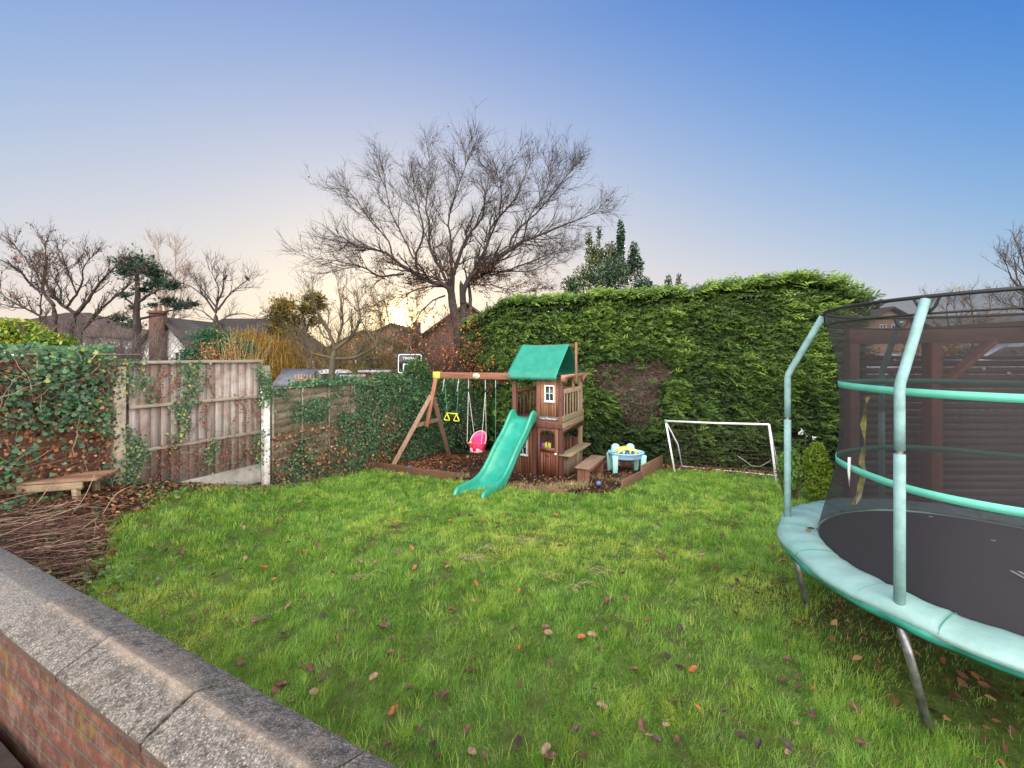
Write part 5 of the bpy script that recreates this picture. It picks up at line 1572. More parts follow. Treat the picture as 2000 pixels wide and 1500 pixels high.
def make_hedge():
    root = empty('conifer_hedge', HPt(5, -.7, -.6), 'tall clipped green conifer hedge with a bare brown patch behind the playhouse', 'hedge')
    top = lambda s: 2.92 + .71 * sstep(-.5, 1.7, s) + .07 * noise2(s, s * 0, 1.1, 3) + .10 * sstep(7.3, 8.7, s) - .38 * sstep(HL - .8, HL + .1, s)
    mb = MB(); N = 60000
    # surface samples: front face, top, both ends
    u = rng.random(N)
    s = rng.uniform(-.1, HL + .2, N); tz = top(s)
    kind = np.where(u < .72, 0, np.where(u < .88, 1, np.where(u < .93, 2, 3)))
    zf = -.75 + (tz + .75) * rng.random(N)
    n = np.zeros(N); z = zf.copy()
    n = np.where(kind == 0, .0, n)
    n = np.where(kind == 1, rng.uniform(-1.3, .05, N), n); z = np.where(kind == 1, tz + .0, z)
    s = np.where(kind == 2, 0, s); n = np.where(kind == 2, rng.uniform(-1.3, 0, N), n)
    s = np.where(kind == 3, HL, s); n = np.where(kind == 3, rng.uniform(-1.4, .0, N), n)
    z = np.where(kind >= 2, -.7 + (top(s) + .7) * rng.random(N), z)
    # rounded shoulders and base
    sh = sstep(.55, 0, tz - z)
    n = np.where(kind == 0, n - .32 * sh ** 1.5, n)
    z = np.where(kind == 1, z - .18 * sstep(-.4, .1, n), z)
    bulge = .13 * noise2(s, z * 1.6, 1.5, 2) + .09 * noise2(s, z, 4.2, 5) + .09 * noise2(s - z * .8, z * 2.4, 8, 1)
    n = n + np.where(kind == 0, bulge, 0); z = z + np.where(kind == 1, bulge * .8, 0)
    s = s + np.where(kind == 2, -bulge, 0) + np.where(kind == 3, bulge, 0)
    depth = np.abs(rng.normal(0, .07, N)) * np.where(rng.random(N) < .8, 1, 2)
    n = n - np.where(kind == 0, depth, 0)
    # bare patch (hedge plane coordinates)
    pc = [(4.85, 1.72, .85, .48), (5.45, 1.35, .75, .62), (5.15, .75, .62, .8), (4.4, 1.45, .65, .5), (5.7, .6, .55, .5), (6.1, 1.75, .55, .28)]
    bare = 0
    for cs, cz, a, b in pc: bare = bare + np.exp(-(((s - cs) / a) ** 2 + ((z - cz) / b) ** 2) * 1.4)
    bare = bare + .35 * noise2(s, z, 5, 4)
    low = sstep(.9, -.5, z) + .25 * noise2(s, z, 2.2, 8)
    keep = np.ones(N, bool)
    keep &= ~((kind == 0) & (bare > .80) & (rng.random(N) < .93))
    keep &= rng.random(N) > np.clip(low * .42, 0, .7) * (kind == 0)
    holes = noise2(s, z, 3.3, 9) + .6 * noise2(s, z, 8, 3)
    keep &= ~((holes < -.55) & (rng.random(N) < .6) & (kind == 0))
    s, n, z, kind, bulge, low, depth = (v[keep] for v in (s, n, z, kind, bulge, low, depth)); N = len(s)
    P = HPt(s, n, z)
    u3 = np.array([*HU, 0]); n3 = np.array([*HN, 0]); k3 = np.array([0, 0, 1.])
    swirl = .5 * noise2(s, z, 1.3, 11)
    ax = u3 * (.75 + swirl[:, None]) + n3 * .45 + k3 * (.42 + .35 * noise2(s, z, 2.1, 5))[:, None] + rng.normal(0, .33, (N, 3))
    ax = np.where((kind == 1)[:, None], u3 * .7 + k3 * .45 + rng.normal(0, .4, (N, 3)), ax)
    ax = np.where((kind == 3)[:, None], u3 * .9 + k3 * .5 + rng.normal(0, .35, (N, 3)), ax)
    nr = n3 * .55 + k3 * .75 + rng.normal(0, .4, (N, 3))
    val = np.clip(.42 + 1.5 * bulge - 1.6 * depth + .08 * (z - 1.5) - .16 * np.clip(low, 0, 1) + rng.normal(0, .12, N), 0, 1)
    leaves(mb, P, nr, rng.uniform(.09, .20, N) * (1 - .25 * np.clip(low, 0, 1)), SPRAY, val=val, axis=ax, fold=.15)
    # stray shoots along the top and at the right end
    for (ss, nn, zz, L, cnt, up) in [(rnd.uniform(4.5, HL), rnd.uniform(-.9, -.1), None, rnd.uniform(.18, .42), 9, 1) for _ in range(46)] + [(HL - .05 + rnd.uniform(-.5, .3), rnd.uniform(-1.1, 0), 3.45 - rnd.uniform(0, .7), rnd.uniform(.3, .75), 30, 2) for _ in range(22)] + [(rnd.uniform(0, 4.5), rnd.uniform(-.8, 0), None, rnd.uniform(.1, .2), 6, 1) for _ in range(30)]:
        z0 = float(top(np.array(ss))) if zz is None else zz
        d = np.array([.7, 0, .55]) if up == 2 else np.array([.55, 0, .8]); d = d + np.array([rnd.gauss(0, .2), rnd.gauss(0, .3), rnd.gauss(0, .12)]); d /= np.linalg.norm(d)
        t = rng.random(cnt) ** .8
        p0 = HPt(ss, nn, z0 - .05)
        dd = u3 * d[0] + n3 * d[1] + k3 * d[2]
        Q = p0 + np.outer(t * L, dd) + np.outer(-.12 * t * t * L, k3)
        leaves(mb, Q, k3 + rng.normal(0, .5, (cnt, 3)), rng.uniform(.12, .22, cnt) * (1.15 - .6 * t), SPRAY, val=np.clip(rng.normal(.52, .12, cnt), 0, 1), axis=dd + rng.normal(0, .4, (cnt, 3)))
    # feathery plumes: slender leaflets along drooping arcs
    n = 17000
    s = rng.uniform(-.1, HL + .1, n); tz = top(s); kind = np.where(rng.random(n) < .74, 0, 1)
    z = np.where(kind == 0, -.7 + (tz + .7) * rng.random(n), tz - .03); nn = np.where(kind == 0, 0, rng.uniform(-1.2, .05, n))
    sh = sstep(.55, 0, tz - z); bulge = .13 * noise2(s, z * 1.6, 1.5, 2) + .09 * noise2(s, z, 4.2, 5) + .09 * noise2(s - z * .8, z * 2.4, 8, 1)
    nn = nn + np.where(kind == 0, bulge - .32 * sh ** 1.5 - .05, 0); z = z + np.where(kind == 1, bulge * .8, 0)
    bare = 0
    for cs, cz, a_, b_ in pc: bare = bare + np.exp(-(((s - cs) / a_) ** 2 + ((z - cz) / b_) ** 2) * 1.4)
    keep = ~((kind == 0) & (bare + .35 * noise2(s, z, 5, 4) > .72) & (rng.random(n) < .95)) & (rng.random(n) > .5 * np.clip(sstep(.9, -.5, z), 0, 1) * (kind == 0))
    s, z, nn, kind, bulge = (v[keep] for v in (s, z, nn, kind, bulge)); n = len(s)
    O = HPt(s, nn, z); Lp = rng.uniform(.14, .40, n) * (1 + .3 * (kind == 1))
    ax = u3 * .8 + n3 * .42 + k3 * (.36 + .5 * noise2(s, z, 1.6, 5))[:, None] + rng.normal(0, .26, (n, 3)); ax[kind == 1] += k3 * .3
    ax /= np.linalg.norm(ax, axis=1, keepdims=True)
    sd = np.cross(ax, n3 + rng.normal(0, .5, (n, 3))); sd /= np.linalg.norm(sd, axis=1, keepdims=True)
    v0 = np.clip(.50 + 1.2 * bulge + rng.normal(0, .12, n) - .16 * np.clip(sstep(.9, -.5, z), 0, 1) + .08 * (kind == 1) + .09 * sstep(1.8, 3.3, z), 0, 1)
    SL = [(0, -.5), (.10, -.2), (.13, .1), (.05, .4), (0, .5), (-.05, .4), (-.13, .1), (-.10, -.2)]
    for j in range(9):
        t = (j + 1) / 9; Q = O + ax * (Lp * t)[:, None] - k3 * (.22 * t * t * Lp)[:, None]
        sg = (1 if j % 2 else -1) * (0 if j == 8 else 1)
        la = ax + sd * (.75 * sg) - k3 * (.25 * t); ln = Lp * .42 * (1.15 - .55 * t)
        la = la / np.linalg.norm(la, axis=1, keepdims=True)
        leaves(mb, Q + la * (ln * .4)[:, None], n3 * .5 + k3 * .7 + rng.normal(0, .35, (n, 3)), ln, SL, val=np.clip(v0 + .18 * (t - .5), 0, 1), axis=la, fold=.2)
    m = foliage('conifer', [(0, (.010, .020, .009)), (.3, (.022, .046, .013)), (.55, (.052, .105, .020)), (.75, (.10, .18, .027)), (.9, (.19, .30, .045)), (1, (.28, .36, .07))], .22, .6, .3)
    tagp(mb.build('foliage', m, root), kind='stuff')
    # dead twiggy interior
    mb = MB(); n = 16000
    s = rng.uniform(-.1, HL, n); z = -.6 + 4.1 * rng.random(n) ** 1.3
    sel = rng.random(n) < .35
    s = np.where(sel, rng.normal(5.1, .7, n), s); z = np.where(sel, rng.normal(1.3, .45, n), z)
    P0 = HPt(s, -.16 + rng.uniform(-.12, .07, n) + .08 * noise2(s, z, 3), z)
    d = u3 * rng.normal(.5, .7, n)[:, None] + n3 * .6 + k3 * rng.normal(.1, .6, n)[:, None]; d /= np.linalg.norm(d, axis=1, keepdims=True)
    L = rng.uniform(.08, .26, n)[:, None]
    mb.tubes(np.stack([P0, P0 + d * L * .5 + rng.normal(0, .01, (n, 3)), P0 + d * L + rng.normal(0, .02, (n, 3))], 1), np.array([.004, .003, .0015]), 3, rng.random(n))
    m2 = foliage('dead_twig', [(0, (.08, .05, .045)), (.5, (.22, .15, .125)), (1, (.42, .32, .28))], 0, .9)
    tagp(mb.build('dead_twigs', m2, root), kind='stuff')
    # brown core
    mb = MB(); S = np.linspace(.12, HL - .15, 120); Zs = np.linspace(-.8, 1, 40)
    P = np.array([[HPt(a, -.30 - .30 * sstep(.75, 1, (q + .8) / 1.8) + .07 * noise2(a, q * 3, 3.1, 2), -.9 + (float(top(np.array(a))) + .68) * (q + .8) / 1.8) for q in Zs] for a in S])
    mb.grid(P, .5)
    P = np.array([[HPt(a, b, float(top(np.array(a))) - .22) for b in (-.6, -1.3)] for a in S]); mb.grid(P, .5)
    P = np.array([[HPt(a, -1.3, zz) for zz in (-.9, float(top(np.array(a))) - .22)] for a in S]); mb.grid(P, .5)
    for a in (S[0], S[-1]): mb.add([HPt(a, -.35, -.9), HPt(a, -1.3, -.9), HPt(a, -1.3, float(top(np.array(a))) - .22), HPt(a, -.6, float(top(np.array(a))) - .22)], [[0, 1, 2, 3]])
    mb.build('inner_mass', plain('hedge_core', (.040, .026, .020), .95, .45, 26, .8, c2=(.015, .010, .008)), root, smooth=True)
    M['conifer'] = m


make_hedge()


# ------------------------------------------------------------------ trees
def resample(pts, K):
    pts = np.asarray(pts, float)
    d = np.r_[0, np.cumsum(np.linalg.norm(np.diff(pts, axis=0), axis=1))]
    t = np.linspace(0, d[-1], K)
    out = np.stack([np.interp(t, d, pts[:, i]) for i in range(3)], -1)
    sm = out.copy(); sm[1:-1] = .25 * out[:-2] + .5 * out[1:-1] + .25 * out[2:]
    return sm, d[-1]


def grow(O, D, L, K, wig, trop):
    N = len(O); P = np.zeros((N, K, 3)); P[:, 0] = O; D = D / np.linalg.norm(D, axis=1, keepdims=True)
    for k in range(1, K):
        D = D + rng.normal(0, wig, (N, 3)) + np.array([0, 0, trop])
        D /= np.linalg.norm(D, axis=1, keepdims=True)
        P[:, k] = P[:, k - 1] + D * (L / (K - 1))[:, None]
    return P


def sprout(P, rad, m, t0, ang, Lf, wig, trop, K, rfac=.55, rmin=.004, outc=None, gamma=1.0):
    """children of a batch of branches P (N,Kp,3), rad (N,Kp)"""
    N, Kp, _ = P.shape
    idx = np.repeat(np.arange(N), m) if np.isscalar(m) else np.repeat(np.arange(N), m)
    n = len(idx)
    t = t0 + (1 - t0) * rng.random(n) ** gamma
    f = t * (Kp - 1); i = np.minimum(f.astype(int), Kp - 2); fr = (f - i)[:, None]
    O = P[idx, i] * (1 - fr) + P[idx, i + 1] * fr
    tan = P[idx, i + 1] - P[idx, i]; tan /= np.linalg.norm(tan, axis=1, keepdims=True) + 1e-9
    r = rad[idx, i] * (1 - fr[:, 0]) + rad[idx, i + 1] * fr[:, 0]
    side = rng.normal(size=(n, 3)); side -= tan * np.sum(side * tan, 1, keepdims=True); side /= np.linalg.norm(side, axis=1, keepdims=True)
    a = np.clip(rng.normal(ang, .22, n), .2, 1.5)[:, None]
    D = tan * np.cos(a) + side * np.sin(a)
    if outc is not None:
        oo = O - outc; oo /= np.linalg.norm(oo, axis=1, keepdims=True); D = D + .35 * oo
    plen = np.linalg.norm(np.diff(P, axis=1), axis=2).sum(1)[idx]
    L = Lf(plen, t) * rng.uniform(.6, 1.35, n)
    C = grow(O, D, L, K, wig, trop)
    r0 = np.maximum(r * rfac, rmin)
    rr = np.linspace(1, .35, K)[None] * r0[:, None]
    return C, np.maximum(rr, rmin * .6)


def bare_tree(name, label, limbs, Y0, base=None, dens=1.0, L1=(.9, 2.2), L2=(.45, .95), L3=(.18, .45), mat='bark', spacing=.24, m2=7, m3=4, rmin=.004, trop=.10, extra_leaves=0, group=None, levels=3, leafbox=None, depth_spread=.35, k3=4):
    """limbs: list of (px polyline, r0, r1, depth drift in m). First entries are the trunk(s)."""
    root = empty(name, W(*base, Y0) if base else W(*limbs[0][0][0], Y0), label, 'tree', group)
    tr = MB(); cr = MB()
    GP = []; GR = []; cen = None
    for q, (pl, r0, r1, dz, istrunk) in enumerate(limbs):
        K = 15
        n = len(pl)
        P = [W(x, y, Y0 + dz * (i / max(1, n - 1))) for i, (x, y) in enumerate(pl)]
        P, L = resample(P, K)
        P[1:] += rng.normal(0, .012 * L / 4, (K - 1, 3))
        R_ = np.linspace(r0, r1, K)
        if istrunk:
            R_ = R_.copy(); R_[-1] *= .12; R_[-2] *= .75
            tr.tubes(P, R_, 10, .5)
        else:
            tr.tubes(P, R_, 7, .5)
        GP.append(P); GR.append(np.linspace(r0, r1, K))
        if q == 0: cen = P[-1] - np.array([0, 0, 1.0])
    tr.build('trunk', M[mat], root, smooth=True)
    sel = [i for i, l in enumerate(limbs) if not l[4]] or list(range(len(limbs)))
    G = np.array([GP[i] for i in sel]); GRd = np.array([GR[i] for i in sel])
    lens = np.linalg.norm(np.diff(G, axis=1), axis=2).sum(1)
    m1 = np.maximum(3, (lens / spacing * dens).astype(int))
    C1, R1 = sprout(G, GRd, m1, .12, .75, lambda p, t: rng.uniform(*L1, len(t)) * (1.0 - .25 * t), .16, trop, 8, .5, rmin * 2.2, cen)
    # tip continuations
    tip = G[:, -1]; td = G[:, -1] - G[:, -3]
    CT = grow(np.repeat(tip, 3, 0), np.repeat(td / np.linalg.norm(td, axis=1, keepdims=True), 3, 0) + rng.normal(0, .35, (3 * len(tip), 3)), rng.uniform(.35, .65, 3 * len(tip)) * L1[1], 8, .14, trop)
    C1 = np.concatenate([C1, CT]); R1 = np.concatenate([R1, np.linspace(1, .35, 8)[None] * np.repeat(GRd[:, -1], 3)[:, None]])
    R1 = np.minimum(R1, .05); cr.tubes(C1, R1, 5, None)
    C2, R2 = sprout(C1, R1, m2, .15, .65, lambda p, t: rng.uniform(*L2, len(t)) * (1.1 - .4 * t), .15, trop, 6, .6, rmin * 1.3, cen)
    cr.tubes(C2, R2, 3, None)
    if levels > 2:
        C3, R3 = sprout(C2, R2, m3, .2, .55, lambda p, t: rng.uniform(*L3, len(t)), .14, trop, k3, .7, rmin, None)
        cr.tubes(C3, R3, 3, None)
    cr.build('twigs', M[mat], root)
    if extra_leaves:
        lb = MB(); pts = C2.reshape(-1, 3)
        if leafbox is not None:
            x0, x1, z0, z1 = leafbox
            k = (pts[:, 0] > x0) & (pts[:, 0] < x1) & (pts[:, 2] > z0) & (pts[:, 2] < z1)
            low = pts[k]
            n1 = int(extra_leaves * .8)
            P = np.concatenate([low[rng.integers(0, len(low), n1)], pts[rng.integers(0, len(pts), extra_leaves - n1)]])
        else:
            P = pts[rng.integers(0, len(pts), extra_leaves)]
        P = P + rng.normal(0, .05, P.shape) - np.array([0, 0, .05])
        leaves(lb, P, unit(len(P)), rng.uniform(.06, .11, len(P)), OVAL, fold=.4)
        tagp(lb.build('dead_leaves', M['dead_leaf'], root), kind='stuff')
    return root, C1, C2


def make_big_tree():
    def shrink(L):
        out = []
        for i, (pl, a, b, c, t) in enumerate(L):
            if not t:
                a = a * 1.1
                if 512 < pl[0][1] < 563 and 860 < pl[0][0] < 930: pl = [(881, 596) if pl[0][0] < 889 else (904, 596)] + ([(877, 560)] if pl[0][0] < 889 else [(903, 556)]) + pl[1:]
            if True: pl = [(x, y) if y > 600 else (900 + (x - 900) * .89, 560 + (y - 560) * .86) for x, y in pl]
            out.append((pl, a, b, c, t))
        return out
    L = [
        ([(900, 690), (894, 640), (887, 610), (876, 557), (871, 539)], .22, .115, 0, 1),
        ([(903, 690), (905, 640), (906, 599), (902, 557), (899, 546)], .17, .105, .2, 1),
        ([(919, 650), (921, 600), (920, 568), (915, 552)], .08, .06, .5, 1),
        ([(874, 562), (869, 557), (835, 550), (812, 539), (782, 516), (752, 497), (737, 479), (692, 475), (655, 460)], 0.094, 0.022, -1.6, 0),
        ([(809, 535), (797, 497), (812, 464), (820, 441), (812, 400), (797, 344)], 0.050, 0.011, -.8, 0),
        ([(775, 531), (719, 539), (692, 516), (644, 505), (599, 497)], 0.040, 0.009, -2.4, 0),
        ([(874, 531), (895, 497), (906, 460), (929, 430), (955, 396), (951, 362), (959, 325)], 0.094, 0.013, .9, 0),
        ([(905, 556), (944, 520), (974, 501), (1007, 479), (1037, 452), (1075, 445), (1105, 430), (1150, 407), (1185, 396)], 0.101, 0.012, -1.0, 0),
        ([(925, 546), (955, 527), (1000, 524), (1056, 527), (1086, 509)], 0.050, 0.011, 1.8, 0),
        ([(910, 545), (925, 531), (947, 494), (962, 452), (959, 430), (981, 407), (1019, 362), (1037, 314), (1049, 290)], 0.079, 0.011, 2.0, 0),
        ([(1007, 479), (1007, 460), (1022, 430), (1060, 400), (1105, 347), (1138, 300)], 0.043, 0.009, .8, 0),
        ([(874, 540), (850, 512), (827, 467), (835, 430), (820, 381), (835, 314), (831, 268)], 0.061, 0.010, 1.4, 0),
        ([(884, 515), (880, 460), (869, 407), (887, 362), (899, 310), (912, 285)], 0.050, 0.010, -1.8, 0),
        ([(752, 497), (740, 450), (700, 410), (680, 375), (655, 345)], 0.032, 0.009, .6, 0),
        ([(797, 497), (770, 440), (745, 390), (735, 330), (730, 300)], 0.032, 0.009, 1.2, 0),
        ([(962, 452), (985, 400), (990, 350), (985, 300)], 0.036, 0.009, -2.2, 0),
        ([(1037, 452), (1050, 400), (1085, 350), (1095, 310)], 0.029, 0.009, -1.2, 0),
        ([(1000, 524), (1060, 500), (1110, 480), (1140, 470)], 0.029, 0.009, 2.6, 0),
        ([(868, 560), (820, 560), (790, 570), (770, 590), (765, 610)], 0.036, 0.009, -.6, 0),
        ([(866, 580), (840, 590), (820, 610), (810, 635)], 0.032, 0.009, -.3, 0),
        ([(912, 560), (960, 555), (1000, 565), (1040, 575)], 0.032, 0.009, 1.0, 0),
    ]
    bare_tree('bare_tree', 'large bare spreading tree rising behind the hedge end, tallest in view', shrink(L), 16.0, base=(900, 700),
              L1=(.7, 1.7), L2=(.4, .95), L3=(.2, .5), spacing=.22, m2=8, m3=4, rmin=.0042, trop=.03, extra_leaves=2600, leafbox=(-5.4, 2.6, 2.2, 5.6))


make_big_tree()


def make_left_trees():
    bare_tree('bare_tree', 'bare branching tree over the yellow green shrub at far left', [
        ([(102, 760), (103, 700), (104, 665), (107, 615), (105, 595)], .11, .07, 0, 1),
        ([(105, 597), (85, 572), (81, 555), (92, 515), (88, 480)], 0.060, 0.012, .6, 0), ([(85, 572), (60, 557), (42, 532), (15, 512), (-20, 500)], 0.045, 0.010, -.8, 0),
        ([(81, 555), (70, 530), (50, 505), (28, 478)], 0.030, 0.010, .3, 0), ([(104, 640), (82, 618), (50, 602), (22, 590), (-10, 560)], 0.045, 0.010, -.5, 0),
        ([(50, 602), (25, 600), (-10, 590)], 0.030, 0.009, .5, 0), ([(76, 690), (76, 620), (83, 560), (75, 510)], 0.038, 0.009, 1, 0)], 14.5,
        L1=(.35, .95), L2=(.22, .55), L3=(.12, .3), spacing=.22, m2=5, m3=3, rmin=.0045, extra_leaves=500)
    bare_tree('bare_tree', 'twin stemmed bare tree with crooked limbs left of the pine', [
        ([(133, 760), (134, 690), (135, 645), (145, 622), (147, 612)], .16, .10, 0, 1), ([(150, 730), (155, 650), (158, 645)], .12, .10, .4, 1),
        ([(147, 612), (120, 595), (107, 580), (95, 565), (85, 545), (70, 520)], 0.068, 0.012, .8, 0), ([(147, 614), (170, 590), (190, 557), (207, 540), (232, 512)], 0.075, 0.012, -.6, 0),
        ([(130, 600), (150, 575), (162, 547), (160, 525), (178, 503)], 0.045, 0.010, -.9, 0), ([(118, 590), (120, 565), (107, 550), (112, 535), (140, 518)], 0.038, 0.010, 1.0, 0),
        ([(155, 650), (180, 622), (207, 595), (237, 570), (262, 548)], 0.068, 0.012, .5, 0), ([(175, 628), (200, 620), (230, 615)], 0.030, 0.009, .8, 0), ([(150, 575), (140, 550), (128, 520), (120, 495)], 0.030, 0.009, -.4, 0)], 15.5,
        L1=(.35, .95), L2=(.22, .55), L3=(.12, .3), spacing=.22, m2=5, m3=3, rmin=.0045, extra_leaves=300)
    bare_tree('bare_tree', 'small bare tree with two birds perched, behind the tall fence panel', [
        ([(422, 740), (422, 680), (422, 640), (421, 612)], .13, .09, 0, 1),
        ([(421, 612), (424, 590), (435, 570), (437, 545)], 0.045, 0.017, 0, 0), ([(421, 610), (400, 580), (375, 560), (352, 552)], 0.038, 0.009, -.6, 0), ([(422, 600), (395, 565), (380, 545)], 0.030, 0.009, .8, 0),
        ([(425, 606), (450, 572), (485, 546)], 0.038, 0.010, 0, 0), ([(423, 640), (445, 615), (480, 612), (500, 620)], 0.030, 0.009, .8, 0), ([(424, 590), (428, 565), (415, 535)], 0.026, 0.009, -.8, 0), ([(422, 630), (400, 610), (375, 600)], 0.026, 0.009, .4, 0)], 15,
        L1=(.35, .9), L2=(.25, .6), L3=(.12, .3), spacing=.28, m2=5, m3=3, rmin=.0040)
    bare_tree('birch_tree', 'wispy pale birch behind the dark pine', [
        ([(330, 740), (328, 660), (322, 600), (318, 540), (308, 490)], 0.105, 0.017, 0, 0), ([(330, 700), (338, 620), (342, 560), (343, 500)], 0.075, 0.017, .5, 0), ([(325, 640), (350, 590), (362, 545)], 0.045, 0.013, -.5, 0), ([(322, 600), (305, 560), (295, 530)], 0.038, 0.010, .4, 0)], 27,
        L1=(.8, 1.7), L2=(.5, 1.1), L3=(.3, .6), spacing=.4, m2=6, m3=4, rmin=.0055, trop=.12, mat='birch')
    bare_tree('bare_tree', 'bare tree at the right edge behind the pergola', [
        ([(2040, 720), (2035, 640), (2025, 600)], .2, .14, 0, 1), ([(2025, 600), (2000, 570), (1975, 545), (1965, 515)], 0.060, 0.010, 0, 0), ([(2025, 600), (2015, 560), (2000, 520), (1990, 480)], 0.060, 0.010, .8, 0),
        ([(2030, 620), (1990, 600), (1955, 590)], 0.045, 0.010, -.6, 0), ([(2025, 600), (2050, 540), (2055, 480)], 0.068, 0.013, 0, 0), ([(2000, 570), (1985, 540), (1980, 500)], 0.030, 0.009, .5, 0)], 15,
        L1=(.4, 1.0), L2=(.25, .6), L3=(.15, .3), spacing=.26, m2=5, m3=3, rmin=.0045)
    for k, (x, Y, lab) in enumerate(((1850, 34, 'thin bare tree seen through the top of the trampoline net'), (1900, 30, 'thin bare tree just above the pergola beam'))):
        bare_tree('bare_tree', lab, [([(x, 740), (x, 680), (x + 3, 640), (x - 2, 600)], 0.120, 0.025, 0, 0), ([(x, 660), (x - 25, 630), (x - 35, 605)], 0.053, 0.017, .5, 0), ([(x, 655), (x + 25, 625), (x + 32, 600)], 0.053, 0.017, -.5, 0)], Y,
                  L1=(.9, 2.0), L2=(.5, 1.2), L3=(.3, .6), spacing=.7, m2=5, m3=3, rmin=.007)


M['birch'] = plain('birch_twig', (.24, .16, .13), .8, .2, 5)
make_left_trees()


def needle_tree(name, label, trunk, clumps, Y0, mat, size=(.16, .34), dens=900, lift=.5):
    root = empty(name, W(*trunk[0][0][0], Y0), label, 'tree')
    tr = MB()
    for pl, r0, r1, dz in trunk:
        P = [W(x, y, Y0 + dz * i / max(1, len(pl) - 1)) for i, (x, y) in enumerate(pl)]
        P, L = resample(P, 12); P[1:] += rng.normal(0, .02, (11, 3)); tr.tubes(P, np.linspace(r0, r1, 12), 7, .5)
    tr.build('trunk', M['bark_dark'], root, smooth=True)
    mb = MB(); tw = MB()
    for (x, y, rx, ry, d, dep) in clumps:
        c = W(x, y, Y0 + dep); k = Y0 / F
        n = int(dens * rx * ry / 600 * d)
        a = rng.normal(0, .55, (n, 3))
        P = c + a * np.array([rx * k, rx * k * .8, ry * k])
        P += (.18 * noise2(P[:, 0] * 3, P[:, 2] * 3, 2))[:, None] * a
        ax = a + rng.normal(0, .4, (n, 3)) + np.array([0, 0, lift])
        leaves(mb, P, unit(n), rng.uniform(*size, n), NEEDLE, val=np.clip(rng.normal(.45, .2, n) + .15 * a[:, 2], 0, 1), axis=ax)
        m = max(3, n // 25); b = unit(m) * .8
        tw.tubes(np.stack([c + b * 0 - np.array([0, 0, ry * k * .4]), c + b * .5 * np.array([rx * k, rx * k, ry * k]), c + b * np.array([rx * k, rx * k, ry * k])], 1), np.array([.03, .02, .008]), 4)
    tagp(mb.build('needles', mat, root), kind='stuff'); tagp(tw.build('branches', M['bark_dark'], root), kind='stuff')


NEEDLE = [(0, -.5), (.06, -.1), (.22, .18), (.08, .12), (.10, .42), (.02, .2), (0, .55), (-.03, .2), (-.12, .40), (-.07, .1), (-.22, .12), (-.06, -.12)]


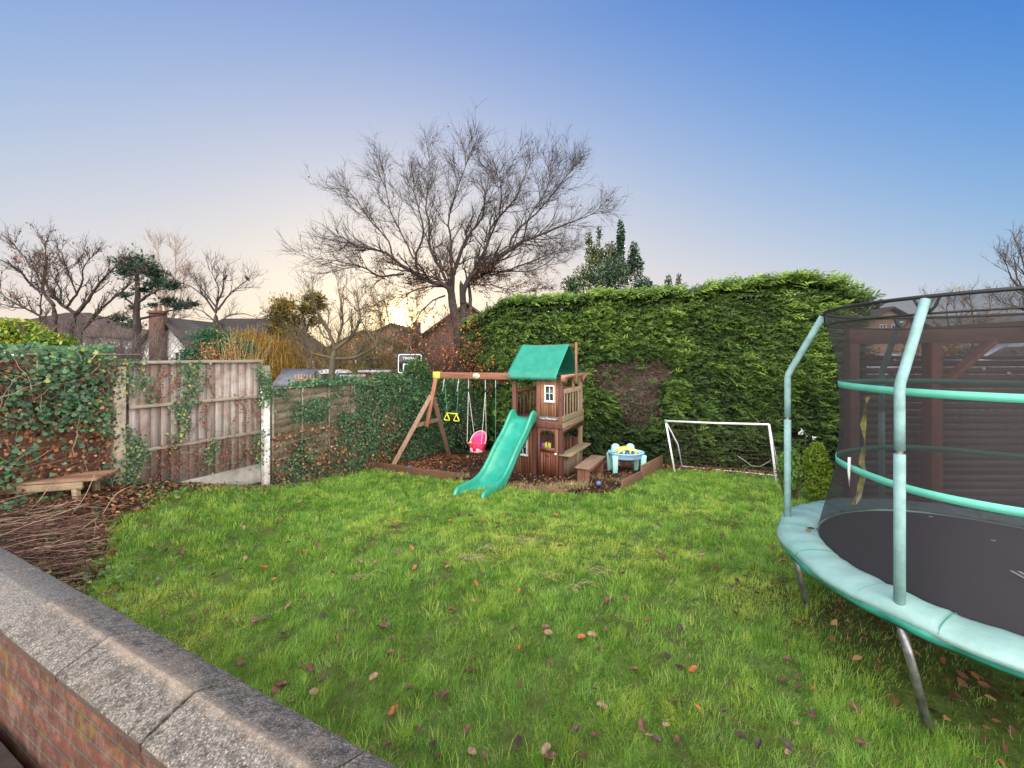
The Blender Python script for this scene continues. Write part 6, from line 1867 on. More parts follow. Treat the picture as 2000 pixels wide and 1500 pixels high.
def make_evergreens():
    pine = foliage('pine_needles', [(0, (.008, .022, .018)), (.5, (.020, .055, .036)), (1, (.06, .11, .05))], .15, .6)
    goldp = foliage('backlit_pine', [(0, (.03, .035, .012)), (.45, (.10, .085, .02)), (.75, (.24, .17, .035)), (1, (.50, .33, .06))], .35, .6)  # gold of the sun behind the tree put into the needle colour
    needle_tree('pine_tree', 'dark layered pine tree behind the fence at left', [([(265, 740), (265, 660), (267, 615), (270, 580), (268, 540), (266, 515)], .22, .06, 0), ([(269, 590), (300, 570), (330, 560)], .07, .03, -.6), ([(268, 625), (320, 612), (370, 600)], .06, .02, .6), ([(267, 600), (245, 580), (235, 560)], .05, .02, .5), ([(267, 640), (240, 632), (222, 628)], .05, .02, .2)],
                [(262, 518, 26, 14, 1.2, 0), (244, 530, 14, 11, 1.2, .3), (287, 524, 18, 13, 1.2, -.3), (268, 506, 12, 8, 1, 0), (307, 538, 14, 13, 1.1, .4), (300, 556, 18, 7, .9, 0), (335, 556, 16, 8, 1.1, -.6), (318, 552, 12, 6, .8, 0), (278, 566, 18, 6, .8, .3), (243, 576, 14, 6, .7, -.2), (330, 588, 18, 8, .7, .5), (352, 598, 12, 6, .9, .6), (375, 594, 14, 7, 1.1, .6), (232, 622, 16, 7, .9, .2), (255, 634, 20, 6, .8, .3), (300, 596, 12, 6, .6, 0), (262, 600, 12, 6, .5, 0)], 18.5, pine, (.10, .26), 1900)
    needle_tree('pine_tree', 'sunlit golden olive pine tree between the house roofs', [([(590, 760), (592, 700), (596, 650), (590, 600)], .26, .06, 0), ([(592, 680), (560, 640), (545, 610)], .10, .03, .5), ([(594, 650), (615, 610), (622, 590)], .10, .03, -.5)],
                [(545, 615, 20, 26, .9, 0), (560, 594, 16, 11, 1, .5), (540, 645, 18, 14, .7, 0), (612, 582, 22, 9, 1.1, 0), (600, 602, 22, 12, .9, -.4), (580, 625, 20, 14, .6, .4), (626, 598, 14, 9, .8, 0), (575, 650, 26, 12, .55, 0), (615, 628, 16, 12, .5, 0)], 24, goldp, (.14, .34), 1900)
    needle_tree('conifer_shrub', 'bushy green conifer just above the tall fence panel', [([(412, 740), (412, 700), (414, 650)], .08, .03, 0)],
                [(412, 690, 30, 22, 1.6, 0), (428, 668, 24, 18, 1.6, .2), (405, 665, 14, 12, 1.3, 0), (450, 690, 24, 16, 1.4, .3), (380, 698, 22, 10, 1.6, 0), (470, 680, 20, 12, 1.1, .2)], 12.5,
                foliage('conifer_blue', [(0, (.010, .035, .022)), (.5, (.022, .085, .045)), (1, (.07, .18, .05))], .15, .6), (.07, .16), 3600)
    # holly rising behind the hedge
    hm = foliage('holly_leaf', [(0, (.012, .035, .022)), (.45, (.030, .080, .040)), (.7, (.075, .12, .035)), (.88, (.22, .19, .03)), (1, (.48, .34, .05))], .3, .35, .6)
    root = empty('holly_tree', W(1190, 700, 16), 'dark green holly tree with spiky leaders behind the hedge', 'tree')
    tr = MB(); tr.tubes(np.array([W(1190, 700, 16), W(1188, 600, 16), W(1190, 520, 16), W(1195, 470, 16)]), np.array([.14, .1, .06, .02]), 8, .5); tr.build('trunk', M['bark_green'], root, smooth=True)
    mb = MB(); tw = MB(); k = 16 / F
    for (x, y, rx, ry, n, v) in ((1188, 540, 44, 38, 3000, .0), (1160, 500, 20, 30, 900, .28), (1212, 470, 9, 42, 900, -.05), (1195, 500, 26, 30, 1100, .12), (1238, 500, 12, 30, 600, -.1), (1225, 530, 26, 28, 1100, -.08), (1140, 545, 24, 30, 900, .22), (1255, 560, 22, 22, 900, -.02), (1280, 570, 20, 14, 500, 0), (1115, 560, 22, 22, 700, .05), (1305, 555, 8, 22, 160, 0), (1325, 552, 6, 20, 130, -.05), (1170, 460, 6, 22, 110, .1), (1150, 468, 8, 20, 140, .1), (1250, 520, 8, 22, 200, -.05), (1190, 590, 100, 16, 2200, .0), (1310, 578, 26, 10, 360, .0)):
        c = W(x, y, 16 + rnd.uniform(-.4, .4)); a = unit(n) * (rng.random(n) ** .5)[:, None]
        P = c + a * np.array([rx * k, rx * k * .8, ry * k])
        leaves(mb, P, unit(n, .5), rng.uniform(.06, .12, n), OVAL, val=np.clip(rng.normal(.36, .17, n) + v + .0 * a[:, 0], 0, 1), fold=.5)
        tw.tubes(np.array([c - np.array([0, 0, ry * k]), c, c + np.array([0, 0, ry * k])]), np.array([.02, .015, .005]), 4)
    tagp(mb.build('leaves', hm, root), kind='stuff'); tw.build('stems', M['bark_green'], root)


make_evergreens()


def twig_bush(name, label, cat, x, ytop, ybase, wpx, Y, n, mat, seed=0, K=7, sub=5, r=.006, weep=False, leafn=0, leafmat=None, spread=.55, group=None, depth=None, leafsize=(.05, .1), subL=(.2, .5)):
    k = Y / F; H = (ybase - ytop) * k; base = W(x, ybase, Y)
    if group: n = int(n * 1.15); r = r * 1.3
    root = empty(name, base, label, cat, group)
    wid = wpx * k
    O = base + np.stack([rng.uniform(-.5, .5, n) * wid * (.5 if not weep else 1), rng.uniform(-.3, .3, n) * wid, np.zeros(n)], 1)
    mb = MB()
    if weep:
        O[:, 2] += H * rng.uniform(.55, 1.0, n)
        P = grow(O, np.stack([rng.normal(0, .25, n), rng.normal(0, .25, n), -np.ones(n)], 1), rng.uniform(.35, .9, n) * H, K, .06, -.06)
        mb.tubes(P, np.linspace(r, r * .4, K), 3)
        C, Rr = sprout(P, np.tile(np.linspace(r, r * .4, K), (n, 1)), sub, .05, .5, lambda p, t: rng.uniform(*subL, len(t)), .1, -.12, 4, .8, r * .5)
        mb.tubes(C, Rr, 3)
    else:
        D = np.stack([rng.normal(0, spread, n), rng.normal(0, spread, n), np.ones(n)], 1)
        D[:, 0] += (O[:, 0] - base[0]) / wid * 1.2
        P = grow(O, D, rng.uniform(.6, 1.05, n) * H, K, .10, .01)
        mb.tubes(P, np.linspace(r * 2, r * .6, K), 4)
        C, Rr = sprout(P, np.tile(np.linspace(r * 2, r * .6, K), (n, 1)), sub, .15, .7, lambda p, t: rng.uniform(.18, .45, len(t)) * H, .14, .03, 5, .7, r * .7)
        mb.tubes(C, Rr, 3)
        C, Rr = sprout(C, Rr, 3, .1, .7, lambda p, t: rng.uniform(*subL, len(t)), .14, .03, 4, .7, r * .5)
        mb.tubes(C, Rr, 3)
    mb.build('twigs', mat, root)
    if leafn:
        lb = MB(); pts = C.reshape(-1, 3); Q = pts[rng.integers(0, len(pts), leafn)] + rng.normal(0, .05, (leafn, 3))
        leaves(lb, Q, unit(leafn, .3), rng.uniform(*leafsize, leafn), OVAL, fold=.4)
        tagp(lb.build('leaves', leafmat, root), kind='stuff')
    return root


def make_shrubs():
    brown = foliage('twig_brown', [(0, (.05, .032, .022)), (.5, (.12, .078, .05)), (1, (.24, .16, .09))], .0, .9)
    grey = foliage('twig_greyer', [(0, (.045, .036, .033)), (.5, (.10, .082, .075)), (1, (.19, .155, .14))], .0, .9)
    olive = foliage('twig_olive', [(0, (.07, .06, .025)), (.5, (.15, .125, .04)), (1, (.26, .21, .07))], .0, .9)
    gold = foliage('willow_gold', [(0, (.15, .085, .02)), (.4, (.30, .185, .035)), (.7, (.46, .31, .06)), (1, (.60, .44, .12))], .4, .6)
    redl = foliage('red_shrub_leaf', [(0, (.16, .03, .03)), (.5, (.30, .07, .05)), (.8, (.42, .17, .06)), (1, (.5, .42, .08))], .35, .5)
    pinkl = foliage('pink_leaf', [(0, (.35, .08, .06)), (.5, (.55, .18, .13)), (1, (.70, .36, .22))], .35, .5)
    yg = foliage('laurel_spotted', [(0, (.04, .10, .02)), (.35, (.12, .22, .03)), (.65, (.32, .38, .04)), (.85, (.52, .48, .07)), (1, (.42, .24, .03))], .35, .35, .5)
    # yellow green shrub over the ivy wall
    root = empty('spotted_laurel', W(60, 690, 6.2), 'bright yellow green leafy shrub topping the ivy wall', 'shrub')
    mb = MB(); k = 6.2 / F
    for (x, y, rx, ry, n) in ((40, 655, 44, 28, 1900), (95, 668, 40, 20, 1200), (-10, 650, 40, 30, 1200), (150, 690, 40, 12, 600), (30, 635, 26, 14, 500), (-40, 680, 60, 30, 600)):
        a = unit(n) * (rng.random(n) ** .5)[:, None]; P = W(x, y, 6.25) + a * np.array([rx * k, .35, ry * k])
        leaves(mb, P, unit(n, .8), rng.uniform(.035, .085, n), OVAL, axis=rng.normal(0, .6, (n, 3)) + np.array([0, 0, .7]), val=np.clip(rng.normal(.46 + (.08 if y < 660 else -.12), .22, n), 0, 1), fold=.3)
    tagp(mb.build('leaves', yg, root), kind='stuff')
    mb = MB(); P = grow(np.tile(W(60, 720, 6.25), (14, 1)) + rng.normal(0, .25, (14, 3)) * [1, .3, 0], rng.normal(0, .3, (14, 3)) + [0, 0, 1], np.full(14, .7), 6, .1, .02); mb.tubes(P, .01, 5); mb.build('stems', M['bark_green'], root)
    # weeping golden willow
    root = empty('golden_willow', W(500, 760, 15), 'weeping golden willow right of the tall fence panel', 'tree')
    tr = MB(); tr.tubes(np.array([W(520, 790, 15), W(515, 720, 15), W(505, 670, 15), W(490, 640, 15)]), np.array([.12, .1, .06, .02]), 8, .5); tr.build('trunk', M['bark_green'], root, smooth=True)
    mb = MB(); k = 15 / F
    for (x, y, rx, n, L0, L1) in ((500, 655, 40, 200, .6, 1.3), (545, 672, 40, 230, .7, 1.5), (470, 650, 36, 110, .5, 1.0), (560, 700, 45, 150, .4, .9), (445, 665, 18, 60, .4, .7), (520, 710, 22, 140, .5, 1.0)):
        O = W(x, y, 15) + rng.normal(0, 1, (n, 3)) * np.array([rx * k * .5, .5, 8 * k])
        P = grow(O, np.stack([rng.normal(0, .12, n), rng.normal(0, .12, n), -np.ones(n)], 1), rng.uniform(L0, L1, n), 6, .05, -.05)
        mb.tubes(P, np.linspace(.007, .003, 6), 3)
        C, Rr = sprout(P, np.tile(np.linspace(.007, .003, 6), (n, 1)), 5, .0, .35, lambda p, t: rng.uniform(.15, .4, len(t)), .06, -.15, 4, .8, .0035); mb.tubes(C, Rr, 3)
        nn = n * 9; pts = C.reshape(-1, 3)[rng.integers(0, C.shape[0] * 4, nn)]; leaves(mb, pts + rng.normal(0, .02, (nn, 3)), unit(nn), rng.uniform(.03, .08, nn), DIAM, axis=np.tile([0, 0, -1.], (nn, 1)) + rng.normal(0, .3, (nn, 3)))
    tagp(mb.build('weeping_shoots', gold, root), kind='stuff')
    # orange red twig tips over the fence top
    twig_bush('dogwood', 'salmon pink leaved twigs poking above the tall fence panel', 'shrub', 425, 672, 760, 80, 9.0, 16, M['twig_gold'], r=.004, sub=4, leafn=420, leafmat=pinkl, spread=.18, leafsize=(.02, .05), subL=(.08, .2))
    twig_bush('reeds', 'tall pale straw stems above the right half of the fence panel', 'shrub', 470, 650, 760, 90, 10.0, 60, foliage('reed_straw', [(0, (.30, .20, .08)), (1, (.62, .50, .24))], .3, .7), r=.0035, sub=1, spread=.06, subL=(.05, .12))
    # thicket behind the left fences: each bush a thing
    specs = [
        ('dense grey twiggy bush left of the pine trunk', 175, 655, 770, 150, 13.5, 70, grey), ('grey tangle of twigs below the pine', 250, 640, 770, 130, 14, 80, grey),
        ('grey twiggy bush in front of the white gabled house', 330, 640, 770, 80, 21, 22, grey), ('brown twiggy bush under the golden pine', 560, 660, 790, 90, 19, 34, brown),
        ('large brown thorn bush in the middle of the thicket', 630, 640, 790, 110, 17.5, 50, brown), ('tall thin bare bush beside the sun lit roof', 680, 590, 790, 80, 17, 26, olive),
        ('olive brown bush with arching stems left of the backboard', 720, 640, 790, 110, 17, 44, olive), ('bare bush fanning out in front of the gabled roof', 770, 615, 770, 100, 17, 28, olive),
        ('brown bush behind the backboard', 815, 650, 790, 90, 16, 34, brown), ('low brown bush beside the grey shed roof', 610, 690, 800, 60, 16, 20, brown), ('low grey brown bush above the low fence', 660, 715, 800, 50, 14.5, 16, brown), ('pale twiggy bush in front of the brick garage', 745, 705, 800, 36, 13, 12, olive)]
    for lab, x, yt, yb, w_, Y, n, mt in specs:
        twig_bush('bare_bush', lab, 'bush', x, yt, yb, w_, Y, n, mt, r=.006 + Y * .0001, sub=6, spread=.5, group='bare bushes beyond the fence')
    # dark leafy mass low behind them
    mb = MB(); n = 16000
    x = rng.uniform(-24, 6, n); Y = rng.uniform(19, 34, n); z = -.9 + 3.2 * rng.random(n) * (.6 + .4 * noise2(x, Y, .5))
    k = noise2(x, Y, .7, 2) > -.5; P = np.stack([x, Y, z], 1)[k]; leaves(mb, P, unit(len(P)), rng.uniform(.12, .35, len(P)), OVAL)
    tagp(mb.build('undergrowth', foliage('undergrowth_leaf', [(0, (.025, .022, .015)), (.5, (.06, .05, .03)), (1, (.12, .11, .05))], .1)), 'dark undergrowth filling the gardens beyond the fence', 'undergrowth', kind='stuff')
    # fruit trees with big arching limbs seen against the roof
    bare_tree('bare_tree', 'mossy arching bare tree left of the low sun', [
        ([(647, 790), (648, 740), (650, 700), (655, 680)], .12, .09, 0, 1), ([(655, 682), (690, 655), (705, 620), (700, 590)], .07, .012, .4, 0), ([(655, 682), (640, 640), (620, 610), (612, 585)], .07, .012, -.4, 0), ([(650, 700), (690, 700), (730, 680), (760, 660)], .06, .012, .5, 0), ([(650, 700), (610, 690), (580, 670)], .05, .01, .2, 0), ([(655, 680), (670, 630), (665, 580), (660, 560)], .05, .01, 0, 0)], 14.2,
        mat='bark_green', L1=(.5, 1.2), L2=(.3, .6), L3=(.12, .3), spacing=.24, m2=6, m3=3, rmin=.004)
    bare_tree('bare_tree', 'mossy arching bare tree below the low sun beside the backboard', [
        ([(800, 790), (795, 740), (790, 705)], .10, .08, 0, 1), ([(790, 706), (765, 690), (735, 670), (712, 640), (700, 610)], .06, .012, .2, 0), ([(790, 705), (800, 670), (812, 640), (815, 610)], .05, .01, .4, 0), ([(792, 715), (830, 690), (855, 665), (870, 650)], .05, .01, -.3, 0), ([(765, 690), (770, 660), (760, 630), (755, 600)], .04, .01, 0, 0), ([(735, 672), (745, 640), (740, 600)], .035, .01, .4, 0)], 13.6,
        mat='bark_green', L1=(.5, 1.2), L2=(.3, .6), L3=(.12, .3), spacing=.26, m2=5, m3=3, rmin=.004, extra_leaves=260)
    # red leaved shrub beside the hedge end
    twig_bush('red_shrub', 'reddish leaved shrub between the ivy mound and the hedge end', 'shrub', 868, 615, 790, 70, 13.6, 26, M['bark_dark'], r=.007, sub=6, leafn=2300, leafmat=redl, spread=.35, leafsize=(.05, .10))
    twig_bush('red_shrub', 'darker red twiggy shrub just above the swing beam', 'shrub', 905, 660, 790, 60, 13.0, 18, M['bark_dark'], r=.006, sub=6, leafn=900, leafmat=redl, spread=.3, leafsize=(.04, .08))
    # tree in shade behind the swings
    bare_tree('shaded_trunk', 'dark leaning tree trunk in the shade behind the swings', [([(935, 880), (930, 840), (918, 795), (905, 760), (900, 720)], .17, .12, 0, 1), ([(915, 790), (900, 770), (885, 750), (870, 735)], .05, .012, 0, 0), ([(930, 800), (955, 770), (975, 745)], .04, .01, -.3, 0)], 12.8,
              mat='bark_dark', L1=(.4, .8), L2=(.2, .5), L3=(.1, .25), spacing=.3, m2=5, m3=3, rmin=.004, extra_leaves=200)
    # golden autumn bushes seen under the pergola beam
    twig_bush('golden_bush', 'golden yellow bush glimpsed between pergola beam and slats', 'bush', 1860, 640, 760, 130, 13, 40, M['twig_gold'], r=.008, sub=6, leafn=2400, leafmat=gold, spread=.5, leafsize=(.06, .12))
    twig_bush('golden_bush', 'small yellow topped bush above the pergola beam', 'bush', 1940, 600, 760, 60, 17, 22, M['twig_gold'], r=.008, sub=5, leafn=900, leafmat=gold, spread=.3, leafsize=(.06, .12))
    # garden plants at the hedge foot
    ltop = foliage('topiary_leaf', [(0, (.06, .12, .015)), (.5, (.15, .24, .025)), (1, (.34, .40, .05))], .3, .6)
    root = empty('dwarf_conifer', (4.85, 6.75, -.15), 'small upright yellow green conifer beside the trampoline pad', 'shrub')
    mb = MB(); n = 3600; a = unit(n, .2); rr = rng.random(n) ** .25
    P = np.array([4.84, 6.75, .28]) + a * rr[:, None] * np.array([.20, .19, .46]); P[:, 0] += .03 * np.sin(P[:, 2] * 9)
    leaves(mb, P, unit(n), rng.uniform(.035, .08, n), SPRAY, val=np.clip(rng.normal(.5, .18, n), 0, 1), axis=a + rng.normal(0, .4, (n, 3)) + np.array([0, 0, .8])); tagp(mb.build('foliage', ltop, root), kind='stuff')
    mb = MB(); mb.tubes(np.array([[4.85, 6.75, -.25], [4.85, 6.75, .1]]), .03, 8, .5); mb.build('trunk', M['bark'], root)
    root = empty('leafy_shrub', (4.6, 6.9, -.2), 'light green leafy shrub left of the dwarf conifer', 'shrub')
    mb = MB(); n = 700; a = unit(n, .3); P = np.array([4.58, 7.0, .22]) + a * (rng.random(n) ** .4)[:, None] * np.array([.22, .2, .38])
    leaves(mb, P, unit(n, .6), rng.uniform(.05, .10, n), OVAL, val=np.clip(rng.normal(.45, .2, n), 0, 1)); tagp(mb.build('leaves', foliage('lawn_shrub_leaf', [(0, (.05, .13, .03)), (.6, (.14, .28, .06)), (1, (.45, .38, .08))], .3), root), kind='stuff')
    mb = MB(); P = grow(np.tile([4.58, 7.0, -.25], (9, 1)) + rng.normal(0, .03, (9, 3)), rng.normal(0, .3, (9, 3)) + [0, 0, 1], np.full(9, .6), 6, .1, .02); mb.tubes(P, .008, 5); mb.build('stems', M['bark_green'], root)
    root = empty('white_flower', W(1572, 900, 7.6), 'few white flowers on a thin stem in front of the hedge', 'flower')
    mb = MB(); c = W(1573, 848, 7.6); mb.tubes(np.array([W(1572, 935, 7.7), W(1573, 890, 7.65), c]), .006, 5, .5); mb.build('stem', M['bark_green'], root)
    mb = MB()
    for (x, y) in ((1567, 843), (1578, 850), (1588, 857), (1562, 848)): leaves(mb, np.tile(W(x, y, 7.6), (5, 1)) + rng.normal(0, .018, (5, 3)), unit(5), .06, OVAL)
    mb.build('petals', plain('petal_white', (.66, .72, .68), .6), root)
    # far hedgerow and trees closing the horizon
    mb = MB(); n = 26000
    a = rng.uniform(-1.25, 1.25, n); rr = rng.uniform(70, 95, n)
    hgt = 3.6 + 1.8 * noise2(a * 9, a * 0, 1.3, 4) + 1.0 * noise2(a * 30, a * 0, 1, 2)
    P = np.stack([rr * np.sin(a), rr * np.cos(a), -1 + np.clip(hgt, .8, 8) * rng.random(n)], 1); leaves(mb, P, unit(n), rng.uniform(.5, 1.5, n), SPRAY)
    tagp(mb.build('distant_trees', foliage('far_tree', [(0, (.05, .045, .035)), (.6, (.10, .085, .06)), (1, (.16, .14, .08))], .1)), 'hazy line of distant trees along the horizon', 'trees', kind='stuff')


make_shrubs()


# ------------------------------------------------------------------ birds
def make_birds():
    m = plain('bird_black', (.012, .012, .014), .5, .2, 20)
    for px, py, Y, fl, lab in ((438, 543, 15.0, 1, 'dark bird perched upright at the top of the small bare tree'), (484, 544, 15.0, -1, 'dark bird perched on the outer right branch tip')):
        c = W(px, py, Y); root = empty('bird', c, lab, 'bird')
        t = np.linspace(0, 1, 12); d = np.array([fl * .62, 0, .78])
        r = np.interp(t, [0, .08, .25, .45, .62, .72, .82, .92, 1], [.006, .018, .034, .052, .05, .034, .034, .026, .004])
        P = c + np.outer((t - .45) * .26, d) + np.outer(.02 * np.sin(t * 3), [fl, 0, 0])
        mb = MB(); mb.tubes(P, r, 10, .5); tip = P[-1]
        mb.tubes(np.array([tip - d * .01, tip + np.array([fl * .022, 0, -.004])]), np.array([.008, .001]), 6, .5)
        tail = P[0]; mb.beam(tail, tail - d * .10, .03, .008); mb.build('body', m, root, smooth=True)
        mb = MB(); mb.tubes(np.array([P[4] - [0, 0, .02], P[4] + [0, .01, -.09]]), .004, 4, .5); mb.build('legs', m, root)


make_birds()


# ------------------------------------------------------------------ houses beyond
def house(name, label, cx, cy, yaw, w, d, zb, ze, zr, wall, roof, ridge='y', hip=0.0, over=.35):
    """gabled house, local x across, y deep; ridge 'y' shows its gable to the camera"""
    root = empty(name, (cx, cy, zb), label, 'house')
    ca, sa = math.cos(yaw), math.sin(yaw)
    def T(x, y, z): return np.array([cx + ca * x - sa * y, cy + sa * x + ca * y, z])
    hw, hd = w / 2, d / 2
    mb = MB()
    if ridge == 'y':
        zg = ze + (zr - ze)
        P = [T(-hw, -hd, zb), T(hw, -hd, zb), T(hw, -hd, ze), T(0, -hd, zg - .12), T(-hw, -hd, ze)]
        mb.prism(P, T(0, hd, 0) - T(0, -hd, 0))
    else:
        P = [T(-hw, -hd, zb), T(-hw, hd, zb), T(-hw, hd, ze), T(-hw, 0, (zr if not hip else ze + .05) - .12), T(-hw, -hd, ze)]
        mb.prism(P, T(hw, 0, 0) - T(-hw, 0, 0))
    mb.build('wall', wall, root)
    mb = MB(); k = (zr - ze) / (hw if ridge == 'y' else hd); zo = ze - over * k
    if ridge == 'y':
        for s in (-1, 1):
            q = [T(s * (hw + over), -hd - over, zo), T(0, -hd - over, zr), T(0, hd + over, zr), T(s * (hw + over), hd + over, zo)]
            mb.prism(q, (0, 0, .14))
    else:
        x0, x1 = -hw - over, hw + over; h = hip * w / 2
        for s in (-1, 1):
            q = [T(x0, s * (hd + over), zo), T(x1, s * (hd + over), zo), T(x1 - h, 0, zr), T(x0 + h, 0, zr)]
            mb.prism(q, (0, 0, .14))
        if hip:
            for s in (-1, 1):
                xe = x1 if s > 0 else x0
                mb.prism([T(xe, -hd - over, zo), T(xe, hd + over, zo), T(xe - s * h, 0, zr)], (0, 0, .14))
    rf = mb.build('roof', roof, root)
    def win(x, z, ww, hh, y=None, mat=None):
        yy = -hd if y is None else y
        mb = MB()
        for dx in (-ww / 2, 0, ww / 2): mb.box(T(x + dx, yy - .03, z), (.07, .06, hh), (ca, sa))
        for dz in (-hh / 2, hh / 2): mb.box(T(x, yy - .035, z + dz), (ww + .07, .06, .08), (ca, sa))
        f = mb.build('window', M['white_paint'], root)
        mb = MB(); mb.box(T(x, yy - .012, z), (ww, .02, hh), (ca, sa)); mb.build('pane', M['glass_dark'], f)
    def chim(x, y, z0, z1, s=.6, mat=None):
        mb = MB(); mb.box(T(x, y, (z0 + z1) / 2), (s, s * .8, z1 - z0), (ca, sa)); mb.box(T(x, y, z1 - .12), (s + .12, s * .8 + .12, .1), (ca, sa))
        c = mb.build('chimney', mat or M['brick_far'], rf if z0 > ze - .5 else root)
        for dx in (-.13, .13):
            mb = MB(); mb.lathe([(.09, 0), (.075, .28), (.09, .3)], T(x + dx, y, z1 - .05), 10); mb.build('chimney_pot', M['pot'], c if False else rf)
    return root, T, win, chim


M['brick_far'] = brick('brick_far', (.12, .058, .045), (.09, .046, .038), (.10, .085, .072), (1, 0), 1.0)
M['brick_warm'] = brick('brick_warm', (.25, .125, .08), (.20, .10, .068), (.21, .17, .13), (1, 0), 1.0)
M['pot'] = plain('chimney_pot', (.30, .12, .07), .8)


def make_houses():
    Y = 45
    r, T, win, chim = house('gabled_house', 'brown roofed gabled house with the low sun at its ridge', (766 - 1000) / F * Y, Y + 4, 0, 9.6, 8, -1, 3.15, 2.1 + 62 * Y / F, M['brick_warm'], M['roof_brown'])
    win(-1.2, 1.6, 1.6, 1.2); win(2.0, 1.6, 1.6, 1.2); chim(1.95, -1, 4.2, 5.85, .75)
    Y = 42
    r, T, win, chim = house('gabled_house', 'lower brown gable left of the sunlit house', (713 - 1000) / F * Y, Y + 3, 0, 7.2, 6, -1, 2.9, 2.1 + 49 * Y / F, M['brick_warm'], M['roof_brown'])
    win(0, 1.5, 1.8, 1.2)
    Y = 27
    r, T, win, chim = house('brick_house', 'red brick house with steep roof behind the big tree trunk', (912 - 1000) / F * Y, Y + 4, 0, 6.6, 8, -1, 3.0, 2.1 + 100 * Y / F, M['brick_far'], M['roof_brown'])
    win(1.2, 1.8, 1.0, 1.1)
    Y = 26
    r, T, win, chim = house('dark_roofed_house', 'long dark roofed house behind the tall fence panel', (430 - 1000) / F * Y, Y + 3.5, 0, 7.8, 6.5, -1, 2.3, 4.55, M['render'], M['roof_dark'], 'x', .52)
    win(-1.0, 1.2, 1.4, 1.1); win(2.2, 1.2, 1.4, 1.1)
    Y = 24
    r, T, win, chim = house('white_gabled_house', 'white rendered gable with tall brick chimney stack', (322 - 1000) / F * Y, Y + 2.5, 0, 2.6, 5, -1, 2.7, 4.15, M['render'], M['roof_dark'])
    chim(-.05, -2.9, -1, 2.1 + 88 * (Y - .4) / F, .62, M['brick_far']); win(.85, 1.9, .5, .8)
    Y = 29
    r, T, win, chim = house('white_house', 'white walled house with brown hipped roof at far left', (35 - 1000) / F * Y, Y + 4, 0, 8.6, 8, -1, 3.5, 2.1 + 92 * Y / F, M['render'], M['roof_brown'], 'x', .86)
    win(1.8, 2.5, 1.2, 1.0); win(-1.8, 2.5, 1.2, 1.0); win(3.4, .8, 1.0, 1.0)
    Y = 30
    r, T, win, chim = house('pale_brick_house', 'brick house with two white windows seen through the trampoline net', (1728 - 1000) / F * Y, Y + 3.5, .1, 6.4, 7, -1, 3.9, 2.1 + 92 * Y / F, brick('brick_pale', (.42, .26, .19), (.36, .22, .17), (.4, .34, .28), (1, 0), 1.0), M['roof_dark'])
    win(-.55, 3.9, .45, .75); win(.35, 3.9, .45, .75)
    # grey garden shed roof with picket trellis
    Y = 12.6
    r, T, win, chim = house('garden_shed', 'grey felt roofed garden shed beyond the low fence', (560 - 1000) / F * Y, Y + .8, .0, .80, 1.0, -.9, 1.22, 1.56, wood('shed_wood', [(0, (.24, .15, .09)), (1, (.36, .24, .14))], 'z'), plain('felt_grey', (.13, .14, .17), .9, .2, 9, .4), 'x', 0, .12)
    t = empty('trellis', W(597, 760, 12.2), 'brown picket trellis beside the grey shed roof', 'trellis')
    for i in range(9):
        p = W(577 + i * 6, 748, 12.2); mb = MB(); mb.box(p, (.025, .02, .5)); mb.build('slat', M['bench_wood'], t)
    mb = MB(); mb.beam(W(573, 740, 12.2), W(628, 740, 12.2), .03, .03); mb.build('trellis_rail', M['bench_wood'], t)
    # flat roofed brick garage with white fascias
    for (nm, lab, x0, x1, yt, yb, Y) in (('brick_garage', 'taller brick garage block with white fascia', 702, 757, 722, 790, 15.4), ('brick_garage', 'lower brick garage block with white fascia on its left', 668, 706, 731, 790, 15)):
        root = empty(nm, W((x0 + x1) / 2, 790, Y), lab, 'garage')
        p = W(x0, yt, Y); q = W(x1, yb, Y); h = p[2] - (-1); xc = (p[0] + q[0]) / 2; w_ = q[0] - p[0]
        mb = MB(); mb.box((xc, Y + .8, -1 + h / 2 - .05), (w_, 1.6, h - .1)); mb.build('wall', M['brick_warm'], root)
        mb = MB(); mb.box((xc, Y + .75, p[2] - .05), (w_ + .05, 1.74, .10)); mb.build('fascia', M['white_paint'], root)
        mb = MB(); mb.box((xc, Y + .75, p[2] + .016), (w_ + .08, 1.78, .03)); mb.build('roof', M['roof_dark'], root)
        if x0 > 690:
            c = W(737, 746, Y - .03); mb = MB()
            for dz in (-.12, .12): mb.box((c[0], Y - .03, c[2] + dz), (.36, .05, .035))
            for dx in (-.165, 0, .165): mb.box((c[0] + dx, Y - .03, c[2]), (.035, .05, .24))
            f = mb.build('window', M['white_paint'], root); mb = MB(); mb.box((c[0], Y - .012, c[2]), (.34, .02, .24)); mb.build('pane', M['glass_dark'], f)


make_houses()


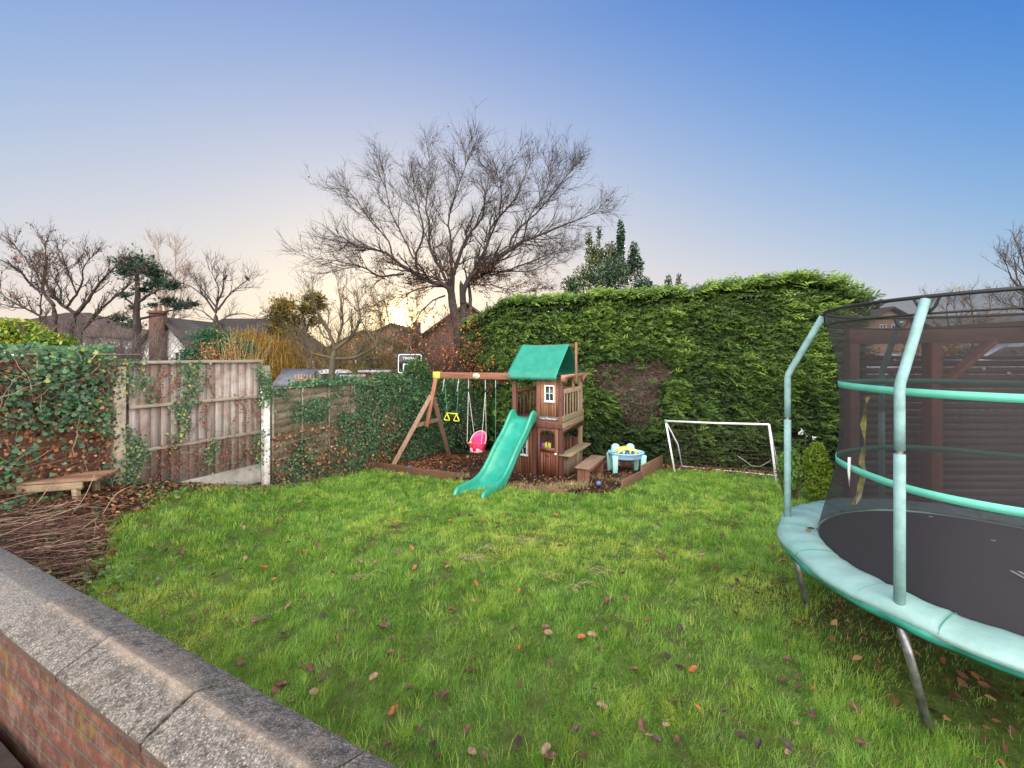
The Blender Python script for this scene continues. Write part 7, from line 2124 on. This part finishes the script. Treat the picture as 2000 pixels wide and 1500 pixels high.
def car(label, px, py, Y, yaw, col, s=1.0, lift=0):
    """small hatchback, mostly hidden behind fence and shrubs"""
    root = empty('parked_car', (W(px, py, Y)[0], Y, -.8), label, 'car')
    c = W(px, py, Y); zt = c[2]; zb = zt - 1.45 * s
    ca, sa = math.cos(yaw), math.sin(yaw)
    def T(x, y, z): return np.array([c[0] + ca * x - sa * y, c[1] + sa * x + ca * y, zb + z * s])
    prof = [(-2.0, .35), (-2.02, .62), (-1.9, .86), (-1.1, .98), (-.45, 1.36), (.2, 1.45), (1.0, 1.42), (1.7, 1.08), (1.95, .98), (2.02, .6), (1.98, .32)]
    ws = [.70, .78, .82, .84, .66, .64, .64, .78, .80, .82, .74]
    G = []
    for (x, z), w_ in zip(prof, ws): G.append([T(x, -w_ * 1.0, .3), T(x, -w_ * 1.02, min(z, .85)), T(x, -w_ * .94, z), T(x, 0, z + .02), T(x, w_ * .94, z), T(x, w_ * 1.02, min(z, .85)), T(x, w_, .3)])
    mb = MB(); mb.grid(G); mb.build('body', col, root, smooth=True)
    mb = MB()
    for s_ in (-1, 1): mb.add([T(-.95, s_ * .80, .98), T(-.42, s_ * .70, 1.30), T(.95, s_ * .68, 1.34), T(1.45, s_ * .79, 1.02)], [[0, 1, 2, 3]])
    mb.add([T(-1.08, -.66, 1.02), T(-1.08, .66, 1.02), T(-.52, .56, 1.34), T(-.52, -.56, 1.34)], [[0, 1, 2, 3]]); mb.build('windows', M['glass_dark'], root)
    for x in (-1.25, 1.25):
        for y in (-.78, .78):
            a = np.linspace(0, 2 * np.pi, 18, endpoint=False); mb = MB(); P = [T(x + .31 * math.cos(t), y - .09, .31 + .31 * math.sin(t)) for t in a]
            mb.prism(P, T(x, y + .09, 0) - T(x, y - .09, 0)); mb.build('wheel', M['tyre'], root)


M['tyre'] = plain('tyre_black', (.015, .015, .016), .8)


def make_street_things():
    cw = plain('car_white', (.72, .74, .78), .25, .03, 2); cb = plain('car_silver', (.42, .48, .60), .25, .04, 2, metal=.4)
    car('white car parked behind the bushes left of the brick garage', 622, 722, 16, .5, cw)
    car('white car roof showing just above the ivy below the garage', 727, 753, 13, .1, cw, .8)
    car('silver blue car seen under the pergola beam', 1965, 668, 12, -.35, cb)
    car('white car seen through the net left of the pergola post', 1745, 690, 19, .2, cw)
    # basketball backboard
    Y = 12.7
    root = empty('basketball_backboard', W(800, 790, Y), 'black basketball backboard with white border above the ivy mound', 'backboard')
    c = W(800.5, 710, Y); wv, hv = .76, .63; blk = plain('board_black', (.020, .018, .020), .35, .2, 8); d = np.array([.995, .10, 0.]); nrm = np.array([.10, -.995, 0.]); up = np.array([.02, 0, 1.])
    def rr(w_, h_, r, n=6):
        o = []
        for (sx, sz, a0) in ((1, 1, 0), (-1, 1, 90), (-1, -1, 180), (1, -1, 270)):
            for t in np.linspace(0, 90, n): o.append((sx * (w_ / 2 - r) + r * math.cos(R(a0 + t)), sz * (h_ / 2 - r) + r * math.sin(R(a0 + t))))
        return o
    mb = MB(); mb.prism([c + d * x + up * z for x, z in rr(wv, hv, .07)], -nrm * .03); mb.build('board', blk, root)
    o1 = rr(wv - .07, hv - .07, .06); o2 = rr(wv - .115, hv - .115, .05); G = [[c + nrm * .003 + d * a[0] + up * a[1], c + nrm * .003 + d * b[0] + up * b[1]] for a, b in zip(o1 + o1[:1], o2 + o2[:1])]
    mb = MB(); mb.grid(G); mb.build('border_line', M['white_paint'], root)
    o1 = [(-.2, .0), (.2, .0), (.2, -.26), (-.2, -.26)]; o2 = [(-.165, -.035), (.165, -.035), (.165, -.225), (-.165, -.225)]
    G = [[c + nrm * .003 + d * a[0] + up * a[1], c + nrm * .003 + d * b[0] + up * b[1]] for a, b in zip(o1 + o1[:1], o2 + o2[:1])]; mb = MB(); mb.grid(G); mb.build('target_square', M['white_paint'], root)
    text_obj('lettering', 'TARMAC', .105, c + nrm * .004 + up * .155, d, up, M['white_paint'], root, .001)
    mb = MB(); mb.beam(c + np.array([.12, .25, -2.6]), c + np.array([.12, .25, -.1]), .09, .09, (0, 1, 0)); mb.beam(c + np.array([.12, .22, -.2]), c + np.array([0, .03, -.2]), .05, .05); mb.build('support_pole', blk, root)
    mb = MB(); a = np.linspace(0, 2 * np.pi, 25); mb.tubes(np.array([c + nrm * .28 + up * -.30 + np.array([.225 * math.cos(t), .225 * math.sin(t), 0]) for t in a]), .009, 8, .5); mb.build('hoop', plain('hoop_orange', (.45, .10, .02), .4), root)


make_street_things()


# ------------------------------------------------------------------ pergola and slatted screen behind the trampoline
def make_pergola():
    Y = 5.9
    root = empty('slatted_screen', (6.4, Y, 0), 'dark brown slatted timber screen behind the trampoline', 'fence')
    m = wood('screen_wood', [(0, (.040, .030, .029)), (.5, (.055, .041, .038)), (1, (.080, .058, .052))], 'x', rough=.7)
    x0, x1 = 4.85, 9.6
    mb = MB()
    z = .06; i = 0
    while z < 2.0:
        seg = [x0, 5.62, 7.5, x1]
        for a, b in zip(seg[:-1], seg[1:]): mb.box(((a + b) / 2, Y + .03 + rnd.uniform(-.003, .003), z + .045), (b - a - .012, .018, .082), (1, rnd.uniform(-.001, .001)))
        z += .092 + (.006 if i % 3 else .010); i += 1
    mb.build('slats', m, root)
    for x in (4.9, 7.5, 9.5):
        mb = MB(); mb.box((x, Y + .09, 1.0), (.09, .09, 2.1)); mb.build('upright', m, root)
    mb = MB(); mb.box(((x0 + x1) / 2, Y + .04, 2.075), (x1 - x0, .08, .045)); mb.build('top_capping', m, root)
    # heart shaped fairy light clips
    for (px, py) in ((1879, 708), (1922, 721), (1971, 729), (1822, 727)):
        c = W(px, py, Y - .0); t = np.linspace(0, 2 * np.pi, 18, endpoint=False)
        P = [c + np.array([.0022 * 16 * math.sin(a) ** 3 / 1.35, 0, .0018 * (13 * math.cos(a) - 5 * math.cos(2 * a) - 2 * math.cos(3 * a) - math.cos(4 * a))]) for a in t]
        mb = MB(); mb.prism(P, (0, .008, 0)); o = mb.build('heart_ornament', bpy.data.materials.get('heart_grey') or plain('heart_grey', (.45, .42, .42), .6)); tagp(o, 'small pale heart ornament hanging on the dark slatted screen', 'ornament', 'heart ornaments on the screen')
    pr = empty('pergola', (6.4, Y - .1, 0), 'dark timber pergola with red brown post and diagonal brace', 'pergola')
    mp = wood('pergola_wood', [(0, (.065, .035, .030)), (1, (.11, .055, .042))], 'x', rough=.7); mr = wood('pergola_red', [(0, (.13, .045, .03)), (1, (.20, .075, .045))], 'z', rough=.6)
    mb = MB(); mb.beam((4.55, Y - .12, 2.36), (10.2, Y - .12, 2.40), .08, .20); mb.build('beam', mp, pr, bevel=.006)
    mb = MB(); mb.box((5.72, Y - .10, 1.12), (.15, .15, 2.30)); mb.build('post', mr, pr, bevel=.008)
    mb = MB(); mb.box((7.72, Y - .10, 1.12), (.15, .15, 2.30)); mb.build('post', mr, pr, bevel=.008)
    mb = MB(); mb.box((4.62, Y - .10, 1.12), (.13, .13, 2.28)); mb.build('post', mp, pr, bevel=.008)
    mb = MB(); mb.beam((5.76, Y - .2, 1.72), (6.42, Y - .2, 2.30), .05, .14, (0, 1, 0)); mb.build('brace', mr, pr, bevel=.006)
    mb = MB(); mb.beam((7.0, Y - .2, 2.30), (7.66, Y - .2, 1.72), .05, .14, (0, 1, 0)); mb.build('brace', mr, pr, bevel=.006)
    for x in (7.0, 8.6):
        mb = MB(); mb.beam((x, Y - .6, 2.52), (x, Y + 2.6, 2.52), .05, .12); mb.build('rafter', mp, pr)
    # rear board fence joining hedge and screen
    root = empty('board_fence', (5.5, 8.0, 0), 'brown board fence between the hedge end and the screen', 'fence')
    mb = MB()
    for i in range(30):
        p = np.array([8.2, 8.9]) + (np.array([10.5, 6.2]) - np.array([8.2, 8.9])) * i / 30; mb.box((p[0], p[1], .8), (.11, .02, 2.2), (2.3, -2.7))
    mb.build('boards', M['waney'], root)


make_pergola()
